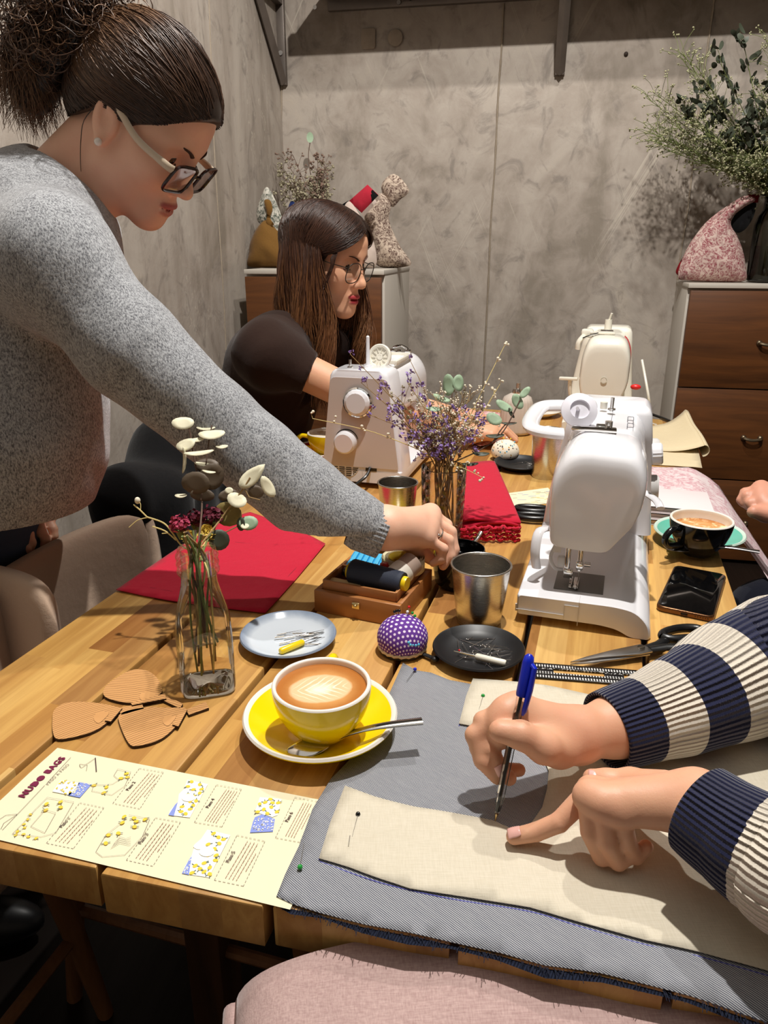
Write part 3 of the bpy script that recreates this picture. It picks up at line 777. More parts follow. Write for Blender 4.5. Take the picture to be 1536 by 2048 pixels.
# --- sewing box with its contents
m_box = wood_plain('cedar_box', lin(182, 122, 66), lin(146, 92, 48), .45, 0)
p1, p2, p3 = PT(628, 1215, TZ + .03), PT(800, 1250, TZ + .0), PT(858, 1142, TZ + .03)
A0 = PT(629, 1222, TZ); A1 = PT(800, 1256, TZ)
ex = (A1 - A0); wbox = ex.length; ex.normalize(); ey = Vector((-ex.y, ex.x, 0)); DB = .128; HB = .032
t = thing('sewing_box', 'open shallow wooden sewing box with divided tray of threads', 'sewing box', A0, math.atan2(ex.y, ex.x)); BOX = t
m = MB(); m.box((wbox / 2, .004, HB / 2), (wbox, .008, HB), bev=.0012); m.box((wbox / 2, DB - .004, HB / 2), (wbox, .008, HB), bev=.0012)
m.box((.004, DB / 2, HB / 2), (.008, DB - .016, HB), bev=.0012); m.box((wbox - .004, DB / 2, HB / 2), (.008, DB - .016, HB), bev=.0012)
m.box((wbox / 2, DB / 2, .003), (wbox - .01, DB - .01, .006)); m.build('box_body', m_box, t)
m = MB(); m.box((wbox / 2, .0105, .038), (wbox - .02, .004, .014), bev=.001); m.box((wbox / 2, DB * .52, .034), (wbox - .018, .004, .022), bev=.001); m.box((.0105, DB / 2, .038), (.004, DB - .02, .014), bev=.001); m.box((wbox - .0105, DB / 2, .038), (.004, DB - .02, .014), bev=.001); m.build('inner_tray', m_box, t)
m = MB(); m.box((wbox * .5, -.0012, .021), (.011, .0024, .009), bev=.001); m.ball((wbox * .5, -.003, .021), .0022, 0, None, 8, 6); m.build('brass_clasp', metal('brass', (.75, .58, .28), .3, False), t)
bm_ = world_matrix(BOX)
def inbox(x, y, z): return bm_ @ Vector((x * wbox, y * DB, z))
def thread_cone(label, a, b, r0, r1, mat, cap_mat, nm='thread_cone', fray=True):
    a, b = Vector(a), Vector(b); d = b - a; L = d.length; t = thing(nm, label, 'thread', a); t.rotation_euler = d.to_track_quat('Z', 'Y').to_euler()
    m = MB(); pr = [(.0001, .006), (r0 * .96, .006), (r0, .009)]
    for i in range(40): s = i / 39; pr.append((r0 + (r1 - r0) * s + .00035 * (i % 2), .009 + (L - .018) * s))
    pr += [(r1 * .96, L - .007), (.0001, L - .007)]; m.lathe(pr, 32); m.build('thread', mat, t, angle=60)
    m = MB(); m.lathe([(.0001, 0), (r0 * .62, 0), (r0 * .66, .002), (r0 * .66, .007), (.0001, .007)], 24); m.build('spool_end', cap_mat, t); m = MB(); m.lathe([(.0001, L - .008), (r1 * .66, L - .008), (r1 * .66, L - .002), (r1 * .45, L), (.0001, L)], 24); m.build('spool_end', cap_mat, t)
thr = lambda n, c: flat('thread_' + n, c, .7, bump=(1500, .5, .0006))
m_yp = flat('yellow_plastic', lin(240, 206, 20), .3)
thread_cone('navy thread cone with yellow ends on top in the sewing box', inbox(.98, .25, .049), inbox(.26, .31, .051), .0150, .0172, thr('navy', lin(36, 44, 62)), m_yp)
thread_cone('black thread spool behind the navy cone in the sewing box', inbox(.16, .44, .040), inbox(.62, .40, .038), .0105, .0105, thr('black', lin(24, 24, 28)), m_blkp)
thread_cone('beige thread spool under the navy cone in the sewing box', inbox(.04, .24, .030), inbox(.52, .20, .030), .0095, .0095, thr('beige', lin(214, 186, 136)), flat('pale_plastic', lin(230, 232, 214), .4))
thread_cone('pale cream thread spool at the front left of the sewing box', inbox(.10, .13, .028), inbox(.50, .12, .028), .0072, .0072, thr('cream', lin(230, 214, 160)), flat('clear_plastic', lin(226, 230, 220), .3))
thread_cone('red thread reel standing on end in the sewing box', inbox(.60, .50, .034), inbox(.61, .53, .058), .0105, .0105, thr('red', lin(178, 28, 36)), flat('red_reel_end', lin(214, 50, 44), .4))
a = inbox(.80, .36, .048); b = inbox(.90, .62, .060)
t = thing('ribbon_roll', 'white ribbon roll with cardboard core leaning in the sewing box', 'ribbon', a); d = b - a; t.rotation_euler = d.to_track_quat('Z', 'Y').to_euler(); L = d.length
m = MB(); m.lathe([(.0150, .0), (.0172, .0), (.0174, .002), (.0174, .016), (.0172, .018), (.0150, .018), (.0150, 0)], 40); m.build('ribbon', flat('white_ribbon', lin(226, 220, 208), .7, bump=(900, .4, .0005)), t)
m = MB(); m.lathe([(.0155, .0), (.0162, .017), (.0162, L), (.0001, L + .001)], 40); m.build('cardboard_core', flat('cardboard', lin(168, 146, 132), .8), t)
c = inbox(.28, .76, .034)
t = thing('bobbin_case', 'turquoise blue plastic bobbin case in the back of the sewing box', 'bobbin case', c, math.atan2(ex.y, ex.x) + .1); t.rotation_euler = (R(12), 0, math.atan2(ex.y, ex.x) + .08)
m = MB(); m.box((0, 0, .004), (.050, .038, .014), bev=.002); m.build('case', flat('blue_plastic', lin(38, 150, 204), .25), t)
m = MB(); [m.box((-.018 + .009 * i, 0, .012), (.0065, .033, .003), bev=.001) for i in range(5)]; m.build('lid_ribs', flat('blue_plastic_light', lin(84, 180, 222), .2), t)
c = inbox(.74, .74, .040)
t = thing('tape_measure', 'yellow and white measuring tape coiled in the sewing box', 'tape measure', c, .4)
def tape_mat():
    t = NT('tape_print'); u = t.co(True); x, y, z = t.sep(u)
    f = t.math('MULTIPLY', t.ramp(t.math('FRACT', t.math('MULTIPLY', x, 420)), [(.0, 1), (.22, 1), (.26, 0)], 'CONSTANT'), t.ramp(y, [(.62, 0), (.64, 1)]))
    f2 = t.math('MULTIPLY', t.ramp(t.math('FRACT', t.math('MULTIPLY', x, 40)), [(.0, 1), (.3, 0)], 'CONSTANT'), t.ramp(y, [(.25, 0), (.27, 1), (.48, 1), (.5, 0)]))
    t.P(Base_Color=t.mix(t.math('MULTIPLY', t.math('MAXIMUM', f, f2), .6), t.mix(t.math('LESS_THAN', x, .22), lin(228, 222, 190), lin(214, 186, 40)), lin(120, 108, 80)), Roughness=.5); return t.m
m = MB(); N = 260; turns = 6.5
def coil(a, b):
    th = a * turns * 2 * PI; r = .018 + .0115 * a + .0012 * math.sin(th * .37 + 1); return (r * math.cos(th) * 1.06, r * math.sin(th), b * .019 + .0012 * math.sin(th * .5))
m.grid(coil, N, 1, uvf=lambda a, b: (a * .9, b)); m.build('tape', tape_mat(), t, solid=.0004, angle=180)
m = MB(); m.lathe([(.0175, .002), (.0001, .0015)], 30); m.build('coil_floor', flat('mustard_glaze', lin(206, 172, 40), .25), t)

# --- phone
P1, P2, P3 = PT(1310, 1222, TZ), PT(1426, 1247, TZ), PT(1437, 1131, TZ)
ex = (P2 - P1).normalized(); w = .0745; L = .158
t = thing('smartphone', 'black smartphone with bronze frame lying face up beside the sewing machine', 'phone', P1 + ex * (w / 2) + Vector((-ex.y, ex.x, 0)) * (L / 2), math.atan2(ex.y, ex.x))
m = MB(); m.prism(roundrect(w, L, .010), .0008, .0092, bev=.0022); m.build('frame', flat('bronze_frame', lin(116, 82, 56), .25, .85), t)
m = MB(); m.prism(roundrect(w - .004, L - .004, .009), .0090, .0097, bev=.0004); m.build('screen', flat('phone_glass', lin(8, 8, 9), .06, Coat_Weight=.5), t)
m = MB(); m.box((0, -L / 2 - .0001, .0048), (.009, .0008, .0028), bev=.0012); m.build('charging_port', m_blkp, t)
m = MB(); [m.cyl((.014 + .0032 * i, -L / 2 + .0004, .0048), (.014 + .0032 * i, -L / 2 - .0003, .0048), .0008, n=8) for i in range(6)]; m.build('speaker_holes', m_blkp, t)
# --- quilting ruler
def ruler_mat():
    t = NT('ruler_print'); co = t.co(); x, y, z = t.sep(co)
    def band(lo, hi): return t.math('MULTIPLY', t.math('GREATER_THAN', y, lo), t.math('LESS_THAN', y, hi))
    tick = t.math('LESS_THAN', t.math('FRACT', t.math('DIVIDE', x, .0032)), .5)
    f = t.math('MULTIPLY', tick, t.math('MAXIMUM', band(-.0145, -.0098), t.math('MAXIMUM', band(-.0062, -.0015), band(.0085, .0135))))
    num = t.math('MULTIPLY', t.math('GREATER_THAN', t.noise(t.mp(co, (500, 500, 1)), 1, 1), .56), band(.0035, .0072))
    t.P(Base_Color=t.mix(t.math('MAXIMUM', f, num), lin(16, 16, 18), lin(206, 206, 204)), Roughness=.25); return t.m
p0, p1 = PT(1062, 1343, TZ), PT(1310, 1362, TZ); d = (p1 - p0).normalized(); L = .30
t = thing('ruler', 'black quilting ruler with white gridded scale behind the striped sleeve', 'ruler', p0 + d * (L / 2 - .003) + Vector((0, 0, .0004)), math.atan2(d.y, d.x))
m = MB()
m.box((0, .0115, .0012), (L, .011, .0022), bev=.0004); m.box((0, -.0095, .0012), (L, .013, .0022), bev=.0004)
for xx in (-L / 2 + .018, -.052, .02, L / 2 - .02): m.box((xx, .0015, .0012), (.022, .0125, .0022), bev=.0003)
m.build('scale', ruler_mat(), t, angle=30)
# --- scissors (open pair, blade towards the left)
def scissors(label, tip, pivot, hend, up, matb, scale=1.0):
    tip, pivot, hend = Vector(tip), Vector(pivot), Vector(hend); t = thing('scissors', label, 'scissors', pivot); rz = math.atan2((tip - pivot).y, (tip - pivot).x); t.rotation_euler = (0, 0, rz)
    Lb = (tip - pivot).length; Lh = (hend - pivot).length
    for s, z in ((1, .0022), (-1, .0050)):
        m = MB(); m.prism([(-.016, -.009 * s), (-.006, .010 * s), (Lb * .35, .0085 * s), (Lb * .75, .0045 * s), (Lb, 0), (Lb * .6, -.002 * s), (.01, -.010 * s)][::s], z - .0011, z + .0011, bev=.0004)
        b = m.build('blade', matb, t); m = MB()
        m.tube([(-.010, -.004 * s, z), (-.030, -.006 * s, z + .001), (-.045, -.012 * s, z + .002)], [.0055, .0062, .0065], 10, flat=.6)
        n = 26; loop = [(-.045 - (Lh - .045) / 2 + (Lh - .045) / 2 * math.cos(2 * PI * i / n), -.017 * s * (1.0) + .0125 * math.sin(2 * PI * i / n), z + .003) for i in range(n + 1)]
        m.tube(loop, .0058, 10, cap=False, flat=1.0); m.build('handle', m_blkp, b)
    m = MB(); m.cyl((0, 0, .001), (0, 0, .0085), .0045, n=14); m.box((0, 0, .0087), (.007, .0012, .0008)); m.build('pivot_screw', m_spoon, t)
m_blade = metal('blade_steel', (.42, .40, .38), .3)
scissors('large steel scissors with black handles between machine and striped sleeve', PT(1140, 1332, TZ + .006), PT(1281, 1306, TZ + .006), PT(1430, 1288, TZ + .006), 0, m_blade)
scissors('black-handled scissors tucked under the near white machine beside red cloth', PT(1180, 1040, TZ + .004), PT(1150, 1038, TZ + .004), PT(1032, 1028, TZ + .004), 0, m_blade)
# ================================================================= cloths, papers, cut-outs
from mathutils.geometry import delaunay_2d_cdt
from mathutils import noise as mn
def sheet(m, poly, z, res=.012, wav=.0012, zf=None, seed=0.0, uvdir=(1, 0), mi=0):
    """flat cloth cut to an outline, gently uneven; poly = list of world (x, y)"""
    P = [Vector((p[0], p[1])) for p in poly]
    # resample outline
    B = []
    for i in range(len(P)):
        a, b = P[i], P[(i + 1) % len(P)]; k = max(1, int((b - a).length / res))
        for j in range(k): B.append(a + (b - a) * (j / k))
    xs = [p.x for p in B]; ys = [p.y for p in B]; V = list(B); n = len(B)
    def inside(x, y):
        c = False; j = n - 1
        for i in range(n):
            if (B[i].y > y) != (B[j].y > y) and x < (B[j].x - B[i].x) * (y - B[i].y) / (B[j].y - B[i].y) + B[i].x: c = not c
            j = i
        return c
    y = min(ys) + res * .5; r = 0
    while y < max(ys):
        x = min(xs) + (res * .5 if r % 2 else res)
        while x < max(xs):
            if inside(x, y) and min((Vector((x, y)) - b).length for b in B) > res * .55: V.append(Vector((x, y)))
            x += res
        y += res; r += 1
    r = delaunay_2d_cdt(V, [(i, (i + 1) % n) for i in range(n)], [], 1, 1e-6)
    d = Vector(uvdir).normalized(); vs = []; uv = []
    for p in r[0]:
        zz = z + wav * (mn.noise((p.x * 14 + seed, p.y * 14, seed)) * .5 + .5) + wav * .6 * (mn.noise((p.x * 42, p.y * 42 + seed, 1)) * .5 + .5)
        if zf: zz = zf(p.x, p.y, zz)
        vs.append((p.x, p.y, zz)); uv.append((p.x * d.x + p.y * d.y, -p.x * d.y + p.y * d.x))
    m.add(vs, [list(f) for f in r[2]], mi, None, uv); return m
def pxy(pts, z=TZ): return [(PT(a, b, z).x, PT(a, b, z).y) for a, b in pts]
def cloth_thing(label, cat, name, poly, z, mat, th=.0006, group=None, **k):
    m = MB(); sheet(m, poly, z, **k); c = Vector((sum(p[0] for p in poly) / len(poly), sum(p[1] for p in poly) / len(poly), z))
    o = m.build(name, mat, None, angle=180, loc=c, solid=-th); return tag(o, label, cat, group)
def fray(m, pts, z, dirn, n, L=.006, seed=0):
    r = random.Random(seed); P = [Vector((p[0], p[1], z)) for p in pts]
    for _ in range(n):
        i = r.randrange(len(P) - 1); a = P[i].lerp(P[i + 1], r.random()); d = Vector(dirn).normalized() * L * r.uniform(.3, 1.3) + Vector((r.uniform(-1, 1), r.uniform(-1, 1), 0)) * L * .8
        m.tube([a, a + d * .5 + Vector((0, 0, .0006)), a + d + Vector((0, 0, -.001))], .00025, 4)
def jeans(name, c_dark, c_light, ang, per=.0021, mixv=.5):
    t = NT(name); u = t.co(True); v = t.mp(u, (1, 1, 1), (0, 0, ang)); x, y, z = t.sep(v)
    n = t.noise(t.mp(u, (300, 300, 1)), 1, 2); n2 = t.noise(u, 60, 3); wn = t.noise(t.mp(v, (2400, 60, 1)), 1, 2)
    s = t.math('SINE', t.math('ADD', t.math('MULTIPLY', x, 2 * PI / per), t.math('MULTIPLY', n, 1.5)))
    f = t.ramp(t.math('ADD', t.math('MULTIPLY', s, .5), t.math('MULTIPLY', wn, .6)), [(.05, 0), (.5, 1)])
    c = t.mix(f, c_dark, c_light); c = t.mix(t.math('MULTIPLY', n2, .3), c, t.mix(.5, c_dark, c_light))
    t.P(Base_Color=c, Roughness=.92, Sheen_Weight=.1, Specular_IOR_Level=.1); t.bump(t.math('ADD', s, t.math('MULTIPLY', t.noise(u, 30, 4), 6)), .35, .0007); return t.m
m_denim = jeans('denim_reverse', lin(54, 60, 82), lin(186, 187, 188), R(-32), .0015)
m_denim_d = jeans('denim_face', lin(12, 15, 28), lin(34, 40, 58), R(32))
m_linen = cloth('ecru_linen', lin(214, 206, 188), lin(196, 187, 166), 1300, .92, .6)
m_redc = cloth('red_cotton', lin(198, 30, 58), lin(172, 20, 44), 1300, .9, .35, .15)
m_pinkc = cloth('dusty_pink_weave', lin(206, 178, 172), lin(176, 146, 142), 900, .95, .8, .2)
m_cream = cloth('cream_calico', lin(222, 206, 172), lin(206, 188, 150), 1500, .9, .3)
m_blueline = flat('blue_pen_ink', lin(72, 74, 160), .7); m_redline = flat('dark_red_stitch', lin(120, 12, 34), .9)
# denim, wrong side up: one big cut piece
DEN = pxy([(806, 1327), (832, 1342), (862, 1347), (900, 1362), (980, 1377), (1080, 1383), (1190, 1398), (1330, 1418), (1500, 1430), (1620, 1500), (1700, 1750), (1660, 2085), (1536, 2042), (1380, 1992), (1200, 1948), (1090, 1932), (1000, 1908), (900, 1886), (820, 1868), (730, 1852), (640, 1828), (590, 1812), (553, 1795), (570, 1752), (598, 1694), (625, 1620), (662, 1560), (720, 1500), (765, 1420)], TZ + .0012)
def drop(x, y, z):
    u = Vector((x, y, 0)).dot(TA); e = UF + (Vector((x, y, 0)).dot(TB) + .2) * .055
    return z - max(0, e - u) * .25
o = cloth_thing('blue-grey denim laid wrong side up under the linen and striped arms', 'fabric', 'denim_cloth', DEN, TZ + .0008, m_denim, .0007, zf=drop, uvdir=(.97, .25))
DC = o
m = MB(); edge = [Vector((p[0], p[1])) for p in DEN[11:23]]
fray(m, [(p.x, p.y) for p in edge], TZ + .0002, (-.1, -1, 0), 260, .0042, 3)
fr = m.build('frayed_threads', flat('frayed_indigo', lin(22, 28, 48), .9), DC, world=True); fr['kind'] = 'stuff'
m = MB(); sheet(m, [(p.x, p.y) for p in edge] + [(p.x - .001 + .002 * math.sin(i * 2.3), p.y - .0040 - .0022 * math.sin(i * 1.9 + .6)) for i, p in enumerate(edge)][::-1], TZ - .0006, .008, .0006, zf=lambda x, y, z: drop(x, y, z) - .0006)
m.build('turned_selvedge', m_denim_d, DC, world=True, angle=180)
# linen bag panel: two straps round a curved neckline
LIN = pxy([(690, 1575), (750, 1597), (830, 1617), (900, 1628), (985, 1644), (1025, 1662), (1062, 1650), (1084, 1618), (1094, 1580), (1097, 1545), (1085, 1515), (1050, 1490), (985, 1462), (918, 1450), (932, 1395), (946, 1359), (1010, 1364), (1090, 1372), (1180, 1392), (1260, 1398), (1400, 1440), (1560, 1480), (1660, 1620), (1670, 1990), (1536, 1945), (1400, 1908), (1290, 1884), (1160, 1848), (1060, 1818), (985, 1806), (900, 1792), (820, 1780), (760, 1760), (700, 1738), (638, 1720), (660, 1650)], TZ + .003)
def lift(x, y, z): return max(z, TZ + .0032)
LC = cloth_thing('ecru linen bag panel with two straps lying on the denim', 'fabric', 'linen_cloth', LIN, TZ + .0034, m_linen, .0006, zf=lambda x, y, z: drop(x, y, z), uvdir=(.97, .25))
def inkline(pts, z, r=.0005, mat=m_blueline, parent=None, name='pen_line'):
    m = MB(); P = smoothpath([PT(a, b, z) for a, b in pts], 6); P = [Vector((p.x, p.y, drop(p.x, p.y, z))) for p in P]
    m.tube(P, r, 5, flat=.4); return m.build(name, mat, parent, world=True)
inkline([(690, 1577), (664, 1645), (638, 1720)], TZ + .0030, .0005, m_blueline, DC)
inkline([(640, 1723), (760, 1765), (900, 1797), (1060, 1823), (1160, 1853), (1290, 1889), (1400, 1913), (1536, 1951)], TZ + .0026, .0004, m_blueline, DC)
inkline([(1022, 1666), (1064, 1652), (1086, 1620), (1097, 1580), (1100, 1545)], TZ + .0030, .0006, m_blueline, DC)
inkline([(946, 1360), (932, 1398), (918, 1452)], TZ + .0030, .0005, m_blueline, DC)
def fpin(label, px, py, mat, sh=None, group=None):
    a = PT(px, py, TZ + .0052); a.z = drop(a.x, a.y, TZ + .0056); d = Vector((-.3, -1, 0)).normalized()
    if sh: q = PT(sh[0], sh[1], TZ + .0045); d = (q - a); d.z = 0; d.normalize()
    pin(label, a, a + d * .026 + Vector((0, 0, -.0009)), mat, .0004, group, hr=.0022)
fpin('green-headed pin in the denim beside the printed sheet', 600, 1735, H_G, (606, 1700))
fpin('black-headed pin in the corner of the ecru linen', 716, 1629, H_K, (700, 1690))
fpin('green-headed pin in the upper linen strap by the writing hand', 966, 1392, H_G, (955, 1430))
fpin('blue-headed pin in the denim corner below the purple pincushion', 830, 1339, H_B, (815, 1360))
# thin steel pins woven in the linen
for (a, b, lb) in (((700, 1672), (697, 1692), 'headless steel pin in the linen below the black-headed pin'), ((956, 1476), (948, 1496), 'headless steel pin in the upper linen strap')):
    p, q = PT(*a, TZ + .0052), PT(*b, TZ + .0052); t = thing('pin', lb, 'pin', p); m = MB(); m.cyl((0, 0, .0004), q - p + Vector((0, 0, .0004)), .0004, n=6); m.build('shaft', m_pin, t)

# pink cloth over the seat edge in front of the table
def pink():
    top = [PT(a, b, z) for a, b, z in ((468, 1950, .700), (560, 1922, .715), (700, 1888, .728), (850, 1868, .735), (1000, 1912, .735), (1200, 1952, .735), (1400, 2000, .735), (1560, 2050, .735), (1750, 2110, .735))]
    T = smoothpath(top, 6); n = len(T) - 1
    def f(a, b):
        p = T[min(n, int(a * n + .5))].copy(); s = b * .34
        # the top runs towards the viewer and sinks, the left end rolls under
        q = p + Vector((.03, -1, 0)).normalized() * s; q.z -= .10 * b + .22 * max(0, b - .55) ** 1.5
        e = math.exp(-a * 16); q.z -= e * (.03 + .05 * b); q.x += .0 + e * .02 * b
        q.z += .006 * math.sin(a * 17 + b * 5) * b + .005 * mn.noise((q.x * 9, q.y * 9, 0))
        return q
    m = MB(); m.grid(f, n, 24); 
    # rolled left edge
    L = [f(0, j / 24) for j in range(25)]
    def g(a, b):
        p = L[min(24, int(b * 24 + .5))]; th = a * PI * .95
        return p + Vector((-.010 * math.sin(th), 0, -.012 * (1 - math.cos(th))))
    m.grid(g, 8, 24); return m
o = pink().build('pink_cloth', m_pinkc, None, angle=180, solid=-.0012, loc=PT(900, 1990, .71)); tag(o, 'dusty pink woven cloth draped over a seat in front of the table', 'fabric')
def onpink(px, py): return PT(px, py, .715)
P = smoothpath([PT(950, 1900, .738), PT(955, 1945, .728), PT(945, 1985, .718), PT(870, 2003, .712), PT(800, 2010, .709), PT(700, 2022, .704), PT(560, 2038, .698)], 8)
m = MB(); m.tube(P, .00045, 5); o = m.build('thread', flat('navy_thread', lin(40, 40, 90), .8), None, loc=P[0]); tag(o, 'loose navy thread lying on the dusty pink cloth', 'thread')

# red cloth lying flat on the left
RED = pxy([(232, 1182), (290, 1194), (350, 1205), (430, 1216), (531, 1229), (588, 1165), (651, 1090), (590, 1058), (500, 1026), (455, 1040), (390, 1075)], TZ + .001)
RC = cloth_thing('flat red cotton cloth on the left under the grey sleeve', 'fabric', 'red_cloth', RED, TZ + .0010, m_redc, .0008, wav=.002, seed=4, uvdir=(.9, .4))
m = MB()
for pts in ([(300, 1175), (420, 1196), (528, 1212)], [(524, 1218), (570, 1160), (600, 1128)], [(470, 1084), (540, 1088), (575, 1062)]):
    P = [PT(a, b, TZ + .0030) for a, b in pts]; m.tube(smoothpath(P, 5), .0005, 5, flat=.4)
m.build('seam_line', m_redline, RC, world=True)
# folded red cloth behind the vase
def folded():
    A, B_, C_, D_ = PT(922, 1062, TZ), PT(1040, 1062, TZ), PT(988, 938, TZ), PT(925, 945, TZ)
    t = thing('red_cloth', 'folded red cotton bundle behind the steel tumbler and vase', 'fabric', (A + B_) / 2)
    for k in range(4):
        z0 = .004 + k * .0058; off = [.0, .002, -.002, .001][k]; 
        def f(a, b, z0=z0, off=off):
            p = A.lerp(B_, a).lerp(D_.lerp(C_, a), b) + Vector((off, off, 0)); edge = abs(a - .5) * 2
            z = TZ + z0 + .003 * math.sin(a * 5 + b * 2 + off * 900) * (1 - b) - .0035 * edge ** 4
            return (p.x, p.y, z)
        m = MB(); m.grid(f, 18, 14); m.build('fold', m_redc, t, world=True, solid=.0046, angle=180)
    m = MB(); A2 = [(PT(922 + i * 2.36, 1061 + 1.5 * math.sin(i), TZ + .02)) for i in range(51)]
    for j, z in enumerate((.006, .013, .020, .026)):
        P = [Vector((p.x + .0012 * math.sin(i * 1.7 + j), p.y - .003 + .0012 * math.sin(i * 1.3 + j * 2), TZ + z + .0012 * math.sin(i * .1 * 5 + j) - .003 * abs(i / 25 - 1) ** 4)) for i, p in enumerate(A2)]
        m.tube(P, [.0030 + .0007 * math.sin(i * 2.1 + j) for i in range(len(P))], 6)
    m.build('raw_edge', m_redc, t, world=True)
folded()
# cream calico folded at the far right
t = thing('calico_cloth', 'cream calico folded over itself beyond the near sewing machine', 'fabric', PT(1345, 905, TZ))
m = MB(); sheet(m, pxy([(1292, 930), (1404, 938), (1396, 900), (1368, 848), (1300, 862), (1285, 900)]), TZ + .0015, .02, .002, seed=8); m.build('lower_layer', m_cream, t, world=True, solid=-.001, angle=180)
A, B_, C_, D_ = PT(1290, 905, TZ), PT(1406, 910, TZ), PT(1366, 846, TZ), PT(1298, 858, TZ)
def fl(a, b):
    p = A.lerp(B_, a).lerp(D_.lerp(C_, a), b); return (p.x, p.y, TZ + .006 + .030 * (max(0, a - .35) / .65) ** 2 * (.6 + .4 * b) + .003 * math.sin(7 * b))
m = MB(); m.grid(fl, 16, 10)
def rl(a, b):
    p = Vector(fl(1, b)); th = a * PI; r = .014; return p + Vector((r * math.sin(th), 0, -r * (1 - math.cos(th))))
m.grid(rl, 8, 10); m.build('folded_layer', m_cream, t, world=True, solid=-.001, angle=180)
# pink toile at the far right, hanging over the edge
def toile(name, bg, ink, sc=34):
    t = NT(name); co = t.co(); n = t.noise(co, sc, 5, .62, 2.6); n2 = t.noise(co, sc * 2.6, 4, .6, 1.5)
    f = t.math('MULTIPLY', t.ramp(n, [(.44, 0), (.5, 1), (.6, 1), (.64, 0)]), t.ramp(n2, [(.36, .25), (.6, 1)]))
    t.P(Base_Color=t.mix(f, bg, ink), Roughness=.9); t.bump(t.noise(co, 24, 3), .3, .002); return t.m
m_toile = toile('pink_toile', lin(222, 206, 206), lin(198, 150, 158), 26)
def zt(x, y, z):
    v = Vector((x, y, 0)).dot(TB); return z - max(0, v - .212) * .55 - max(0, v - .27) * .6
o = cloth_thing('white and pink toile cloth spilling over the right table edge', 'fabric', 'toile_cloth', [(tab(u, v).x, tab(u, v).y) for u, v in ((1.475, .095), (1.43, .20), (1.345, .30), (1.20, .36), (1.10, .44), (1.30, .52), (1.50, .40), (1.66, .30), (1.745, .255), (1.715, .10), (1.60, .085))], TZ + .0015, m_toile, .0008, zf=zt, wav=.004, seed=2, res=.016)

# ---- white boxes (stack of books) behind the black cup
m_cover = flat('white_cover', lin(226, 216, 216), .5)
for k, (lb) in enumerate(('lowest of the three pale books behind the turquoise saucer', 'middle of the three pale books behind the turquoise saucer', 'topmost of the three pale books behind the turquoise saucer')):
    h = .0105; o_ = [.0, .004, .008][k]; c = tab(1.395 + o_, .150, TZ + k * (h + .0004)); t = thing('book', lb, 'book', c, TROT + [.02, -.01, .0][k], 'stacked pale books behind the turquoise saucer')
    m = MB(); m.box((0, 0, h / 2), (.118, .112, h - .003)); m.build('pages', flat('book_pages', lin(206, 190, 186), .85), t)
    m = MB(); m.box((0, 0, .0008), (.122, .118, .0016), bev=.0004); m.box((-.0605, 0, h / 2), (.002, .118, h), bev=.0005); m.box((0, 0, h - .0008), (.122, .118, .0016), bev=.0004); m.build('cover', [m_cover], t)
    m = MB(); m.box((0, -.0592, h / 2 + .0048), (.118, .0008, .0016)); m.build('dark_stripe', m_blkp, t)

# ---- paper cards
m_paper = flat('cream_paper', lin(228, 221, 188), .75, noise=(60, .02))
PA, PBq, PC = PT(115, 1497, TZ), PT(640, 1601, TZ), PT(-41, 1671, TZ)
e1 = (PBq - PA); e1.normalize(); X_ = -(PC - PA).normalized()
# page axes: right = X_ (towards the far edge), down = e1
X_ = Vector((-e1.y, e1.x, 0)) if Vector((-e1.y, e1.x, 0)).dot(X_) > 0 else Vector((e1.y, -e1.x, 0))
Wp = (PC - PA).length; Lp = .297
page = thing('instruction_sheet', 'cream printed sheet of bag sewing steps at the table corner', 'paper', (PA.x, PA.y, TZ + .0006), math.atan2(X_.y, X_.x))
PMI = world_matrix(page).inverted()
def pg(px, py): q = PMI @ PT(px, py, TZ + .0009); return (q.x, q.y)
def curl(x, y): return .0
m = MB(); m.grid(lambda a, b: (-Wp * a, -Lp * b, .0002 + .0006 * math.sin(a * 5) ** 2), 14, 20)
m.build('sheet', m_paper, page, angle=180)
ZI = .0013
inkm = lambda n, c: flat('ink_' + n, c, .8)
I_pur, I_gry, I_brn, I_yel, I_blu, I_lin = inkm('plum', lin(116, 18, 62)), inkm('grey', lin(150, 140, 128)), inkm('brown', lin(172, 140, 122)), inkm('lemon', lin(236, 200, 60)), inkm('blue', lin(132, 148, 216)), inkm('leaf', lin(104, 116, 104))
I_wht = inkm('paper_white', lin(250, 248, 236)); I_dk = inkm('dark', lin(84, 66, 62))
def stroke(m, pts, w=.0003, mi=0, z=ZI):
    for i in range(len(pts) - 1):
        a = Vector((pts[i][0], pts[i][1], z)); b = Vector((pts[i + 1][0], pts[i + 1][1], z)); d = b - a
        if d.length < 1e-7: continue
        n = Vector((-d.y, d.x, 0)).normalized() * w; m.add([a - n, b - n, b + n, a + n], [(0, 1, 2, 3)], mi)
def blob(m, c, rx, ry, mi=0, z=ZI, n=10, rot=0.0):
    m.add([(c[0] + rx * math.cos(2 * PI * i / n) * math.cos(rot) - ry * math.sin(2 * PI * i / n) * math.sin(rot), c[1] + rx * math.cos(2 * PI * i / n) * math.sin(rot) + ry * math.sin(2 * PI * i / n) * math.cos(rot), z) for i in range(n)], [tuple(range(n))], mi)
def dashed(m, pts, dash=.0022, gap=.0016, w=.00022):
    for i in range(len(pts) - 1):
        a, b = Vector(pts[i]), Vector(pts[i + 1]); L = (b - a).length; s = 0
        while s < L: stroke(m, [a + (b - a) * (s / L), a + (b - a) * (min(L, s + dash) / L)], w); s += dash + gap
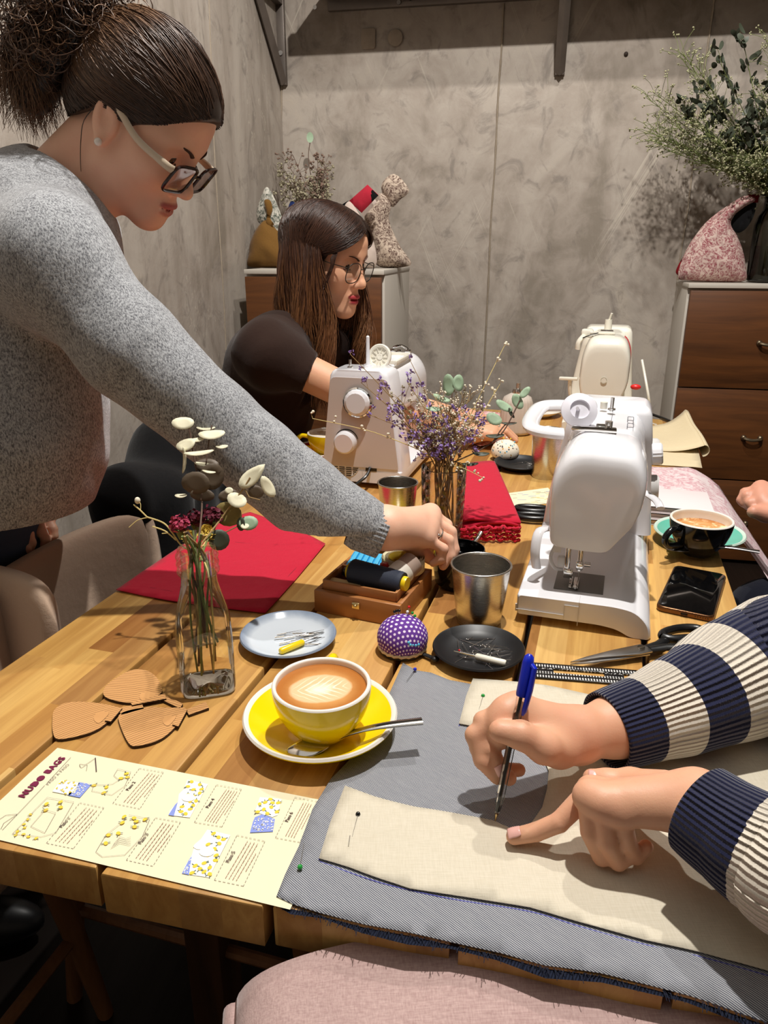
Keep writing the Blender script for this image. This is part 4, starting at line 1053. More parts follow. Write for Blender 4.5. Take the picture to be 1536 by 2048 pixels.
def letters(body, size, pos, mat, name, parent, bold=0.0, space=1.0):
    cu = bpy.data.curves.new('lettering', 'FONT'); cu.body = body; cu.size = size; cu.offset = bold; cu.space_character = space; cu.resolution_u = 3
    tmp = bpy.data.objects.new('lettering', cu); COL.objects.link(tmp)
    dg = bpy.context.evaluated_depsgraph_get(); me = bpy.data.meshes.new_from_object(tmp.evaluated_get(dg)); bpy.data.objects.remove(tmp); bpy.data.curves.remove(cu)
    me.materials.clear(); me.materials.append(mat); o = bpy.data.objects.new(name, me); COL.objects.link(o); o.parent = parent; o.location = (pos[0], pos[1], ZI); return o
q0, q1 = pg(48, 1597), pg(128, 1516)
wd = q1[0] - q0[0]; o = letters('NUDO BAGS', wd / 5.6, (q0[0], q0[1]), I_pur, 'title_lettering', page, .00045, 1.12)
o.scale = (wd / max(1e-6, max(v.co.x for v in o.data.vertices)),) * 2 + (1,)
ws = [v.co.x for v in o.data.vertices]; sc = o.scale[0]; m = MB()
def textw(b):
    t_ = letters(b, wd / 5.6, (0, 0), I_pur, 'probe', page, .00045, 1.12); x1_ = max(v.co.x for v in t_.data.vertices); me_ = t_.data; bpy.data.objects.remove(t_); bpy.data.meshes.remove(me_); return x1_
# the D, the O and the B are printed solid
e_ = [textw(b) for b in ('NU', 'NUD', 'NUDO', 'NUDO B')]; hh = max(v.co.y for v in o.data.vertices) * sc
for x0_, x1_ in ((e_[0] + (e_[1] - e_[0]) * .28, e_[1] - (e_[1] - e_[0]) * .14), (e_[1] + (e_[2] - e_[1]) * .26, e_[2] - (e_[2] - e_[1]) * .14), (e_[3] - (e_[1] - e_[0]) * .74, e_[3] - (e_[1] - e_[0]) * .16)):
    m.prism([(q0[0] + x0_ * sc, q0[1] + hh * .10), (q0[0] + x1_ * sc, q0[1] + hh * .10), (q0[0] + x1_ * sc, q0[1] + hh * .90), (q0[0] + x0_ * sc, q0[1] + hh * .90)], ZI - .0002, ZI + .0001)
m.build('solid_letter_fill', I_pur, page)
a = pg(97, 1572); b = pg(138, 1530); o = letters('PASO A PASO', .006, a, I_gry, 'subtitle_lettering', page, 0, 1.1); o.scale = ((b[0] - a[0]) / max(v.co.x for v in o.data.vertices),) * 2 + (1,)
m = MB(); stroke(m, [pg(5, 1662), pg(90, 1572)], .00016); stroke(m, [pg(94, 1568), pg(142, 1516)], .00016)
stroke(m, [pg(191, 1517), pg(193, 1545)], .0005); hp = smoothpath([(*pg(190, 1518), 0), (*pg(172, 1530), 0), (*pg(160, 1530), 0), (*pg(163, 1537), 0), (*pg(174, 1531), 0), (*pg(173, 1543), 0)], 5); stroke(m, [(p.x, p.y) for p in hp], .00018)
stroke(m, [pg(0, 1640), pg(12, 1632), pg(35, 1630), pg(8, 1648), pg(2, 1660)], .00018)
m.build('line_drawing', I_dk, page)
def stepbox(n, tl, tr, br, bl, head, lines):
    P = [Vector(pg(*q)) for q in (tl, tr, br, bl)]; m = MB(); dashed(m, P + [P[0]]); m.build('dashed_frame', I_gry, page)
    h = pg(*head); letters('Paso %d' % n, .0046, h, I_dk, 'step_heading', page, .0001)
    # body copy, too small to read in the print: short broken strokes
    m = MB(); r = random.Random(n); xc = (P[0].x + P[1].x + P[2].x + P[3].x) / 4
    W_ = max(p.x for p in P) - min(p.x for p in P); y0 = h[1] - .0030; y1 = min(p.y for p in P) + .0030
    for k in range(lines):
        y = y0 + (y1 - y0) * (k + .5) / lines; wl = W_ * (.84 if k < lines - 1 else .4); x = xc - wl / 2
        while x < xc + wl / 2: l = r.uniform(.0012, .004); stroke(m, [(x, y), (min(x + l, xc + wl / 2), y)], .00030); x += l + .0008
    m.build('step_text', I_brn, page)
stepbox(1, (160, 1607), (208, 1617), (147, 1699), (93, 1688), (124, 1657), 5)
stepbox(2, (279, 1538), (327, 1546), (280, 1619), (226, 1608), (257, 1583), 5)
stepbox(3, (311, 1637), (361, 1646), (306, 1734), (253, 1722), (282, 1690), 5)
stepbox(4, (433, 1571), (483, 1580), (444, 1655), (389, 1646), (417, 1618), 6)
stepbox(5, (474, 1672), (530, 1684), (487, 1774), (429, 1762), (458, 1727), 5)
stepbox(6, (590, 1596), (634, 1604), (600, 1686), (551, 1677), (576, 1646), 5)
def lemons(m, pts, nl, seed, rad=.0021):
    r = random.Random(seed); P = [Vector(pg(*p)) for p in pts]; x0, x1 = min(p.x for p in P), max(p.x for p in P); y0, y1 = min(p.y for p in P), max(p.y for p in P); done = []; t = 0
    while len(done) < nl and t < 3000:
        t += 1; c = Vector((r.uniform(x0, x1), r.uniform(y0, y1))); ins = False; j = len(P) - 1
        for i in range(len(P)):
            if (P[i].y > c.y) != (P[j].y > c.y) and c.x < (P[j].x - P[i].x) * (c.y - P[i].y) / (P[j].y - P[i].y) + P[i].x: ins = not ins
            j = i
        if not ins or any((c - d).length < rad * 2.3 for d in done): continue
        done.append(c); blob(m, c, rad * 1.1, rad * .85, 1, ZI + .0003, rot=r.random() * 6)
        for s in (0, 1): a = r.random() * 6.28; blob(m, c + Vector((math.cos(a), math.sin(a))) * rad * 1.25, rad * .65, rad * .22, 2, ZI + .00035, 7, a)
def patch(m, pts, mi, z=ZI): P = [pg(*p) for p in pts]; m.add([(p[0], p[1], z) for p in P], [tuple(range(len(P)))], mi)
def outline(m, pts, close=True): P = [pg(*p) for p in pts]; stroke(m, P + ([P[0]] if close else []), .00016, 3, ZI + .0004)
I4 = [I_wht, I_yel, I_leaf] if False else [I_wht, I_yel, I_lin, I_gry, I_blu]
def dotted(m, pts, n, seed):
    r = random.Random(seed); P = [pg(*p) for p in pts]
    for _ in range(n): a, b, c = r.random(), r.random(), 0; x = P[0][0] * (1 - a) * (1 - b) + P[1][0] * a * (1 - b) + P[2][0] * a * b + P[3][0] * (1 - a) * b; y = P[0][1] * (1 - a) * (1 - b) + P[1][1] * a * (1 - b) + P[2][1] * a * b + P[3][1] * (1 - a) * b; blob(m, (x, y), .0007, .0005, 0, ZI + .0004, 6, r.random() * 3)
def illus(fn): m = MB(); fn(m); m.build('step_illustration', I4, page, smooth=False)
def i1(m):
    q = [(95, 1597), (148, 1606), (112, 1668), (82, 1676), (25, 1670), (45, 1650), (72, 1620)]; outline(m, q); lemons(m, [(95, 1597), (135, 1602), (115, 1625), (88, 1622)], 4, 1); lemons(m, [(33, 1664), (85, 1676), (80, 1682), (28, 1676)], 5, 2, .0016); lemons(m, [(60, 1630), (70, 1620), (50, 1660), (40, 1660)], 4, 3, .0014)
    outline(m, [(62, 1655), (90, 1622), (112, 1628), (90, 1668)])
def i0(m):
    patch(m, [(122, 1562), (160, 1568), (140, 1592), (105, 1585)], 0); lemons(m, [(122, 1562), (155, 1568), (140, 1592), (108, 1586)], 14, 4, .0011)
    patch(m, [(158, 1566), (184, 1570), (160, 1597), (136, 1592), (140, 1586), (150, 1588)], 4); dotted(m, [(160, 1568), (182, 1571), (160, 1595), (142, 1591)], 40, 1)
def i2(m):
    q = [(236, 1540), (262, 1546), (250, 1574), (224, 1592), (184, 1584), (188, 1572), (210, 1572), (226, 1570), (238, 1562), (228, 1553)]; outline(m, q); lemons(m, q, 6, 5)
def i3(m):
    q = [(258, 1632), (300, 1640), (285, 1675), (250, 1712), (205, 1716), (192, 1706), (212, 1672), (240, 1650)]; outline(m, q, False); lemons(m, [(250, 1632), (296, 1640), (286, 1668), (262, 1650), (222, 1690), (200, 1712), (205, 1680)], 9, 6)
    for k in range(4): outline(m, [(228 - k * 2, 1690 + k * 3), (240, 1676 + k * 4), (252 + k * 2, 1680 + k * 4), (262, 1676 + k * 5)], False)
def i4(m):
    patch(m, [(375, 1561), (416, 1570), (380, 1637), (338, 1632), (340, 1622), (356, 1606), (358, 1590), (368, 1580)], 0); patch(m, [(350, 1612), (356, 1606), (348, 1634), (337, 1632)], 4, ZI + .0002); lemons(m, [(378, 1563), (412, 1570), (380, 1634), (352, 1630)], 15, 7)
    c = pg(377, 1598); blob(m, c, .0048, .0062, 0, ZI + .0006, 14); m.build
def i5(m):
    patch(m, [(415, 1661), (461, 1672), (418, 1757), (365, 1749), (370, 1735), (384, 1712), (390, 1690), (402, 1680)], 0); patch(m, [(378, 1722), (384, 1714), (378, 1752), (364, 1749)], 4, ZI + .0002); dotted(m, [(379, 1724), (383, 1718), (377, 1750), (367, 1748)], 14, 3); lemons(m, [(417, 1664), (458, 1673), (418, 1755), (382, 1748)], 17, 8)
    c = pg(414, 1706); blob(m, c, .0052, .0066, 0, ZI + .0006, 14); blob(m, pg(398, 1695), .0035, .0045, 0, ZI + .0005, 12)
def i6(m):
    patch(m, [(520, 1596), (563, 1600), (555, 1632), (545, 1636), (510, 1626)], 0); lemons(m, [(522, 1598), (560, 1602), (553, 1632), (513, 1626)], 10, 9)
    patch(m, [(510, 1636), (525, 1630), (550, 1640), (546, 1665), (500, 1667), (506, 1645)], 4); dotted(m, [(513, 1637), (547, 1641), (545, 1663), (503, 1664)], 70, 2)
for f in (i0, i1, i2, i3, i4, i5, i6): illus(f)
# second card lying further off
q = [PT(1008, 988, TZ), PT(1096, 976, TZ), PT(1120, 1004, TZ), PT(1030, 1016, TZ)]
t = thing('instruction_card', 'cream card with faint drawings between red bundle and near machine', 'paper', q[0])
m = MB(); m.grid(lambda a, b: q[0].lerp(q[1], a).lerp(q[3].lerp(q[2], a), b) + Vector((0, 0, .0008)), 6, 6); m.build('sheet', m_paper, t, world=True)
m = MB(); rr = random.Random(2)
for k in range(26):
    a, b = rr.uniform(.08, .92), rr.uniform(.1, .9); c = q[0].lerp(q[1], a).lerp(q[3].lerp(q[2], a), b); d = Vector((rr.uniform(.006, .02), rr.uniform(-.002, .004), 0))
    m.tube([c + Vector((0, 0, .0011)), c + d + Vector((0, 0, .0011))], .0006, 4, flat=.3, mi=[0, 0, 1, 2][k % 4])
m.build('faint_drawing', [I_gry, I_yel, I_blu], t, world=True)

# ---- three laser-cut wooden bag shapes
def cut_mat(name, seed):
    t = NT(name); u = t.co(True); x, y, z = t.sep(u); n = t.noise(u, 30, 3); g = t.noise(t.mp(u, (10, 160, 1)), 1, 5)
    yy = t.math('ADD', y, t.math('MULTIPLY', t.math('MULTIPLY', x, x), 2.2))
    s = t.ramp(t.math('FRACT', t.math('MULTIPLY', yy, 285)), [(.0, .9), (.12, .9), (.22, 0)])
    base = t.mix(g, lin(216, 162, 102), lin(194, 140, 82))
    t.P(Base_Color=t.mix(t.math('MULTIPLY', s, t.sep(t.co(True))[2] if False else 1.0), base, lin(84, 50, 26)), Roughness=.6); return t.m
m_burn = flat('burnt_edge', lin(52, 32, 20), .7); m_cutw = cut_mat('engraved_plywood', 0); m_plain = wood_plain('plain_plywood', lin(214, 160, 100), lin(192, 138, 82), .6, 0)
def bagcut(label, px, tail, hole, axis):
    P = [PT(a, b, TZ) for a, b in px]; c = sum(P, Vector()) / len(P); t = thing('wooden_bag_cutout', label, 'wooden cutout', c, 0, 'laser cut wooden bag shapes')
    a0, a1 = PT(*axis[0], TZ), PT(*axis[1], TZ); d = (a1 - a0).normalized(); n = Vector((-d.y, d.x, 0))
    def slab(pts, z0, z1, nm, mat, par, close=True):
        L = smoothloop([(p.x - c.x, p.y - c.y) for p in pts], 5) if close else [(p.x - c.x, p.y - c.y) for p in pts]
        m = MB(); m.prism(L, z0, z1 - .0002, 1, bev=.0003)
        k = len(L); vs = [(p[0], p[1], z1) for p in L]; uv = [((Vector((p[0], p[1], 0))).dot(d), (Vector((p[0], p[1], 0))).dot(n)) for p in L]
        m.add(vs, [tuple(range(k))], 0, None, uv); return m.build(nm, [mat, m_burn], par, smooth=False)
    body = slab(P, .0003, .0036, 'body', m_cutw, t)
    slab([PT(a, b, TZ + .0036) for a, b in tail[0]], .0036, .0056, 'knot', m_cutw, t, False)
    slab([PT(a, b, TZ + .0020) for a, b in tail[1]], .0003, .0036, 'handle_end', m_cutw, t, False)
    slab([PT(a, b, TZ + .0036) for a, b in hole], .0030, .0041, 'strap_opening', m_plain, t)
bagcut('left wooden bag cutout at the corner of the printed sheet', [(106, 1444), (110, 1425), (130, 1412), (165, 1409), (205, 1413), (238, 1422), (225, 1440), (200, 1462), (165, 1476), (118, 1484), (107, 1470)],
       ([(210, 1444), (230, 1416), (245, 1419), (222, 1446)], [(236, 1420), (284, 1408), (288, 1420), (243, 1432)]), [(188, 1440), (190, 1430), (205, 1424), (218, 1427), (205, 1442), (196, 1447)], ((106, 1470), (250, 1420)))
bagcut('upper wooden bag cutout beside the bottle', [(208, 1395), (212, 1378), (232, 1362), (262, 1346), (290, 1345), (312, 1358), (324, 1380), (322, 1392), (300, 1404), (262, 1411), (225, 1405)],
       ([(262, 1409), (330, 1390), (333, 1400), (265, 1413)], [(322, 1401), (334, 1394), (366, 1410), (360, 1419)]), [(280, 1398), (282, 1388), (297, 1384), (312, 1390), (308, 1397), (290, 1402)], ((205, 1380), (330, 1395)))
bagcut('lower right wooden bag cutout nearest the yellow saucer', [(238, 1446), (244, 1432), (268, 1424), (300, 1420), (340, 1421), (372, 1422), (365, 1440), (345, 1466), (318, 1486), (280, 1497), (258, 1492)],
       ([(345, 1452), (362, 1421), (375, 1422), (357, 1456)], [(372, 1422), (412, 1406), (418, 1418), (378, 1432)]), [(326, 1446), (328, 1436), (340, 1432), (352, 1434), (342, 1448), (334, 1452)], ((245, 1470), (390, 1425)))
# ================================================================= sewing machines
m_wp = flat('white_machine_plastic', lin(232, 232, 236), .16, Coat_Weight=.3, Coat_Roughness=.06)
m_wp2 = flat('cream_machine_plastic', lin(232, 228, 214), .18, Coat_Weight=.3, Coat_Roughness=.08)
m_gp = flat('light_grey_plastic', lin(206, 204, 202), .3)
m_grey = flat('plate_grey', lin(120, 116, 112), .35, .3)
m_chrome = metal('chrome', (.75, .74, .72), .1, False)
m_frost = flat('frosted_plastic', lin(226, 224, 232), .25)
m_print = flat('grey_print', lin(90, 90, 96), .6)
def loft(m, secs, mi=0, cap=True):
    k = len(secs[0]); vs = [p for s in secs for p in s]; fs = []
    for i in range(len(secs) - 1):
        for j in range(k): fs.append((i * k + j, i * k + (j + 1) % k, (i + 1) * k + (j + 1) % k, (i + 1) * k + j))
    if cap: fs.append(tuple(range(k))[::-1]); fs.append(tuple((len(secs) - 1) * k + j for j in range(k)))
    return m.add(vs, fs, mi)
def scl(pts, s, c): return [(c[0] + (p[0] - c[0]) * s, c[1] + (p[1] - c[1]) * s) for p in pts]
def rr_poly(pts, r, n=5):
    """polygon with rounded corners (y, z)"""
    out = []; k = len(pts)
    for i in range(k):
        a, b, c = Vector(pts[i - 1]), Vector(pts[i]), Vector(pts[(i + 1) % k]); rad = r[i] if hasattr(r, '__len__') else r
        d1 = (a - b).normalized(); d2 = (c - b).normalized(); t = min(rad, (a - b).length * .48, (c - b).length * .48)
        p, q = b + d1 * t, b + d2 * t
        for j in range(n + 1):
            s = j / n; out.append(tuple((1 - s) ** 2 * p + 2 * s * (1 - s) * b + s * s * q))
    return out
def machine(label, loc, rz, plastic, kind):
    """local x runs from the needle end to the handwheel end, y to the back, z up"""
    t = thing('sewing_machine', label, 'sewing machine', loc, rz); L = .375; H = .242
    # bed with curved free-arm leg
    prof = rr_poly([(.086, .012), (.086, .040), (-.040, .041), (-.066, .037), (-.083, .020), (-.086, .000), (-.062, .000), (-.045, .009), (-.022, .012)], [.003, .004, .02, .02, .018, .004, .006, .012, .01], 4)
    c = (0, .02); m = MB(); loft(m, [[(x, p[0], p[1]) for p in scl(prof, s, c)] for x, s in ((0, .965), (.0015, .985), (.005, 1), (L - .006, 1), (L - .002, .985), (L, .96))]); m.build('bed', plastic, t, angle=35)
    m = MB(); m.box((.003, .0865, .020), (.002, .002, .01)); [m.box((x, y, .006), (.02, .02, .012), bev=.003) for x in (.05, L - .05) for y in (.06,)]; m.build('rubber_feet', m_gp, t)
    m = MB(); m.box((.062, .010, .0412), (.062, .064, .0012), bev=.0004); b = m.build('needle_plate', m_grey, t)
    m = MB(); m.box((-.0008, .006, .024), (.001, .0006, .034)); m.box((.05, .006, .0409), (.1, .0006, .0008)); m.box((-.0008, .015, .034), (.001, .018, .0006)); m.box((-.0008, .024, .024), (.001, .0006, .02)); m.box((-.0009, .055, .0195), (.001, .062, .0007)); m.build('bed_seams', m_gp, t)
    # pillar
    m = MB(); secs = []
    for z, y0, y1, x0 in ((.036, -.086, .086, .285), (.07, -.082, .083, .29), (.13, -.076, .074, .29), (.19, -.071, .064, .285), (H - .012, -.066, .056, .28), (H - .004, -.062, .052, .284), (H, -.056, .046, .29)):
        secs.append([(x, y, z) for x, y in [(p[0] + (x0 + L) / 2, p[1] + (y0 + y1) / 2) for p in roundrect(L - x0 if z < H - .005 else (L - x0) * .94, y1 - y0, .012, 4)]])
    loft(m, secs); m.build('pillar', plastic, t, angle=50)
    # head and arm: one shell
    if kind != 'far': hd_ = rr_poly([(.056, .205), (.057, .150), (.053, .106), (.016, .102), (-.022, .103), (-.058, .158), (-.062, .205), (-.046, H - .004), (.030, H)], [.03, .05, .008, .02, .010, .04, .04, .03, .04], 5)
    else: hd_ = rr_poly([(.052, .200), (.056, .130), (.044, .086), (-.044, .086), (-.062, .130), (-.062, .205), (-.046, H), (.036, H)], [.02, .05, .01, .012, .05, .03, .03, .03], 6)
    arm = [(y, max(z, .140 + (z - .14) * .1)) for y, z in hd_]
    cc = (-.004, .160); zb_ = .105
    def shr(q, sy, sz): return [(cc[0] + (y - cc[0]) * sy, zb_ + (z - zb_) * sz) for y, z in q]
    st = [(.022, .84, .74), (.0226, .90, .82), (.0245, .935, .875), (.028, .960, .915), (.034, .978, .950), (.043, .990, .975), (.056, 1, .992), (.072, 1, 1), (.112, 1, 1), (.122, .985, .99)]
    S_ = [[(x, p[0], p[1]) for p in shr(hd_, sy, sz)] for x, sy, sz in st] + [[(x, p[0], p[1]) for p in scl(arm, k, cc)] for x, k in ((.126, .97), (.20, .965), (.33, .965))]
    m = MB(); loft(m, S_); m.build('head', plastic, t, angle=50)
    # needle bar, presser foot, threader
    m = MB(); m.cyl((.058, .012, .100), (.058, .012, .060), .0032, n=12); m.box((.058, .012, .068), (.008, .009, .012), bev=.001); m.cyl((.058, .012, .062), (.058, .012, .042), .0006, n=6); m.cyl((.058, .006, .070), (.058, -.002, .070), .0032, n=10); m.build('needle_bar', m_chrome, t)
    m = MB(); m.cyl((.058, .028, .100), (.058, .028, .052), .0036, n=12); m.box((.058, .026, .055), (.009, .012, .014), bev=.001); m.box((.050, .014, .0450), (.034, .007, .0022), bev=.0008); m.box((.050, .021, .0450), (.034, .004, .0022), bev=.0008); m.tube(smoothpath([(.034, .014, .045), (.028, .014, .047), (.025, .014, .051)], 4), .002, 8); m.build('presser_foot', m_chrome, t)
    m = MB(); m.tube(smoothpath([(.05, .045, .096), (.046, .050, .080), (.044, .044, .066), (.05, .034, .062)], 5), .0024, 8); m.box((.050, .036, .074), (.010, .010, .014), bev=.002); m.build('needle_threader', m_gp, t)
    if kind == 'near':
        m = MB(); m.cyl((.0245, .003, .146), (.0228, .003, .146), .0058, n=24); d = m.build('screw_cap', m_grey, t)
        m = MB(); m.cyl((.0278, .043, .112), (.0262, .043, .112), .0030, n=14); m.box((.029, .041, .104), (.0012, .010, .020), bev=.0005); m.build('thread_cutter', m_gp, t)
        m = MB(); m.tube(smoothpath([(.1, .050, .10), (.06, .068, .11), (.045, .071, .085), (.05, .068, .06)], 5), .007, 10, flat=.5); m.build('presser_lever', plastic, t)
        # folding carry handle at the back, spool with cap on the pin
        m = MB(); m.tube(smoothpath([(.11, .052, H - .008), (.105, .078, H - .006), (.115, .094, H - .004), (.175, .102, H - .004), (.25, .098, H - .002), (.262, .075, H), (.262, .050, H)], 6), .0125, 12, flat=.62); m.build('carry_handle', plastic, t)
        m = MB(); m.lathe([(.0001, 0), (.0235, .001), (.0250, .003), (.0245, .005), (.0135, .010), (.0128, .0060), (.0001, .006)], 48, 0, Matrix.Translation((.150, .036, H + .016)) @ Euler((R(12), R(-60), 0)).to_matrix().to_4x4()); sp = m.build('spool_cap', m_frost, t)
        m = MB(); m.tube([(.146, .0365, H + .0185), (.141, .037, H + .0215), (.137, .0375, H + .0225)], .0024, 8); m.build('spool_pin_tip', m_frost, sp)
        m = MB(); m.cyl((.155, .036, H + .014), (.235, .030, H + .006), .017, .016, 28); m.build('thread_spool', flat('white_thread', lin(228, 226, 230), .7), t)
        m = MB(); m.box((.108, .012, H + .002), (.012, .058, .006), bev=.002); m.cyl((.116, -.006, H + .003), (.116, -.006, H + .012), .005, n=14); m.box((.116, .004, H + .006), (.006, .012, .003), bev=.0008); m.build('thread_guide', m_chrome, t)
        m = MB(); m.cyl((.245, -.006, H), (.245, -.006, H + .020), .0028, n=12); m.cyl((.245, -.006, H + .002), (.245, -.006, H + .004), .006, n=14); m.build('bobbin_winder', m_chrome, t)
        m = MB(); m.cyl((.26, .006, H), (.26, .006, H + .010), .0055, n=14); m.build('winder_stop', m_wp2, t)
        m = MB(); [m.box((x, y, H - .0028), (.001, .008, .0006)) for x, y in ((.155, -.034), (.180, -.034), (.200, -.034), (.225, -.034))]; [m.box((x, y, H - .0028), (.022, .001, .0006)) for x, y in ((.167, -.030), (.167, -.038), (.212, -.030), (.212, -.038))]; m.box((.20, -.008, H + .0004), (.09, .0005, .0006)); m.build('printed_marks', m_print, t)
        m = MB(); m.lathe([(.0001, .014), (.012, .014), (.0145, .012), (.0145, .001), (.013, 0), (.0001, 0)], 40, 0, Matrix.Translation((.150, -.066, .205)) @ Euler((R(82), 0, 0)).to_matrix().to_4x4(), rad=lambda a, z: 1 + .03 * math.cos(a * 22)); m.build('tension_dial', plastic, t, angle=25)
        m = MB(); m.tube(smoothpath([(.15, -.062, .15), (.13, -.078, .146), (.115, -.084, .140)], 5), .006, 10, flat=.6); m.build('reverse_lever', plastic, t)
        m = MB(); m.lathe([(.0001, .016), (.018, .016), (.021, .012), (.021, 0), (.0001, 0)], 40, 0, Matrix.Translation((.325, -.068, .165)) @ Euler((R(86), 0, 0)).to_matrix().to_4x4()); m.build('stitch_dial', m_gp, t)
        m = MB(); m.lathe([(.0001, .016), (.018, .016), (.021, .012), (.021, 0), (.0001, 0)], 40, 0, Matrix.Translation((.325, -.074, .105)) @ Euler((R(86), 0, 0)).to_matrix().to_4x4()); m.build('stitch_dial', m_gp, t)
    rw = Matrix.Translation((L, -.004, .180)) @ Euler((0, R(90), 0)).to_matrix().to_4x4()
    m = MB(); m.lathe([(.0001, .018), (.020, .018), (.026, .014), (.0275, .008), (.0275, 0), (.0001, 0)], 48, 0, rw, rad=lambda a, z: 1 + .012 * math.cos(a * 30)); hw = m.build('handwheel', plastic, t, angle=30)
    m = MB(); m.lathe([(.0275, .001), (.0305, .003), (.0305, .007), (.0278, .009)], 48, 0, rw); m.build('chrome_ring', m_chrome, hw)
    if kind == 'left':
        m = MB(); m.prism([(p[0], p[1]) for p in rr_poly([(-.083, .045), (.080, .045), (.057, H - .014), (-.062, H - .014)], [.004, .004, .012, .012], 4)], -.0004, .0012, 0, Matrix(((0, 0, 1, L), (1, 0, 0, 0), (0, 1, 0, 0), (0, 0, 0, 1)))); m.build('end_panel', flat('shade_toned_plastic', lin(206, 194, 186), .3), t)  # thin cover on the end face, its darker tone standing in for shade
        rk = Matrix.Translation((L - .001, -.030, .098)) @ Euler((0, R(92), 0)).to_matrix().to_4x4()
        m = MB(); m.lathe([(.0001, .022), (.019, .022), (.0225, .019), (.0235, .012), (.0235, 0), (.0001, 0)], 48, 0, rk); k = m.build('side_dial', m_wp, t)
        m = MB(); m.lathe([(.0240, .0002), (.0256, .0002), (.0256, .002), (.0240, .002)], 48, 0, rk); m.build('dial_groove', m_blkp, k)
        m = MB(); 
        for i in range(14):
            z = .052 + (i - 6.5) * .0042; hw_ = math.sqrt(max(0, .030 ** 2 - (z - .052) ** 2))
            for j in range(4):
                y0 = -.034 - .0285 + j * .0150; a = max(y0, -.034 - hw_); b = min(y0 + .0115, -.034 + hw_)
                if b - a > .002: m.box((L + .0002, (a + b) / 2, z), (.001, b - a, .0017))
        g = m.build('vent_grille', m_blkp, t); g['kind'] = 'stuff'
        m = MB(); n = 40; m.tube([(L + .0002, -.034 + .031 * math.cos(2 * PI * i / n), .052 + .031 * math.sin(2 * PI * i / n)) for i in range(n + 1)], .0007, 6, cap=False); m.build('grille_rim', m_gp, t)
        m = MB(); m.box((L + .0002, .022, .047), (.001, .024, .018), bev=.0004); m.build('power_socket', m_blkp, t)
        m = MB(); m.box((L + .0001, .003, .12), (.0006, .0008, .2)); m.build('side_seam', m_gp, t)
        m = MB(); m.tube(smoothpath([(L + .002, .02, .045), (L + .03, .015, .03), (L + .05, -.03, .006), (L + .02, -.12, .005)], 6), .0032, 8); m.build('power_cord', m_blkp, t)
        m = MB(); m.cyl((.31, -.004, H - .004), (.31, -.004, H + .058), .0042, .0036, 14); m.ball((.31, -.004, H + .058), .0037); m.cyl((.31, -.004, H - .002), (.31, -.004, H + .003), .008, n=16); m.build('spool_pin', m_wp, t)
        m = MB(); m.lathe([(.0001, .004), (.004, .004), (.0042, .0045), (.007, .004), (.0074, 0), (.024, 0), (.0262, .002), (.0262, .006), (.024, .008), (.020, .007), (.0185, .003), (.0075, .003)], 44, 0, Matrix.Translation((.268, .010, H + .014)) @ Euler((R(8), R(75), 0)).to_matrix().to_4x4()); 
        for i in range(10):
            a = 2 * PI * i / 10; m.box((0, 0, 0), (.001, .010, .0016), 0, Matrix.Translation((.268, .010, H + .014)) @ Euler((R(8), R(75), 0)).to_matrix().to_4x4() @ Matrix.Rotation(a, 4, 'Z') @ Matrix.Translation((0, .014, .005)))
        m.build('spool_cap', m_wp2, t)
        m = MB(); m.box((.18, .036, H - .002), (.13, .006, .010), bev=.001); m.box((.18, -.010, H + .001), (.13, .004, .008), bev=.001); m.box((.245, .012, H), (.005, .05, .008), bev=.001); m.box((.115, .012, H), (.005, .05, .008), bev=.001); m.build('thread_tray', m_wp2, t)
        m = MB(); m.cyl((.335, -.034, H - .002), (.335, -.034, H + .016), .0026, n=12); m.box((.335, -.034, H), (.012, .010, .004), bev=.001); m.build('bobbin_winder', m_chrome, t)
        m = MB(); [m.box((.075 + dx, dy, H + .002), (.012, .016, .010), bev=.003) for dx, dy in ((0, -.02), (.01, 0), (.0, .02))]; m.tube(smoothpath([(.06, -.02, H + .008), (.07, 0, H + .014), (.08, .02, H + .008)], 5), .003, 8); m.build('thread_guide', m_chrome, t)
        m = MB(); m.lathe([(.020, 0), (.022, .004), (.0205, .010), (.017, .012), (.0001, .012)], 36, 0, Matrix.Translation((.105, .060, .130)) @ Euler((R(-90), 0, 0)).to_matrix().to_4x4()); m.build('rear_cap', m_wp2, t)
    if kind == 'far':
        m = MB(); m.box((.105, .046, H + .002), (.03, .030, .020), bev=.006); m.box((.095, .010, H + .004), (.014, .06, .006), bev=.002); m.tube(smoothpath([(.09, .052, H - .002), (.085, .064, H - .018), (.085, .066, H - .036)], 5), .010, 10, flat=.6); m.build('carry_handle', plastic, t)
        m = MB(); m.box((.100, .0, H + .009), (.008, .03, .005), bev=.001); m.tube(smoothpath([(.088, .02, H + .004), (.080, .04, H - .002), (.078, .055, H - .008)], 5), .002, 8); m.build('thread_guide', m_chrome, t)
        m = MB(); m.cyl((.22, -.002, H), (.22, -.002, H + .026), .0095, n=18); m.cyl((.22, -.002, H + .02), (.214, -.008, H + .042), .003, n=10); m.build('spool_pin', plastic, t)
        m = MB(); m.tube([(.112, p[0], p[1]) for p in scl(hd_, 1.006, cc)][len(hd_) // 2 + 0:len(hd_) - 10], .0016, 6); m.build('red_trim', flat('red_trim', lin(196, 40, 50), .4), t)
        m = MB(); m.lathe([(.0001, .001), (.006, .001), (.0062, 0), (.0072, 0), (.0074, .0012)], 24, 0, Matrix.Translation((.0200, -.004, .142)) @ Euler((0, R(-90), 0)).to_matrix().to_4x4()); m.build('screw_cap', plastic, t)
        m = MB(); m.tube(smoothpath([(.10, .062, .06), (.09, .075, .095), (.085, .078, .130)], 5), .006, 10, flat=.7); m.box((.080, .082, .133), (.012, .046, .008), bev=.003, mat=None); m.build('presser_lever', plastic, t)
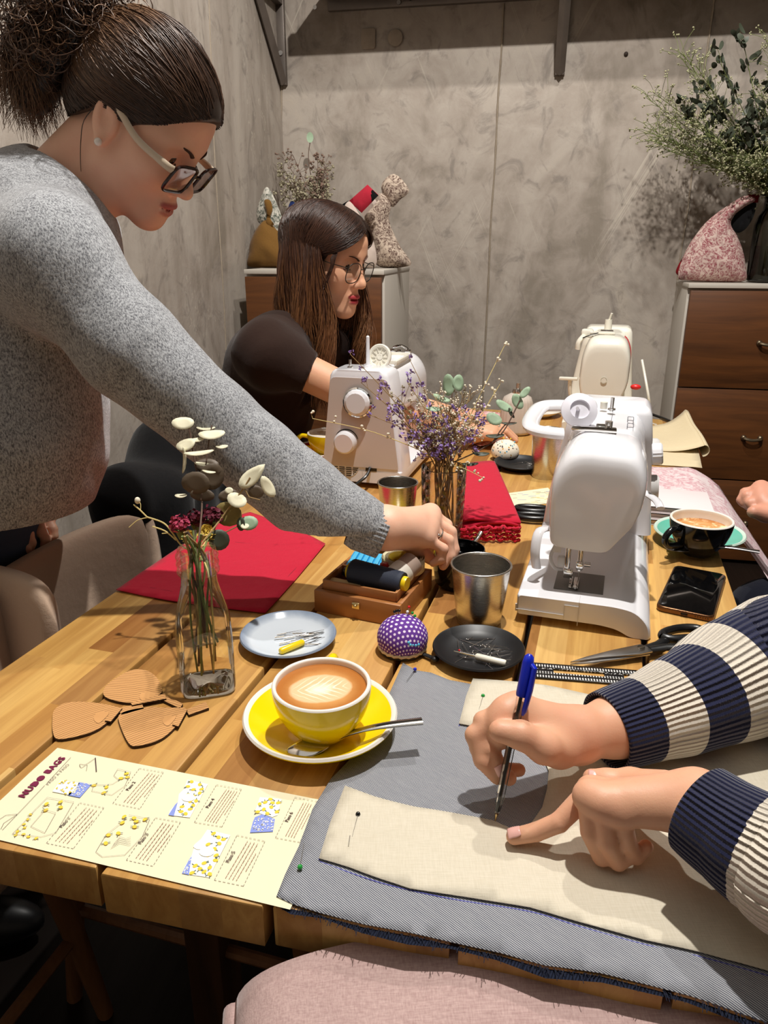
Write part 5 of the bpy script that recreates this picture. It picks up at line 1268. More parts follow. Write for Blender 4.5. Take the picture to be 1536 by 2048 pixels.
        m = MB(); m.ball((.17, -.085, .105), .009, 0, None, 14, 10, (1, 1.5, .8)); m.build('red_button', flat('red_knob', lin(224, 40, 40), .35), t)
    return t
near = machine('near white sewing machine seen from its needle end, right of the tumbler', tab(.895, .004, TZ), PI / 2 - R(18.0), m_wp, 'near')
left = machine('white sewing machine with round vent and dial beside the seated woman', tab(1.772, -.462, TZ), -PI / 2 + TROT, m_wp, 'left')
far_m = machine('cream sewing machine with thin red trim, farthest from the camera', tab(1.845, -.002, TZ + .028), PI / 2 + TROT, m_wp2, 'far')
m = MB(); m.box((.19, 0, .013), (.34, .15, .026), bev=.005); o = m.build('machine_tray', m_wp2, None, loc=(0, 0, 0)); o.location = tab(1.845, -.002, TZ + .0005); o.rotation_euler = (0, 0, PI / 2 + TROT); tag(o, 'cream base tray under the farthest sewing machine', 'tray')
# cords
m = MB(); P = smoothpath([PT(1302, 828, TZ + .006), PT(1330, 838, TZ + .006), PT(1356, 850, TZ + .006), PT(1372, 862, TZ + .005)], 6); m.tube(P, .004, 8); o = m.build('power_cord', m_blkp, None, loc=P[0]); tag(o, 'dark power cord behind the cream calico at the far end', 'cord')
P = smoothpath([PD(1284, 720, 2.05), PD(1298, 800, 2.02), PT(1300, 842, TZ + .004), PT(1312, 850, TZ + .004)], 6)
m = MB(); m.tube(P, .0035, 8); o = m.build('power_cord', m_wp2, None, loc=P[0]); tag(o, 'pale cord dropping beside the farthest sewing machine', 'cord')
# ================================================================= glass, dried flowers, bags, chairs
def thin_glass(name, tint=(.97, .97, .95), edge=(.62, .62, .52), gl=.55, rough=.03, bumpsc=None, bstr=.4):
    """blown glass wall: clear straight on, darker and mirror-like where it turns away"""
    t = NT(name); n = t.t.nodes; n.remove(t.b); out = n['Material Output']
    lw = t.nd('LayerWeight', {'Blend': .5}); fac = lw.outputs['Facing']
    tr = t.nd('BsdfTransparent', {'Color': t.mix(t.ramp(fac, [(.6, 0), (1.0, 1)]), tint, edge)})
    g = t.nd('BsdfGlossy', {'Color': (.95, .95, .93), 'Roughness': rough})
    fr = t.nd('Fresnel', {'IOR': 1.45}).outputs[0]
    mx = t.nd('MixShader', {0: t.math('MULTIPLY', fr, gl), 1: tr.outputs[0], 2: g.outputs[0]})
    t.t.links.new(mx.outputs[0], out.inputs[0])
    if bumpsc:
        h = bumpsc(t); b = t.nd('Bump', {'Height': h, 'Strength': bstr, 'Distance': .003}).outputs[0]
        for q in (g, lw): t.t.links.new(b, q.inputs['Normal'])
    return t.m
m_bottle = thin_glass('milk_bottle_glass', (.975, .98, .96), (.84, .85, .78), .9)
m_leafcream = flat('cream_leaf', lin(226, 220, 190), .6, noise=(60, .12)); m_leafbrown = flat('brown_leaf', lin(96, 82, 66), .55, noise=(50, .2)); m_leafgreen = flat('grey_green_leaf', lin(150, 174, 144), .6, noise=(50, .15)); m_leafdark = flat('dark_leaf', lin(62, 68, 54), .55, noise=(50, .2)); m_leafolive = flat('olive_leaf', lin(140, 124, 70), .6, noise=(50, .2))
m_stem = flat('dry_stem', lin(150, 122, 78), .8); m_stemdk = flat('dark_stem', lin(96, 74, 62), .8); m_stempale = flat('pale_stem', lin(216, 196, 130), .8)
m_mar = flat('maroon_petal', lin(96, 12, 40), .7, noise=(200, .5)); m_pinkp = flat('pink_petal', lin(180, 60, 92), .7, noise=(200, .3)); m_yelp = flat('yellow_sepal', lin(206, 176, 74), .7, noise=(90, .25))
m_lil = flat('lilac_floret', lin(146, 120, 182), .8, noise=(200, .3)); m_wht = flat('white_floret', lin(228, 218, 196), .8, noise=(200, .12)); m_tanf = flat('tan_floret', lin(128, 104, 90), .85, noise=(200, .3)); m_sage = flat('sage_floret', lin(158, 150, 124), .85, noise=(200, .2)); m_greenst = flat('green_stem', lin(112, 122, 70), .8, noise=(120, .2))
def leafgeo(m, c, nrm, along, rl, rw, mi=0, cup=.10, tip=.0):
    c, n = Vector(c), Vector(nrm).normalized(); a = Vector(along); a = (a - n * a.dot(n)).normalized(); b = n.cross(a)
    K = 14; cup *= .25; vs = [c - n * cup * rw * .6]; ring1 = []; 
    for s, lift_ in ((.55, -cup * .35), (1.0, cup * .25)):
        for i in range(K):
            th = 2 * PI * i / K; rx = rl * (1 + tip * max(0, math.cos(th)) ** 6); vs.append(c + a * math.cos(th) * rx * s + b * math.sin(th) * rw * s + n * (lift_ * rw + .16 * rl * (math.cos(th) * s) ** 2 - .05 * rl))
    fs = [(0, 1 + i, 1 + (i + 1) % K) for i in range(K)] + [(1 + i, 1 + K + i, 1 + K + (i + 1) % K, 1 + (i + 1) % K) for i in range(K)]
    m.add(vs, fs, mi)
# --- milk bottle with dried stems
BC = PT(416, 1372, TZ); BC = Vector((BC.x, BC.y + .004, TZ + .0005))
bt = thing('glass_bottle', 'clear square-shouldered milk bottle of dried flowers on the left', 'bottle', BC, R(14))
sq = lambda a, z: 1.0 if z > .118 else (1 / (abs(math.cos(a)) ** 5 + abs(math.sin(a)) ** 5) ** .2 - 1) * min(1, max(0, (.118 - z) / .05)) + 1
PR = [(.0001, .0035), (.022, .0025), (.0275, 0), (.0298, .002), (.0305, .008), (.0305, .070), (.0298, .084), (.0270, .099), (.0225, .115), (.0195, .128), (.0188, .138)]
m = MB(); m.lathe(PR, 72, rad=sq); m.build('wall', m_bottle, bt, angle=70)
nk = [(.0188, .138)]
for i in range(3): z = .1395 + i * .0085; nk += [(.0215, z), (.0228, z + .0022), (.0228, z + .0044), (.0205, z + .0066)]
nk += [(.0205, .1655), (.0200, .1685), (.0182, .1690), (.0176, .166), (.0176, .138)]
m = MB(); m.lathe(nk, 64); m.build('threaded_neck', thin_glass('thick_glass', (.965, .97, .93), (.88, .88, .80), .45), bt, angle=50)
D0 = (BC - EYE).dot(Vector((0, math.cos(PITCH), -math.sin(PITCH)))) ; 
def BD(px, py, dd=0.0): return PD(px, py, .895 + dd + (1090 - py) * .00002)
NECK = BC + Vector((0, 0, .150)); rb = random.Random(11)
def instem(tip_pts, foot=None):
    f = BC + Vector((rb.uniform(-.012, .014), rb.uniform(-.012, .012), rb.uniform(.012, .07))); nn = NECK + Vector((rb.uniform(-.010, .010), rb.uniform(-.010, .010), 0))
    return smoothpath([f, f.lerp(nn, .5) + Vector((rb.uniform(-.004, .004), rb.uniform(-.004, .004), 0)), nn] + tip_pts, 6)
e = thing('eucalyptus_branch', 'tall dried branch with round cream and brown leaves in the milk bottle', 'dried branch', NECK)
m = MB(); m.tube(instem([BD(404, 1010), BD(396, 960), BD(386, 900), BD(378, 855)]), .0011, 7); m.tube([BD(402, 1000), BD(412, 930), BD(418, 880, .01), BD(424, 850, .012)], .0008, 6); m.build('stem', m_stemdk, e, world=True)
def lf(par, px, py, rl, rw, nrm, al, mat, dd=0.0, cup=.1, tip=0): m = MB(); leafgeo(m, BD(px, py, dd), nrm, al, rl, rw, 0, cup, tip); m.build('leaf', mat, par, world=True, solid=-.0005, angle=25)
for a in ((366, 846, .0135, .0085, (.1, -.75, .65), (1, 0, .1), m_leafcream, 0), (424, 869, .0165, .0080, (0, -.5, .85), (1, .1, 0), m_leafcream, .006), (412, 857, .0120, .0040, (0, -.3, .95), (1, 0, 0), m_leafcream, .018), (372, 889, .0125, .0085, (-.2, -.6, .6), (1, 0, .2), m_leafcream, -.004), (395, 879, .0085, .0036, (0, -.5, .8), (1, .1, .2), m_leafcream, .004), (398, 906, .0180, .0036, (.1, -.5, .8), (1, 0, .45), m_leafcream, -.008),
          (444, 893, .0075, .0032, (0, -.5, .8), (1, 0, .1), m_leafcream, .006), (368, 920, .0160, .0042, (-.7, -.6, .2), (-.3, 0, 1), m_leafcream, -.006), (392, 966, .0178, .0140, (-.1, -1, .1), (1, 0, 0), m_leafbrown, -.006), (424, 953, .0165, .0150, (.35, -.9, .1), (.3, 0, 1), m_leafbrown, 0), (414, 931, .0150, .0090, (.1, -.9, .5), (1, 0, 0), m_leafbrown, .008), (405, 928, .0100, .0035, (.1, -.4, .9), (1, 0, -.2), m_leafcream, .0), (362, 991, .0075, .0035, (0, -.4, .9), (1, 0, .1), m_leafcream, 0), (405, 990, .0150, .0080, (0, -1, .1), (1, 0, -.1), m_leafbrown, 0), (418, 944, .0085, .0022, (.1, -.4, .9), (1, 0, -.3), m_leafcream, -.006)): lf(e, *a)
e = thing('eucalyptus_branch', 'shorter dried branch leaning right with pale pointed leaves in the milk bottle', 'dried branch', NECK)
m = MB(); m.tube(instem([BD(440, 1040), BD(470, 1000), BD(488, 975), BD(500, 955)]), .0010, 7); m.tube([BD(488, 975), BD(498, 994), BD(520, 1000)], .0007, 6); m.tube([BD(430, 1075), BD(452, 1064), BD(480, 1050)], .0008, 6); m.build('stem', m_stem, e, world=True)
for a in ((500, 956, .0165, .0092, (.1, -.9, .4), (.8, 0, .8), m_leafcream, 0, .2, .5), (536, 974, .0140, .0075, (.5, -.8, .3), (-.5, 0, 1), m_leafcream, 0, .25, .1), (474, 1000, .0125, .0095, (.1, -.7, .7), (.8, 0, -.6), m_leafcream, -.004), (458, 981, .0050, .0042, (0, -.8, .5), (1, 0, 0), m_leafcream, 0), (456, 1028, .0150, .0170, (.1, -1, .2), (.4, 0, 1), m_leafolive, .008), (512, 984, .0095, .0080, (.2, -1, .1), (1, 0, -.2), m_leafbrown, .004), (497, 1046, .0115, .0090, (.2, -.8, .5), (1, 0, .2), m_leafgreen, 0), (482, 1048, .0060, .0085, (-.4, -.8, .3), (1, 0, 0), m_leafdark, -.003), (490, 1052, .0050, .0040, (0, -.5, .8), (1, 0, 0), m_leafcream, -.006), (438, 1080, .0125, .0130, (.3, -.9, .2), (1, 0, .4), m_leafdark, -.008), (456, 990, .0120, .0070, (.3, -.9, .2), (1, 0, .2), m_leafbrown, .006)): lf(e, *a)
def carnation(label, px, py, r, mt, seed, dd=0):
    t = thing('dried_carnation', label, 'dried flower', NECK); c = BD(px, py, dd); q = random.Random(seed)
    m = MB(); m.tube(instem([c - Vector((0, 0, r * 1.2))]), .0012, 7); m.build('stem', m_greenst, t, world=True)
    m = MB()
    for i in range(120):
        d = Vector((q.gauss(0, 1), q.gauss(0, 1), q.gauss(0, .8) + .3)).normalized(); rr_ = r * q.uniform(.45, 1); w = r * q.uniform(.16, .26)
        leafgeo(m, c + d * rr_, (d + Vector((q.uniform(-.7, .7), q.uniform(-.7, .7), q.uniform(-.7, .7)))), Vector((q.uniform(-1, 1), q.uniform(-1, 1), q.uniform(-1, 1))), w, w * .8, 0, .5)
    m.build('flower_head', mt, t, world=True, angle=180)
    m = MB(); m.tube([c - Vector((0, 0, r * 1.4)), c - Vector((0, 0, r * .4))], [r * .2, r * .55], 10); m.build('calyx', m_greenst, t, world=True)
carnation('dried pink-maroon carnation on the left of the bottle bunch', 360, 1050, .0130, m_pinkp, 1, -.004)
carnation('dried dark maroon carnation in the middle of the bottle bunch', 391, 1038, .0125, m_mar, 2, .006)
carnation('dried dark maroon carnation on the right of the bottle bunch', 423, 1032, .0135, m_mar, 3, 0)
def bud(label, px, py, r, seed):
    t = thing('dried_rosebud', label, 'dried flower', NECK); c = BD(px, py, -.006); q = random.Random(seed); m = MB()
    for i in range(16):
        a = i * 2.4; el = .2 + .06 * i; d = Vector((math.cos(a) * math.cos(el), math.sin(a) * math.cos(el), math.sin(el))); leafgeo(m, c + d * r * .55, d, (0, 0, 1), r * .85, r * .62, 0, .5)
    m.build('flower_head', m_yelp, t, world=True, angle=180); m = MB(); m.tube(instem([c - Vector((0, 0, r * .6))]), .0012, 7); m.build('stem', m_stempale, t, world=True)
bud('small yellowish dried rosebud at the left of the bottle mouth', 379, 1076, .0090, 4); bud('larger yellowish dried rosebud at the right of the bottle mouth', 414, 1068, .0115, 5)
t = thing('dried_twig', 'pale forked dried twig leaning left out of the milk bottle', 'dried twig', NECK); m = MB()
m.tube(instem([BD(364, 1092), BD(345, 1066), BD(327, 1046), BD(294, 1034)]), .0010, 6); m.tube(smoothpath([BD(294, 1034), BD(280, 1020), BD(267, 1009)], 4), [.0009] * 8 + [.0004], 6); m.tube(smoothpath([BD(296, 1035), BD(276, 1040), BD(258, 1055)], 4), .0006, 6); m.tube(smoothpath([BD(281, 1021), BD(281, 1008), BD(276, 1002)], 4), .0005, 6); m.tube(smoothpath([BD(352, 1080), BD(330, 1062), BD(305, 1053)], 4), .0009, 6); m.tube([BD(336, 1066), BD(324, 1067)], .0006, 6)
m.build('stem', m_stempale, t, world=True); m = MB(); m.ball(BD(275, 1001), .0036, 0, None, 10, 8, (1, 1, 1.2)); m.build('bud', m_wht, t, world=True)
for k in range(11):
    t = thing('dried_grass', 'thin dried grass stalk standing inside the milk bottle', 'dried grass', NECK, 0, 'dried grass stalks in the milk bottle'); m = MB(); m.tube(instem([NECK + Vector((rb.uniform(-.014, .014), rb.uniform(-.01, .01), .035))]), .0013, 6); m.build('stem', [m_stem, m_greenst, m_stemdk][k % 3], t, world=True)

# --- patterned vase with statice and gypsophila
VC = PT(884, 1076, TZ); VC = Vector((VC.x, VC.y, TZ + .0005)); VH = .128
def diam(t):
    co = t.co(); x, y, z = t.sep(co); a = t.math('ARCTAN2', y, x); u = t.math('MULTIPLY', a, 9 / PI * 1.0); v = t.math('MULTIPLY', z, 75)
    return t.math('MULTIPLY', t.math('ABSOLUTE', t.math('SINE', t.math('MULTIPLY', t.math('ADD', u, v), 1.5))), t.math('ABSOLUTE', t.math('SINE', t.math('MULTIPLY', t.math('SUBTRACT', u, v), 1.5))))
m_vase = thin_glass('cut_pink_glass', (.975, .93, .915), (.82, .68, .66), 1.3, .05, diam, 1.0)
t = thing('glass_vase', 'pinkish diamond-cut glass tumbler vase holding lilac dried flowers', 'vase', VC)
m = MB(); m.lathe([(.0001, .004), (.027, .004), (.030, 0), (.0325, .003), (.0345, .02), (.0365, .07), (.0380, VH - .002), (.0372, VH), (.0358, VH - .002)], 64); m.build('wall', m_vase, t, angle=70)
m = MB(); m.lathe([(.0356, VH - .004), (.0345, .07), (.0325, .02), (.0295, .010), (.0001, .009)], 64); m.build('inner_wall', m_vase, t, angle=70)
VN = VC + Vector((0, 0, VH)); rv = random.Random(7)
def vdep(dd=0.0): return 1.235 + dd
def sprig(label, grp, tip, matf, matst, n, spread, fs, seed, base=None, nm='statice_sprig', L=.10, dep=None, cat='dried flower', stemr=.0008, bunch=None):
    B0 = base or VN; q = random.Random(seed)
    if bunch is None: t = thing(nm, label, cat, B0, 0, grp)
    else: t = bunch
    f = B0 + Vector((q.uniform(-.02, .02), q.uniform(-.02, .02), -.10)); nn = B0 + Vector((q.uniform(-.014, .014), q.uniform(-.012, .012), -.005)); tip = Vector(tip)
    mid = nn.lerp(tip, .5) + Vector((q.uniform(-.01, .01), q.uniform(-.01, .01), .012)); P = smoothpath([f, nn, mid, tip], 8)
    m = MB(); m.tube(P, [stemr * 1.5 - stemr * .9 * i / len(P) for i in range(len(P))], 5); h = MB()
    for i in range(n):
        s = .42 + .58 * (i + 1) / n; b = P[int(s * (len(P) - 1))]; d = ((tip - nn).normalized() * .7 + Vector((q.uniform(-1, 1), q.uniform(-1, 1), q.uniform(-.5, .9)))).normalized()
        l = spread * q.uniform(.4, 1.1); c = b + d * l; m.tube([b, b + d * l * .5 + Vector((0, 0, l * .1)), c], stemr * .45, 4)
        for j in range(7 if matf == m_lil else 3 if fs < .004 else 4):
            cc = c + Vector((q.uniform(-1, 1), q.uniform(-1, 1), q.uniform(-1, 1))) * fs * 1.5
            if matf in (m_lil, m_leafdark): leafgeo(h, cc, (q.uniform(-1, 1), q.uniform(-1, 1), q.uniform(-.3, 1)), d, fs * q.uniform(.8, 1.5) * (1.6 if matf == m_leafdark else 1), fs * .6 * (1.4 if matf == m_leafdark else 1), 0, .5)
            else: h.ball(cc, fs * q.uniform(.6, 1.0), 0, None, 7, 5)
    so = m.build('stem' if bunch is None else nm, matst, t, world=True); hf = h.build('florets', matf, t if bunch is None else so, world=True, angle=180); hf['kind'] = 'stuff'; return t
VB = thing('dried_bouquet', 'bouquet of lilac statice and cream gypsophila in the pink glass vase', 'bouquet', VN)
gl = 'lilac statice sprigs in the pink glass vase'; gw = 'white gypsophila sprays in the pink glass vase'
for k, (px, py, n, sp) in enumerate(((700, 708, 5, .012), (722, 765, 9, .018), (770, 775, 14, .03), (815, 765, 12, .028), (795, 830, 14, .03), (740, 830, 7, .016), (835, 880, 16, .03), (860, 850, 14, .03), (915, 830, 14, .03), (955, 825, 14, .03), (960, 870, 14, .028), (890, 895, 14, .03), (935, 900, 12, .028), (820, 720, 6, .012), (850, 915, 12, .025))):
    sprig('sprig of lilac statice in the pink glass vase', gl, PD(px, py, vdep(rv.uniform(-.03, .03))), m_lil, m_stem, n, sp, .0024, k + 20, bunch=VB)
for k, (px, py) in enumerate(((800, 800), (850, 800), (880, 830), (925, 800), (945, 795), (905, 860), (870, 870), (960, 850), (930, 870), (840, 850), (870, 795), (900, 815), (890, 845), (915, 850), (945, 845), (860, 890), (900, 885), (975, 815))):
    sprig('spray of tiny cream-white gypsophila in the pink glass vase', gw, PD(px, py, vdep(rv.uniform(-.03, .04))), m_wht if k % 3 else m_sage, m_stem, 26, .034, .0019, k + 60, nm='gypsophila_spray', bunch=VB)
for k, (px, py, lb) in enumerate(((1008, 693, 'long thin dried sprig rising to the right out of the pink glass vase'), (1000, 768, 'short thin dried sprig with a small head right of the pink glass vase'), (625, 837, 'bare pale sprig reaching left in front of the left sewing machine'), (965, 955, 'small white spray hanging in front of the folded red bundle'))):
    sprig(lb, None, PD(px, py, vdep(-.02)), m_wht, m_stempale, 5, .008, .0028, k + 90, nm='dried_sprig')
t = thing('eucalyptus_branch', 'grey-green eucalyptus branch in the pink glass vase', 'dried branch', VN); m = MB()
for P in ([VN - Vector((0, 0, .1)), VN, PD(900, 850, 1.25), PD(905, 770, 1.25)], [VN, PD(960, 900, 1.23), PD(1005, 865, 1.22), PD(1040, 800, 1.22)], [PD(985, 885, 1.22), PD(1010, 850, 1.22), PD(1030, 845, 1.22)]): m.tube(smoothpath(P, 6), .0011, 6)
m.build('stem', m_stemdk, t, world=True)
for (px, py, rl, rw, nr, al, mt) in ((897, 770, .018, .011, (-.5, -.8, .2), (-.2, 0, 1), m_leafgreen), (917, 766, .014, .011, (.5, -.8, .3), (.3, 0, 1), m_leafgreen), (883, 797, .016, .006, (0, -.6, .7), (-1, 0, .8), m_leafgreen), (868, 818, .014, .006, (0, -.5, .8), (1, 0, -.2), m_leafgreen), (1008, 812, .016, .008, (.2, -.7, .5), (-1, 0, .7), m_leafgreen), (1035, 803, .014, .009, (.2, -.9, .3), (.5, 0, -1), m_leafgreen), (988, 838, .014, .010, (0, -.8, .5), (1, 0, -.7), m_leafgreen), (1050, 785, .012, .006, (0, -.8, .4), (.8, 0, 1), m_leafgreen), (1018, 847, .013, .003, (0, -.4, .8), (1, 0, 0), m_leafdark), (990, 872, .016, .005, (0, -.4, .8), (1, 0, .2), m_leafdark), (962, 908, .014, .005, (0, -.4, .8), (1, 0, -.1), m_leafdark), (940, 928, .014, .004, (0, -.4, .8), (1, 0, .1), m_leafdark), (1022, 826, .010, .004, (.5, -.6, .3), (.6, 0, -1), m_leafdark)):
    m = MB(); leafgeo(m, PD(px, py, 1.22), nr, al, rl, rw, 0, .14); m.build('leaf', mt, t, world=True, solid=-.0005, angle=25)
# --- ribbed bottle
c = PT(1031, 866, TZ); t = thing('ribbed_bottle', 'frosted ribbed glass bottle with metal neck near the far end', 'bottle', (c.x, c.y, TZ))
m = MB(); m.lathe([(.0001, .002), (.040, .002), (.044, .006), (.0445, .012), (.043, .05), (.040, .085), (.036, .098), (.022, .106), (.014, .109)], 96, rad=lambda a, z: 1 + (.028 * math.cos(a * 24) if .012 < z < .095 else 0)); m.build('body', flat('frosted_glass', lin(214, 202, 190), .35, Transmission_Weight=.15), t, angle=180)
m = MB(); m.lathe([(.014, .107), (.015, .114), (.013, .120), (.006, .122), (.006, .135), (.0001, .136)], 32); m.build('metal_neck', m_steelcup, t, angle=40)

# --- cloth bags and bouquets on the cabinets (local x right, y into the wall, z up)
def pillow(m, outline, th, res=.02, mi=0):
    P = [Vector(p) for p in outline]; B = []
    for i in range(len(P)):
        a, b = P[i], P[(i + 1) % len(P)]; k = max(1, int((b - a).length / res))
        for j in range(k): B.append(a + (b - a) * (j / k))
    n = len(B); V = list(B); xs = [p.x for p in B]; ys = [p.y for p in B]
    def ins(x, y):
        c = False; j = n - 1
        for i in range(n):
            if (B[i].y > y) != (B[j].y > y) and x < (B[j].x - B[i].x) * (y - B[i].y) / (B[j].y - B[i].y) + B[i].x: c = not c
            j = i
        return c
    y = min(ys)
    while y < max(ys):
        x = min(xs)
        while x < max(xs):
            if ins(x, y) and min((Vector((x, y)) - b).length for b in B) > res * .5: V.append(Vector((x, y)))
            x += res
        y += res
    r = delaunay_2d_cdt(V, [(i, (i + 1) % n) for i in range(n)], [], 1, 1e-6); pts = r[0]
    d = [min((p - b).length for b in B) for p in pts]; dm = max(d) or 1
    hgt = [th * math.sqrt(max(0, 1 - (1 - min(1, q / dm)) ** 2)) * (1 + .25 * mn.noise((p.x * 20, p.y * 20, 0))) for p, q in zip(pts, d)]
    k = len(pts); F = [list(f) for f in r[2]]
    m.add([(p.x, -h, p.y) for p, h in zip(pts, hgt)] + [(p.x, h * .8, p.y) for p, h in zip(pts, hgt)], F + [[i + k for i in f[::-1]] for f in F], mi); return m
def wallpts(px, u): 
    P = [PW(a, b, u) for a, b in px]; return P
def bag(label, panels, u, group=None, name='knot_bag', zfloor=None):
    """panels = (part name, pixels, thickness, material, extra depth)"""
    allp = [p for q in panels for p in wallpts(q[1], u)]; zmin = min(p.z for p in allp); x0 = sum(p.dot(WB) for p in allp) / len(allp)
    zf = zfloor if zfloor is not None else zmin; t = thing(name, label, 'bag', wal(u, x0, zf), -R(11), group)
    for nm, px, th, mt, dy in panels:
        P = wallpts(px, u + dy); O = smoothloop([(p.dot(WB) - x0, p.z - zmin) for p in P], 4) if len(px) > 4 else [(p.dot(WB) - x0, p.z - zmin) for p in P]
        m = MB(); pillow(m, O, th, .016); o = m.build(nm, mt, t, angle=180); o.location = (0, dy, 0)
    return t
m_tbr = toile('brown_toile', lin(196, 178, 160), lin(84, 58, 50), 30); m_tred = toile('red_toile', lin(206, 182, 172), lin(140, 62, 74), 30)
m_ochre = cloth('ochre_linen', lin(122, 88, 42), lin(104, 74, 34), 700); m_whp = toile('white_print', lin(196, 192, 180), lin(60, 70, 60), 16); m_redf = cloth('coral_red', lin(178, 40, 58)); m_blkf = cloth('black_cotton', lin(18, 18, 20)); m_offw = cloth('offwhite_cotton', lin(206, 188, 176)); m_navyf = cloth('navy_cotton', lin(28, 44, 92)); m_darkred = cloth('dark_red_cotton', lin(120, 12, 22))
bag('ochre knot bag with a white printed lining on the left cabinet', (('lining', [(516, 440), (513, 420), (524, 385), (533, 370), (545, 385), (560, 420), (574, 460), (572, 476), (550, 470), (530, 450)], .02, m_whp, .02), ('handle_knot', [(528, 398), (540, 397), (545, 415), (540, 432), (548, 446), (532, 446), (534, 425)], .014, m_ochre, -.012), ('pouch', [(497, 505), (500, 482), (512, 455), (532, 436), (552, 455), (575, 480), (584, 505), (582, 530), (540, 532), (500, 530), (494, 520)], .045, m_ochre, 0)), CU + .20, zfloor=ZCL + .001)
bag('navy and white bag edge behind the ochre bag on the left cabinet', (('pouch', [(570, 450), (578, 405), (588, 400), (598, 430), (600, 530), (572, 530)], .03, m_navyf, 0),), CU + .34, zfloor=ZCL + .001)
bag('coral red, black and off-white patterned bag behind the seated woman', (('pouch', [(690, 440), (720, 445), (745, 470), (750, 528), (690, 530), (672, 500)], .05, m_offw, .02), ('red_band', [(698, 395), (735, 362), (757, 383), (724, 420)], .014, m_redf, -.02), ('black_patch', [(738, 380), (745, 372), (757, 384), (744, 396)], .012, m_blkf, -.026), ('dark_corner', [(670, 416), (684, 402), (697, 394), (690, 412)], .012, m_blkf, -.012), ('white_flap', [(688, 414), (700, 396), (724, 432), (726, 452), (712, 444)], .014, m_offw, -.028), ('red_spot', [(682, 424), (690, 416), (704, 422), (708, 434), (690, 438)], .012, m_redf, -.034), ('strap', [(722, 420), (757, 384), (760, 390), (728, 426)], .012, m_offw, -.03)), CU + .18, zfloor=ZCL + .001)
bag('brown toile knot bag leaning on the wall on the left cabinet', (('handle', [(762, 372), (788, 346), (818, 378), (800, 398), (782, 412)], .022, m_tbr, .01), ('pouch', [(728, 430), (748, 400), (764, 384), (782, 408), (778, 440), (800, 490), (822, 522), (812, 532), (768, 534), (748, 520), (742, 470)], .045, m_tbr, 0)), CU + .28, zfloor=ZCL + .001)
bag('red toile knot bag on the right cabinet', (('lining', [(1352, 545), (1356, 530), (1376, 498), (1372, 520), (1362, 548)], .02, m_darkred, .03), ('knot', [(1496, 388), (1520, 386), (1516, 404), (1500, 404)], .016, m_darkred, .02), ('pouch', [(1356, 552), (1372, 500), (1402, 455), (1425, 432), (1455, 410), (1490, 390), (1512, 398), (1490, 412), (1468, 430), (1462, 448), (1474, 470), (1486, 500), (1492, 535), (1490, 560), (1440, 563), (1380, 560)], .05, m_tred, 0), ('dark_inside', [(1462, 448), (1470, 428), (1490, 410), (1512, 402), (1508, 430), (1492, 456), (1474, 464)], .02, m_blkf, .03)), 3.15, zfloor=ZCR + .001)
# jar and large gypsophila bouquet, right
JU = 3.17; c = PW(1540, 520, JU); JC = wal(JU, c.dot(WB), ZCR + .001)
m_jar = thin_glass('smoky_jar', (.55, .55, .47), (.22, .22, .18), 1.0)
t = thing('glass_jar', 'greenish glass jar of gypsophila on the right cabinet', 'jar', JC)
m = MB(); m.lathe([(.0001, .004), (.066, .004), (.072, .01), (.074, .03), (.074, .20), (.066, .235), (.052, .255), (.050, .29), (.054, .30), (.050, .302), (.047, .29)], 48); m.build('wall', m_jar, t, angle=60)
m = MB(); m.lathe([(.0001, .012), (.066, .012), (.068, .13), (.0001, .13)], 40); m.build('water', flat('murky_water', lin(60, 60, 46), .1), t)
m_gyp = flat('pale_gypsophila', lin(160, 158, 124), .85, noise=(200, .2))
JN = JC + Vector((0, 0, .29)); rj = random.Random(3)
JB = thing('gypsophila_bouquet', 'big airy gypsophila bouquet with dark greenery in the jar on the right cabinet', 'bouquet', JN)
gj = 'gypsophila and greenery sprays in the jar on the right cabinet'
for k in range(30):
    px = rj.uniform(1285, 1545) if k > 7 else rj.uniform(1300, 1430); py = rj.uniform(95, 330) if px > 1350 else rj.uniform(170, 300)
    if px > 1400 and k % 3 == 0: py = rj.uniform(70, 200)
    green = k % 5 == 4
    sprig('spray of pale gypsophila in the jar on the right cabinet' if not green else 'leafy green spray in the jar on the right cabinet', gj if not green else 'leafy green sprays in the jar on the right cabinet', PW(px, py, 3.02 + rj.uniform(-.14, .10)), m_gyp if not green else m_leafdark, m_greenst, 60 if not green else 16, .085 if not green else .05, .0034 if not green else .010, k + 200, JN, 'gypsophila_spray' if not green else 'greenery_spray', stemr=.0016, bunch=JB)
# dried bouquet on the left cabinet
c = PW(640, 500, CU + .30); LVC = wal(CU + .33, c.dot(WB), ZCL + .001)
t = thing('stone_vase', 'dark vase behind the seated woman holding brownish dried flowers', 'vase', LVC); m = MB(); m.lathe([(.0001, 0), (.04, 0), (.055, .04), (.05, .10), (.03, .15), (.034, .17), (.028, .17), (.0001, .10)], 32); m.build('body', flat('stone_glaze', lin(52, 48, 46), .5), t)
LN = LVC + Vector((0, 0, .17)); LB = thing('dried_bouquet', 'brownish dried bouquet in the dark vase on the left cabinet', 'bouquet', LN); rl_ = random.Random(8)
for k in range(20):
    a = rl_.uniform(0, 2 * PI); px = 612 + 66 * math.cos(a) * rl_.uniform(.3, 1); py = 345 + 72 * math.sin(a) * rl_.uniform(.3, 1); top = py < 330
    sprig('spray of tan dried flowers in the vase on the left cabinet', 'dried sprays in the vase on the left cabinet', PD(px, py, 3.02 + rl_.uniform(-.05, .05)), m_tanf if top else m_sage, m_stemdk, 22, .055, .0052 if k % 2 else .0038, k + 300, LN, 'dried_spray', stemr=.0014, bunch=LB)
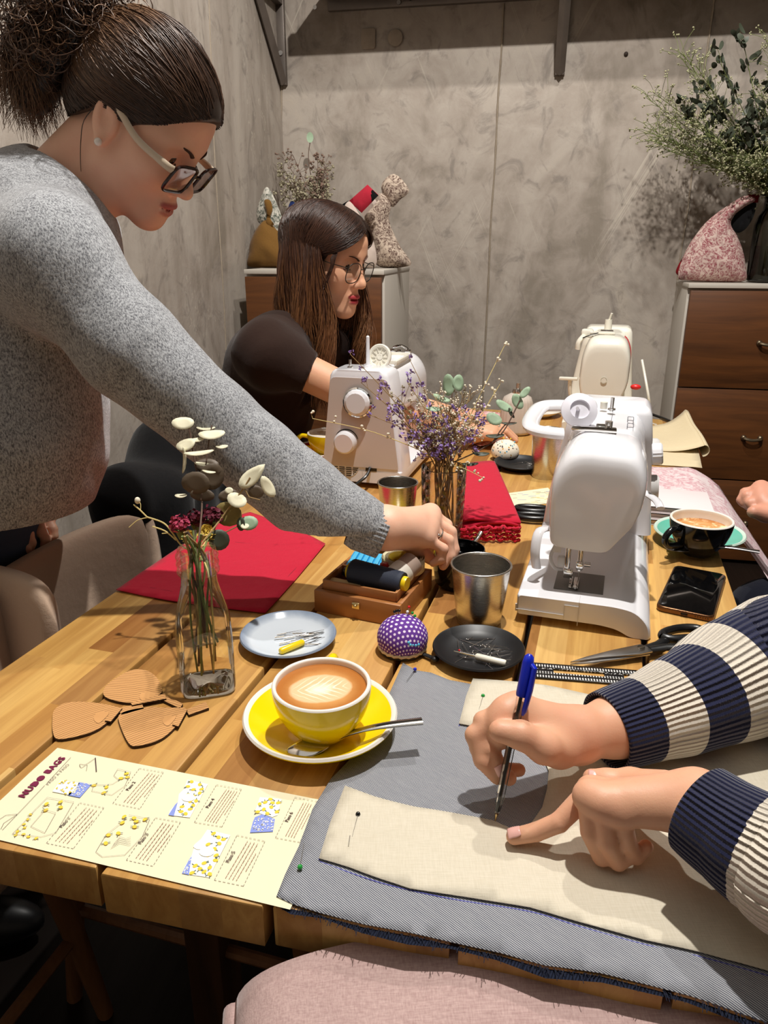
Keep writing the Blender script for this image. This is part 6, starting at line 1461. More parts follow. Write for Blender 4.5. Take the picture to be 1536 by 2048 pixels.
t = thing('dried_spray', 'grey-green leafy stem standing tallest in the bouquet on the left cabinet', 'dried flower', LN); m = MB(); m.tube(smoothpath([LN, PD(618, 330, 3.02), PD(620, 285, 3.02)], 6), .0016, 6); m.build('stem', m_stemdk, t, world=True); m = MB(); leafgeo(m, PD(620, 275, 3.01), (0, -1, .1), (0, 0, 1), .02, .014); m.build('leaf', m_leafgreen, t, world=True)

# --- beige tub-backed chairs pushed in along the left of the table
m_bg = cloth('beige_upholstery', lin(204, 178, 156), lin(190, 164, 144), 1200, .9, .2); m_lw = wood_plain('chair_leg_wood', lin(150, 104, 66), lin(112, 74, 44), .5, 2)
def chair(label, u, v, ztop, grp, turn=0.0, wide=.42):
    t = thing('dining_chair', label, 'chair', tab(u, v, 0), TROT + turn, grp)     # local x towards the table, y along it
    W_, N = wide, 28; half = W_ / 2
    def shell(a, b):
        th = b * 2 * PI                                        # section loop round the panel edge
        y = (a - .5) * W_; bulge = .045 * (1 - (2 * abs(a - .5)) ** 2.2); e = (1 - (2 * abs(a - .5)) ** 10) ** .5 if abs(a - .5) < .5 else 0
        zt = ztop - .05 * (1 - e); zb = .52 + .03 * (1 - e)
        cx, cz = (zt + zb) / 2, 0; hz = (zt - zb) / 2; c, s = math.cos(th), math.sin(th)
        z = cx + hz * (abs(s) ** .35) * (1 if s > 0 else -1); x = -bulge + .018 * e ** .5 * (abs(c) ** .6) * (1 if c > 0 else -1) - .06 * (ztop - z) * -.4
        return (x, y, z)
    m = MB(); m.grid(shell, N, 40); m.build('backrest', m_bg, t, angle=180)
    m = MB(); m.prism([(p[0] + .25, p[1]) for p in roundrect(.45, .34, .06)], .41, .475, bev=.018); m.build('seat', m_bg, t, angle=50)
    for x, y, dx, dy in ((.06, .14, -.05, .02), (.06, -.14, -.05, -.02), (.43, .14, .03, .02), (.43, -.14, .03, -.02)):
        m = MB(); m.tube([(x, y, .412), (x + dx, y + dy, 0)], [.021, .013], 12); m.build('leg', m_lw, t)
    m = MB(); m.tube([(.05, .15, .2), (.44, .15, .2)], .010, 8); m.tube([(.05, -.15, .2), (.44, -.15, .2)], .010, 8); m.tube([(.245, .15, .2), (.245, -.15, .2)], .010, 8); m.build('stretcher', m_lw, t)
    m = MB(); m.box((.0, .16, .47), (.03, .04, .12), bev=.006); m.box((.0, -.16, .47), (.03, .04, .12), bev=.006); m.build('back_bracket', m_lw, t)
    return t
chair('beige upholstered chair beside the red cloth, pushed in under the table', .895, -.785, .772, None)
chair('beige upholstered chair cut off by the left edge of the photo, turned towards the camera', .735, -.865, .790, None, -PI / 2, .37)
# black jacket over the next chair
ch3 = chair('beige chair under the black jacket, behind the milk bottle', 1.36, -.82, .77, None)
s = SDF(); 
for a, b, r1, r2 in (((-.03, -.2, .86), (-.03, .2, .86), .05, .05), ((-.04, -.18, .86), (-.06, -.20, .55), .06, .05), ((-.04, .18, .86), (-.06, .20, .55), .06, .05), ((-.05, 0, .84), (-.07, 0, .5), .10, .10), ((.02, -.12, .85), (.05, -.13, .62), .045, .04), ((.02, .12, .85), (.05, .13, .62), .045, .04), ((-.05, .0, .92), (-.05, .05, .96), .07, .05)): s.cone(a, b, r1, r2, .05)
v, F = s.mesh(.009); v[:, 2] -= .10; o = np_obj('black_jacket', v, F, cloth('black_wool', lin(13, 13, 14), lin(24, 24, 26), 900, .95)); o.location = tab(1.36, -.84, 0); o.rotation_euler = (0, 0, TROT); tag(o, 'black jacket bunched over a chair behind the milk bottle', 'jacket')
# ================================================================= people
m_skin1 = skin('fair_skin', lin(236, 188, 160), lip=lin(176, 92, 88)); m_skin2 = skin('warm_skin', lin(222, 170, 136), lip=lin(172, 58, 66)); m_skin3 = skin('tan_skin', lin(218, 166, 134), lip=lin(176, 92, 88)); m_skin4 = skin('ruddy_skin', lin(206, 150, 126), lip=lin(170, 90, 86))
m_nail = flat('nail', lin(232, 178, 168), .25); m_browc = flat('brow_brown', lin(70, 44, 32), .8)
m_eye = flat('eye_white', lin(226, 216, 206), .15); m_iris = flat('eye_iris', lin(52, 34, 24), .1)
def headM(pos, yaw, pitch, roll, s=1.0):
    return Matrix.Translation(pos) @ Euler((0, 0, R(yaw))).to_matrix().to_4x4() @ Euler((0, R(pitch), 0)).to_matrix().to_4x4() @ Euler((R(roll), 0, 0)).to_matrix().to_4x4() @ Matrix.Scale(s, 4)
def head_sdf(S, mouth_open=.0, zt=.076):
    S.ell((-.010, 0, .058), (.094, .073, zt), k=.02); S.ell((.044, 0, .052), (.052, .061, .056 * zt / .076), k=.03)
    S.ell((.044, 0, -.012), (.050, .060, .070), k=.03)
    for y in (1, -1):
        S.ell((.056, y * .037, -.016), (.032, .026, .030), k=.025); S.cone((.008, y * .047, -.052), (.074, y * .014, -.092), .020, .016, k=.03)
    S.ell((.083, 0, -.093), (.018, .020, .0165), k=.022); S.ell((.076, 0, -.060), (.028, .027, .026), k=.02)
    S.cone((.086, .010, .032), (.074, .042, .031), .010, .010, k=.016); S.cone((.086, -.010, .032), (.074, -.042, .031), .010, .010, k=.016)
    for y in (1, -1): S.ell((.098, y * .032, .013), (.017, .018, .012), k=.014, sub=True)
    S.cone((.091, 0, .022), (.110, 0, -.020), .0070, .0090, k=.012); S.ell((.1115, 0, -.0265), (.0110, .0105, .0095), k=.010)
    for y in (1, -1):
        S.ell((.0995, y * .0115, -.0305), (.0105, .0070, .0078), k=.007); S.ell((.1045, y * .0058, -.0385), (.0050, .0030, .0030), k=.003, sub=True)
        S.ell((.0735, y * .0320, .0125), (.0145, .0150, .0130), k=.006)
    S.ell((.0985, 0, -.0575), (.0105, .0215, .0060), k=.006); S.ell((.0968, 0, -.0690 - mouth_open * .4), (.0108, .0185, .0068), k=.006)
    S.ell((.108, 0, -.0632 - mouth_open * .2), (.016, .0200, .0010 + mouth_open * .5), k=.0022, sub=True)
    for y in (1, -1):
        S.ell((-.006, y * .0735, .004), (.0185, .0085, .0310), Euler((0, R(-12), R(-16 * y))), k=.006); S.ell((.001, y * .074, -.0255), (.0085, .0055, .0095), k=.006)
        S.ell((.0005, y * .0835, .002), (.0085, .0080, .0150), Euler((0, R(-10), 0)), k=.004, sub=True); S.ell((-.010, y * .0835, .012), (.0035, .0060, .0180), Euler((0, R(-14), 0)), k=.003, sub=True)
    return S
def lips_uv(vs, M4):
    """how much of the lip colour each skin point carries"""
    inv = np.array(M4.inverted()); l = vs @ inv[:3, :3].T + inv[:3, 3]
    e = np.minimum(SDF.one(('e', np.array((.0985, 0, -.0575)), np.array((.0105, .0215, .0060)), np.eye(3), 0, 0, 0), l), SDF.one(('e', np.array((.0968, 0, -.0690)), np.array((.0108, .0185, .0068)), np.eye(3), 0, 0, 0), l))
    w = np.clip((.0024 - e) / .0018, 0, 1) * np.clip((l[:, 0] - .0865) / .004, 0, 1); return np.stack([w, np.zeros_like(w)], 1)
def hand_sdf(S, wrist, rw, mcps, fingers, thumb, rf=(.0092, .0086, .0078, .0066), palm=.0125, kp=.016, kf=.0035, rt=(.0165, .0130, .0102, .0082)):
    """fingers: four joint chains starting at each knuckle; every finger stays apart"""
    w = Vector(wrist)
    for i, p in enumerate(mcps):
        S.cone(w, p, rw if i in (1, 2) else rw * .85, palm * (1.0 if i < 3 else .88), k=kp)
    for i in range(3): S.cone(mcps[i], mcps[i + 1], palm * .95, palm * .92, k=.010)
    for i, ch in enumerate(fingers):
        f = [.98, 1.02, .98, .86][i]; pts = [mcps[i]] + list(ch); rr = [rf[min(j, 3)] * f for j in range(len(pts))]; rr[0] *= 1.12
        for j in range(len(pts) - 1): S.cone(pts[j], pts[j + 1], rr[j], rr[j + 1], k=kf)
    for j in range(len(thumb) - 1):
        a, b = thumb[j], thumb[j + 1]; r = rt[min(j, 3)]; r2 = rt[min(j + 1, 3)]
        S.cone(a, b, r, r2, k=.012 if j == 0 else .005)
def nail(par, tip, back, up, r=.0052, rad=.0070):
    t, b = Vector(tip), Vector(back); d = (t - b).normalized(); u = Vector(up); u = (u - d * u.dot(d)).normalized(); s = d.cross(u); c = t - d * .0015
    m = MB()
    def f(a, q):
        x = (a - .5) * 2; y = (q - .5) * 2; sc = 1 - .25 * max(0, -x) ** 3; ang = y * .75 * sc
        return c + d * (x * r * 1.1) + s * (math.sin(ang) * rad * .98) + u * (math.cos(ang) * (rad + .0004 - .0016 * max(0, x) ** 2))
    m.grid(f, 8, 8); return m.build('fingernail', m_nail, par, world=True, solid=-.0004, angle=180)
def glasses(par, M4, fw, fh, mat_f, mat_t, mat_l, thick, sq=4.0, xoff=.108, tilt=0.0, zc=.004, ew=None, tflat=.9):
    """two rims, bridge, temples, lenses on the head"""
    g = thing('eyeglasses', None, None); g.parent = par; del_keys(g)
    inv = world_matrix(par).inverted(); g.matrix_local = inv @ M4
    ctr = {}
    for y in (1, -1):
        c = Vector((xoff - .004, y * (fw / 2 + .0085), zc)); n = 44; ang = -y * R(7); pts = []
        for i in range(n + 1):
            a = 2 * PI * i / n; ca, sa = math.cos(a), math.sin(a); rr = (abs(ca) ** sq + abs(sa) ** sq) ** (-1 / sq)
            ly, lz = ca * rr * fw / 2, sa * rr * fh / 2; lx = -lz * math.tan(tilt) * -1 - abs(ly + y * fw / 2) * math.tan(R(7)); pts.append(c + Vector((lx, ly, lz)))
        m = MB(); m.tube(pts, thick, 8, cap=False); m.build('rim', mat_f, g)
        m = MB(); m.add([c + Vector((-.002, 0, 0))] + pts[:-1], [(0, 1 + i, 1 + (i + 1) % n) for i in range(n)]); m.build('lens', mat_l, g, angle=180)
        e = c + Vector((-(fw) * math.tan(R(7)), y * fw / 2, fh * .28)); m = MB(); tw = thick * 1.25
        m.tube(smoothpath([e, e + Vector((-.012, y * .006, .000)), Vector((.045, y * .0735, zc + fh * .28 + .002)), Vector((.0, y * .0775, .028)), Vector((-.02, y * .077, .018))], 6), [tw * .85] * 8 + [tw * .75] * 30, 8, flat=tflat); m.build('temple', mat_t, g)
    m = MB(); m.tube(smoothpath([(xoff - .004, .0085, zc + fh * .18), (xoff + .001, 0, zc + fh * .24), (xoff - .004, -.0085, zc + fh * .18)], 5), thick, 8); m.build('bridge', mat_f, g)
    return g
def del_keys(o):
    for k in ('label', 'category', 'group'):
        if k in o: del o[k]
def eyes(par, M4, look):
    for y in (1, -1):
        c = M4 @ Vector((.0745, y * .0320, .0104)); d = (M4.to_3x3() @ Vector(look)).normalized()
        m = MB(); rot = d.to_track_quat('Z', 'Y').to_matrix().to_4x4(); r = .0140 * M4.to_scale()[0]
        m.lathe([(max(1e-5, r * math.sin(a * PI / 24)), r * math.cos(a * PI / 24)) for a in range(9)], 24, 1, Matrix.Translation(c) @ rot); 
        m.lathe([(max(1e-5, r * math.sin(a * PI / 24)), r * math.cos(a * PI / 24)) for a in range(8, 25)], 24, 0, Matrix.Translation(c) @ rot)
        m.build('eye', [m_eye, m_iris], par, world=True, angle=180)
def lashes(par, M4, z0=.006):
    for y in (1, -1):
        m = MB(); P = [M4 @ Vector((.0745 + .0158 * math.cos(a), y * .0320 + .0158 * math.sin(a), z0 - .002 * math.cos(a))) for a in [(-1.05 + 2.1 * i / 12) for i in range(13)]]
        m.tube(P, .0009, 5); 
        for i in range(13): m.tube([P[i], P[i] + (M4.to_3x3() @ Vector((.005, y * (.004 if i > 6 else -.004) * abs(i - 6) / 6, -.0028)))], [.0004, .0001], 4)
        m.build('eyelashes', m_browc, par, world=True)
def brows(par, M4, lift=0.0):
    for y in (1, -1):
        m = MB(); P = smoothpath([M4 @ Vector(p) for p in ((.1000, y * .012, .026 + lift), (.0985, y * .024, .0325 + lift), (.0880, y * .040, .0345 + lift), (.0735, y * .052, .0285 + lift))], 6)
        n = len(P); m.tube(P, [.0032 * (1 - .65 * i / n) for i in range(n)], 8, flat=.45); m.build('eyebrow', m_browc, par, world=True)
def radial(d, c=Vector((-.010, 0, .055)), r=(.106, .085, .090)): # hair shell radius along a direction from its centre
    return 1 / math.sqrt((d.x / r[0]) ** 2 + (d.y / r[1]) ** 2 + (d.z / r[2]) ** 2)
def strand_mesh(paths, r, n=4, taper=True):
    """many thin strands in one mesh, u along V for tone variation"""
    V = []; F = []; UV = []; off = 0
    for q, P in enumerate(paths):
        P = np.array([tuple(p) for p in P]); k = len(P); T = np.gradient(P, axis=0); T /= np.maximum(np.linalg.norm(T, axis=1), 1e-9)[:, None]
        ref = np.where(np.abs(T[:, 2:3]) < .9, np.array([[0, 0, 1.]]), np.array([[1., 0, 0]])); X = np.cross(T, ref); X /= np.maximum(np.linalg.norm(X, axis=1), 1e-9)[:, None]; Y = np.cross(T, X)
        rr = (r[q] if hasattr(r, '__len__') else r) * (1 - .75 * (np.linspace(0, 1, k) ** 3) if taper else np.ones(k))
        A = np.linspace(0, 2 * PI, n, endpoint=False); ring = P[:, None, :] + rr[:, None, None] * (np.cos(A)[None, :, None] * X[:, None, :] + np.sin(A)[None, :, None] * Y[:, None, :])
        V.append(ring.reshape(-1, 3)); i = np.arange(k - 1)[:, None] * n; j = np.arange(n)[None, :]; j2 = (j + 1) % n
        F.append(np.stack([i + j, i + j2, i + n + j2, i + n + j], -1).reshape(-1, 4) + off); uv = np.stack([np.repeat(np.full(k, (q * .61803) % 1), n), np.repeat(np.linspace(0, 1, k), n)], 1); UV.append(uv); off += k * n
    return np.concatenate(V), np.concatenate(F), np.concatenate(UV)
def hair_material(name, root, mid, tip, rough=.36):
    t = NT(name); u = t.co(True); x, y, z = t.sep(u); n = t.noise(t.mp(u, (60, 2, 1)), 1, 2)
    f = t.math('ADD', t.math('MULTIPLY', y, .8), t.math('MULTIPLY_ADD', x, .35, t.math('MULTIPLY', n, .25)))
    t.P(Base_Color=t.ramp(f, [(.2, root), (.7, mid), (1.25 / 1.4, tip)]), Roughness=rough, Specular_IOR_Level=.5); return t.m
def tubesleeve(path, rad, uvs=1.0, wr=.0, nr=72, seed=0, flat=1.0):
    P = smoothpath(path, 10); k = len(P); rs = []; segs = len(path) - 1
    for i in range(k): s = i / 10; j = min(int(s), segs - 1); t = s - j; rs.append(rad[j] * (1 - t) + rad[j + 1] * t)
    L = [0]; 
    for i in range(1, k): L.append(L[-1] + (P[i] - P[i - 1]).length)
    m = MB(); X = None; vs = []; uv = []; fs = []
    for i, p in enumerate(P):
        t = (P[min(i + 1, k - 1)] - P[max(i - 1, 0)]).normalized(); x = t.cross(Vector((0, 0, 1))).normalized() if X is None else (X - t * X.dot(t)).normalized(); X = x; y = t.cross(x)
        for j in range(nr + 1):
            a = 2 * PI * j / nr; r = rs[i] * (1 + wr * math.sin(L[i] * 85 + 1.7 * math.sin(a * 2 + seed) + seed) * min(1, L[i] * 12) + wr * .8 * mn.noise((math.cos(a) * 1.5 + seed, math.sin(a) * 1.5, L[i] * 14)))
            vs.append(p + x * math.cos(a) * r + y * math.sin(a) * r * flat); uv.append((j / nr, L[i]))
    for i in range(k - 1):
        for j in range(nr): fs.append((i * (nr + 1) + j, i * (nr + 1) + j + 1, (i + 1) * (nr + 1) + j + 1, (i + 1) * (nr + 1) + j))
    m.add(vs, fs, 0, None, uv); return m

# ---------------------------------------------------------------- the standing woman in grey
W1 = thing('person', 'woman in grey knit sweater leaning over the table reaching into the black pot', 'person', tab(1.05, -.95, 0))
M1 = headM((-.3465, 1.1581, 1.3797), -12, 40, 4, .93)
S1 = SDF(); head_sdf(S1); S1.xform(M1)
nb = PD(88, 420, 1.10)
S1.cone(M1 @ Vector((-.022, 0, -.020)), nb, .052, .058, k=.03); S1.cone(M1 @ Vector((.020, 0, -.055)), PD(130, 440, 1.06), .030, .040, k=.03)
sh = PD(105, 520, .93); el = PD(428, 848, .975); wr_ = PD(768, 1056, 1.0)
S1.cone(nb, sh, .05, .045, k=.03); S1.cone(sh, el, .040, .034, k=.02); S1.cone(el, PD(605, 976, .99), .034, .030, k=.02); S1.cone(PD(605, 976, .99), wr_, .030, .0235, k=.02)
mc = [PD(861, 1027, 1.075), PD(858, 1041, 1.060), PD(854, 1058, 1.045), PD(850, 1076, 1.032)]
hand_sdf(S1, PD(775, 1056, .998), .0245, mc, [[PD(893, 1050, 1.085), PD(900, 1085, 1.085), PD(898, 1108, 1.085)], [PD(901, 1064, 1.072), PD(908, 1100, 1.072), PD(904, 1122, 1.070)], [PD(896, 1081, 1.055), PD(900, 1112, 1.056), PD(886, 1132, 1.056)], [PD(886, 1098, 1.038), PD(882, 1118, 1.042), PD(866, 1126, 1.046)]], [PD(800, 1072, 1.02), PD(826, 1090, 1.05), PD(845, 1106, 1.062), PD(862, 1119, 1.066)], palm=.0135)
# the left arm hangs behind
lsh = PD(150, 470, 1.20); lel = PD(-30, 800, 1.28); lw = PD(40, 1000, 1.25)
S1.cone(nb, lsh, .05, .045, k=.03); S1.cone(lsh, lel, .04, .034, k=.02); S1.cone(lel, lw, .034, .024, k=.02)
hand_sdf(S1, lw, .024, [PD(38, 1040, 1.22), PD(56, 1038, 1.225), PD(76, 1036, 1.235), PD(94, 1034, 1.245)], [[PD(36, 1072, 1.2), PD(46, 1092, 1.19), PD(56, 1100, 1.19)], [PD(56, 1068, 1.2), PD(62, 1086, 1.2), PD(60, 1098, 1.2)], [PD(82, 1064, 1.22), PD(92, 1078, 1.22), PD(88, 1090, 1.22)], [PD(106, 1058, 1.235), PD(108, 1072, 1.235), PD(98, 1086, 1.235)]], [PD(28, 1020, 1.23), PD(22, 1048, 1.2), PD(24, 1066, 1.19)], palm=.014)
v, F = S1.mesh(.0024); b1 = np_obj('body', v, F, m_skin1, W1, attr=lips_uv(v, M1))
eyes(W1, M1, (.75, 0, -.66)); lashes(W1, M1); brows(W1, M1)
g1 = glasses(W1, M1, .054, .046, flat('tortoise_frame', lin(44, 24, 18), .15, noise=(120, .7)), flat('cream_temple', lin(206, 188, 164), .3), thin_glass('pinkish_lens', (.86, .74, .72), (.5, .4, .4), 1.6), .0024, 5.0, .118, R(8), zc=-.004, tflat=2.3)
m = MB(); m.ball(M1 @ Vector((.004, -.0825, -.028)), .0052, 0, None, 18, 12); o = m.build('pearl_earring', flat('pearl', lin(236, 226, 214), .12, Coat_Weight=.6), W1, world=True); o['label'] = 'round pearl stud earring'
d = (PD(896, 1081, 1.055) - mc[2]); c = mc[2] + d * .55; dn = d.normalized(); xx = dn.orthogonal().normalized(); yy = dn.cross(xx)
m = MB(); m.tube([c + (xx * math.cos(2 * PI * i / 24) + yy * math.sin(2 * PI * i / 24)) * .0104 for i in range(25)], .0011, 8, cap=False); m.ball(c + (EYE - c).normalized() * .0112, .0026, 0, None, 8, 6); o = m.build('silver_ring', m_spoon, W1, world=True)
# sweater
m_gk = knit('grey_marl_knit', lin(80, 81, 86), lin(190, 192, 195), sc=560)
SW = SDF(); SW.cone(PD(50, 520, 1.06), PD(20, 880, 1.08), .135, .125, k=.06); SW.cone(PD(20, 880, 1.08), PD(0, 1000, 1.10), .123, .122, k=.05)
SW.cone(PD(85, 450, 1.05), sh, .068, .070, k=.05); SW.cone(PD(85, 450, 1.05), lsh, .068, .066, k=.05); SW.cone(nb + Vector((0, 0, .012)), PD(40, 500, 1.08), .072, .11, k=.05)
SW.cone(sh, PD(265, 700, .945), .073, .060, k=.04); SW.cone(PD(265, 700, .945), PD(350, 778, .96), .0600, .0535, k=.03); SW.cone(PD(350, 778, .96), PD(430, 845, .975), .0535, .051, k=.03); SW.cone(PD(430, 845, .975), PD(520, 919, .983), .051, .0505, k=.03); SW.cone(PD(520, 919, .983), PD(605, 988, .99), .0500, .0480, k=.03); SW.cone(PD(605, 988, .99), PD(690, 1034, .996), .0480, .0410, k=.03); SW.cone(PD(690, 1034, .996), PD(776, 1068, 1.0), .0410, .0325, k=.02)
SW.cone(lsh, lel, .06, .05, k=.03); SW.cone(lel, lw, .05, .04, k=.02)
# collar hollow round the neck
SW.cone(nb + (M1 @ Vector((0, 0, 0)) - nb) * .18, M1 @ Vector((-.015, 0, -.03)), .064, .075, k=.012, sub=True)
cut_o = PD(763, 1064, 1.0); cut_n = (cut_o - PD(690, 1036, .996)).normalized(); hem_z = PD(100, 1024, 1.08).z
co_, cn_ = np.array(cut_o), np.array(cut_n)
def sw_extra(P, val):
    near = np.linalg.norm(P - co_, axis=1) < .09
    pl = (P - co_) @ cn_; val = np.where(near, np.maximum(val, pl), val); val = np.maximum(val, hem_z - P[:, 2] + .02 * (P[:, 0] + .5))
    # soft folds across the sleeve and body
    w = np.sin(P[:, 0] * 60 + P[:, 2] * 48 + 2 * np.sin(P[:, 1] * 30)) * np.sin(P[:, 0] * 17 - P[:, 2] * 29 + 1) * .0016
    return val + w
v, F = SW.mesh(.0042, sw_extra); np_obj('sweater', v, F, m_gk, W1)
# ribbed cuff
cx = cut_n.cross(Vector((0, 0, 1))).normalized(); cy = cut_n.cross(cx); m = MB(); n = 220
def cuff(a, b):
    th = 2 * PI * a; rib = 1 + .018 * math.sin(th * 36); r = .0362 * rib * (.90 + .10 * min(1, b * 4)) * (1 - .02 * b); q = cut_o + cut_n * (-.042 + .047 * b) + cx * math.cos(th) * r + cy * math.sin(th) * r
    return q
m.grid(cuff, n, 8); m.grid(lambda a, b: Vector(cuff(a, 1)) * (1 - b) + (cut_o + cut_n * .003 + (Vector(cuff(a, 1)) - cut_o) * .72) * b, n, 3); m.build('ribbed_cuff', m_gk, W1, world=True, angle=180)
# jeans
m_jean = jeans('mid_blue_jeans', lin(34, 44, 64), lin(70, 84, 108), R(30), .002)
SJ = SDF(); hipc = PD(-95, 1030, 1.20); SJ.cone(hipc + Vector((0, 0, .02)), hipc + Vector((-.02, .01, -.14)), .135, .15, k=.05)
for dy, dx in ((-.09, .02), (.10, -.02)):
    SJ.cone(hipc + Vector((-.02 + dx, dy, -.14)), Vector((hipc.x - .06, hipc.y + dy, .48)), .092, .062, k=.03); SJ.cone(Vector((hipc.x - .06, hipc.y + dy, .48)), Vector((hipc.x - .09, hipc.y + dy, .09)), .062, .045, k=.02)
v, F = SJ.mesh(.008, lambda P, val: val + .002 * np.sin(P[:, 2] * 70 + P[:, 1] * 20)); np_obj('jeans', v, F, m_jean, W1)
for dy in (-.09, .10):
    m = MB(); m.ball((hipc.x - .03, hipc.y + dy, .045), .05, 0, None, 20, 12, (2.0, .85, .9)); m.build('shoe', m_blk, W1, world=True)
# hair: smooth cap swept back, pinned up in loose curls
m_h1 = hair_material('brown_hair', lin(36, 24, 18), lin(86, 61, 45), lin(126, 95, 70))
HX = [-.12, -.09, -.06, -.035, -.018, .0, .014, .020, .034, .062, .086, .105]; HZ = [-.045, -.055, -.03, -.004, .030, .034, .014, .008, .024, .046, .072, .092]
def shellsdf(): return SDF().ell((-.012, 0, .060), (.105, .0835, .0890), k=.02).ell((.046, 0, .056), (.0550, .0665, .0610), k=.03).ell((-.05, 0, .0), (.06, .066, .065), k=.04)
SH = shellsdf(); SHL = shellsdf()
def shell_fit(S, C, dirs, lo=.05, hi=.16):
    """distance from C to the shell along each direction"""
    D = np.array([tuple(d) for d in dirs]); c = np.array(tuple(C)); a = np.full(len(D), lo); b = np.full(len(D), hi)
    for _ in range(22):
        m_ = (a + b) / 2; ins = S.ev(c + D * m_[:, None]) < 0; a = np.where(ins, m_, a); b = np.where(ins, b, m_)
    return a
I1 = np.array(M1.inverted())
def hx(HX, HZ, I, sides=None):
    def f(P, val):
        l = P @ I[:3, :3].T + I[:3, 3]; zh = np.interp(l[:, 0], HX, HZ); return np.maximum(val, (zh - l[:, 2]) * .75)
    return f
SH.xform(M1); v, F = SH.mesh(.004, hx(HX, HZ, I1)); uv = np.zeros((len(v), 2)); uv[:, 1] = .15
hr = np_obj('hair', v, F, m_h1, W1, attr=uv)
q = random.Random(4); C0 = Vector((-.012, 0, .058)); bun = Vector((-.130, -.014, .070)); dirs = []; meta = []
for i in range(4200):
    x = q.uniform(-.112, .100) if i % 3 else q.uniform(0, .1); z = float(np.interp(x, HX, HZ)) + (q.uniform(0, .010) if q.random() < .5 else q.uniform(0, .085)); ys = -1 if q.random() < .7 else 1
    rem = 1 - ((x - .0) / .108) ** 2 - ((z - .058) / .096) ** 2 * (1 if z > .058 else .3)
    if rem <= 0.001: continue
    d0 = (Vector((x, ys * .082 * math.sqrt(rem), z)) - C0).normalized(); d1 = (bun + Vector((0, q.uniform(-.02, .02), q.uniform(-.03, .03))) - C0).normalized(); ax = d0.cross(d1)
    if ax.length < 1e-3: continue
    ang = d0.angle(d1); meta.append((q.uniform(.0, .0045), q.uniform(-1, 1) * .003, i))
    for k in range(13): dirs.append(Quaternion(ax, ang * k / 12) @ d0)
rr_ = shell_fit(SHL, C0, dirs).reshape(-1, 13); paths = []
for j, (lf_, wob, i) in enumerate(meta):
    paths.append([M1 @ (C0 + dirs[j * 13 + k] * (rr_[j, k] + .0004 + lf_ * math.sin(PI * k / 12) + .0009 * math.sin(k * .8 + i)) + Vector((0, 0, wob * math.sin(PI * k / 12)))) for k in range(13)])
v, F, uv = strand_mesh(paths, [q.uniform(.0003, .0009) for _ in paths]); np_obj('swept_strands', v, F, m_h1, hr, attr=uv)
paths = []
for i in range(1500):     # curls
    c = bun + Vector((q.gauss(-.020, .028), q.gauss(-.02, .034), q.gauss(-.005, .042))); ax = Vector((q.gauss(0, 1), q.gauss(0, 1), q.gauss(0, 1))).normalized(); u = ax.orthogonal().normalized(); w = ax.cross(u); r = q.uniform(.010, .028); turns = q.uniform(.6, 1.4); ph = q.uniform(0, 6.28); dr = q.uniform(-.03, .03)
    paths.append([M1 @ (c + u * math.cos(ph + turns * 6.28 * k / 15) * r * (1 - .02 * k) + w * math.sin(ph + turns * 6.28 * k / 15) * r + ax * dr * k / 15) for k in range(16)])
for i in range(1100):     # loose locks hanging from the knot towards the nape
    a = bun + Vector((q.uniform(-.03, .03), q.uniform(-.05, .02), q.uniform(-.02, .04))); b = Vector((-.150 + q.uniform(-.045, .045), q.uniform(-.07, .02), -.070 + q.uniform(-.05, .04))); r = q.uniform(.004, .012); ph = q.uniform(0, 6)
    paths.append([M1 @ (a.lerp(b, k / 15) + Vector((-.030 * math.sin(PI * k / 15) + r * (.5 + k / 15) * math.cos(ph + k * .62), r * (.5 + k / 15) * math.sin(ph + k * .62), .25 * r * math.sin(ph + k)))) for k in range(16)])
v, F, uv = strand_mesh(paths, [q.uniform(.0004, .0011) for _ in paths], 4); np_obj('curly_bun', v, F, m_h1, hr, attr=uv)
SB = SDF(); SB.ell(M1 @ (bun + Vector((-.004, -.012, .0))), (.036, .040, .046), k=.02); SB.cone(M1 @ (bun + Vector((-.01, -.01, -.02))), M1 @ Vector((-.150, -.025, -.06)), .042, .030, k=.03); v, F = SB.mesh(.006); uv = np.zeros((len(v), 2)); np_obj('hair_knot', v, F, m_h1, hr, attr=uv)
paths = [[M1 @ Vector(p) for p in smoothpath([(-.022, -.080, .012), (-.030, -.078, -.02), (-.024, -.072, -.05), (-.012, -.068, -.078), (.0, -.064, -.10)], 4)]]
v, F, uv = strand_mesh(paths, .0007); np_obj('loose_lock', v, F, m_h1, hr, attr=uv)

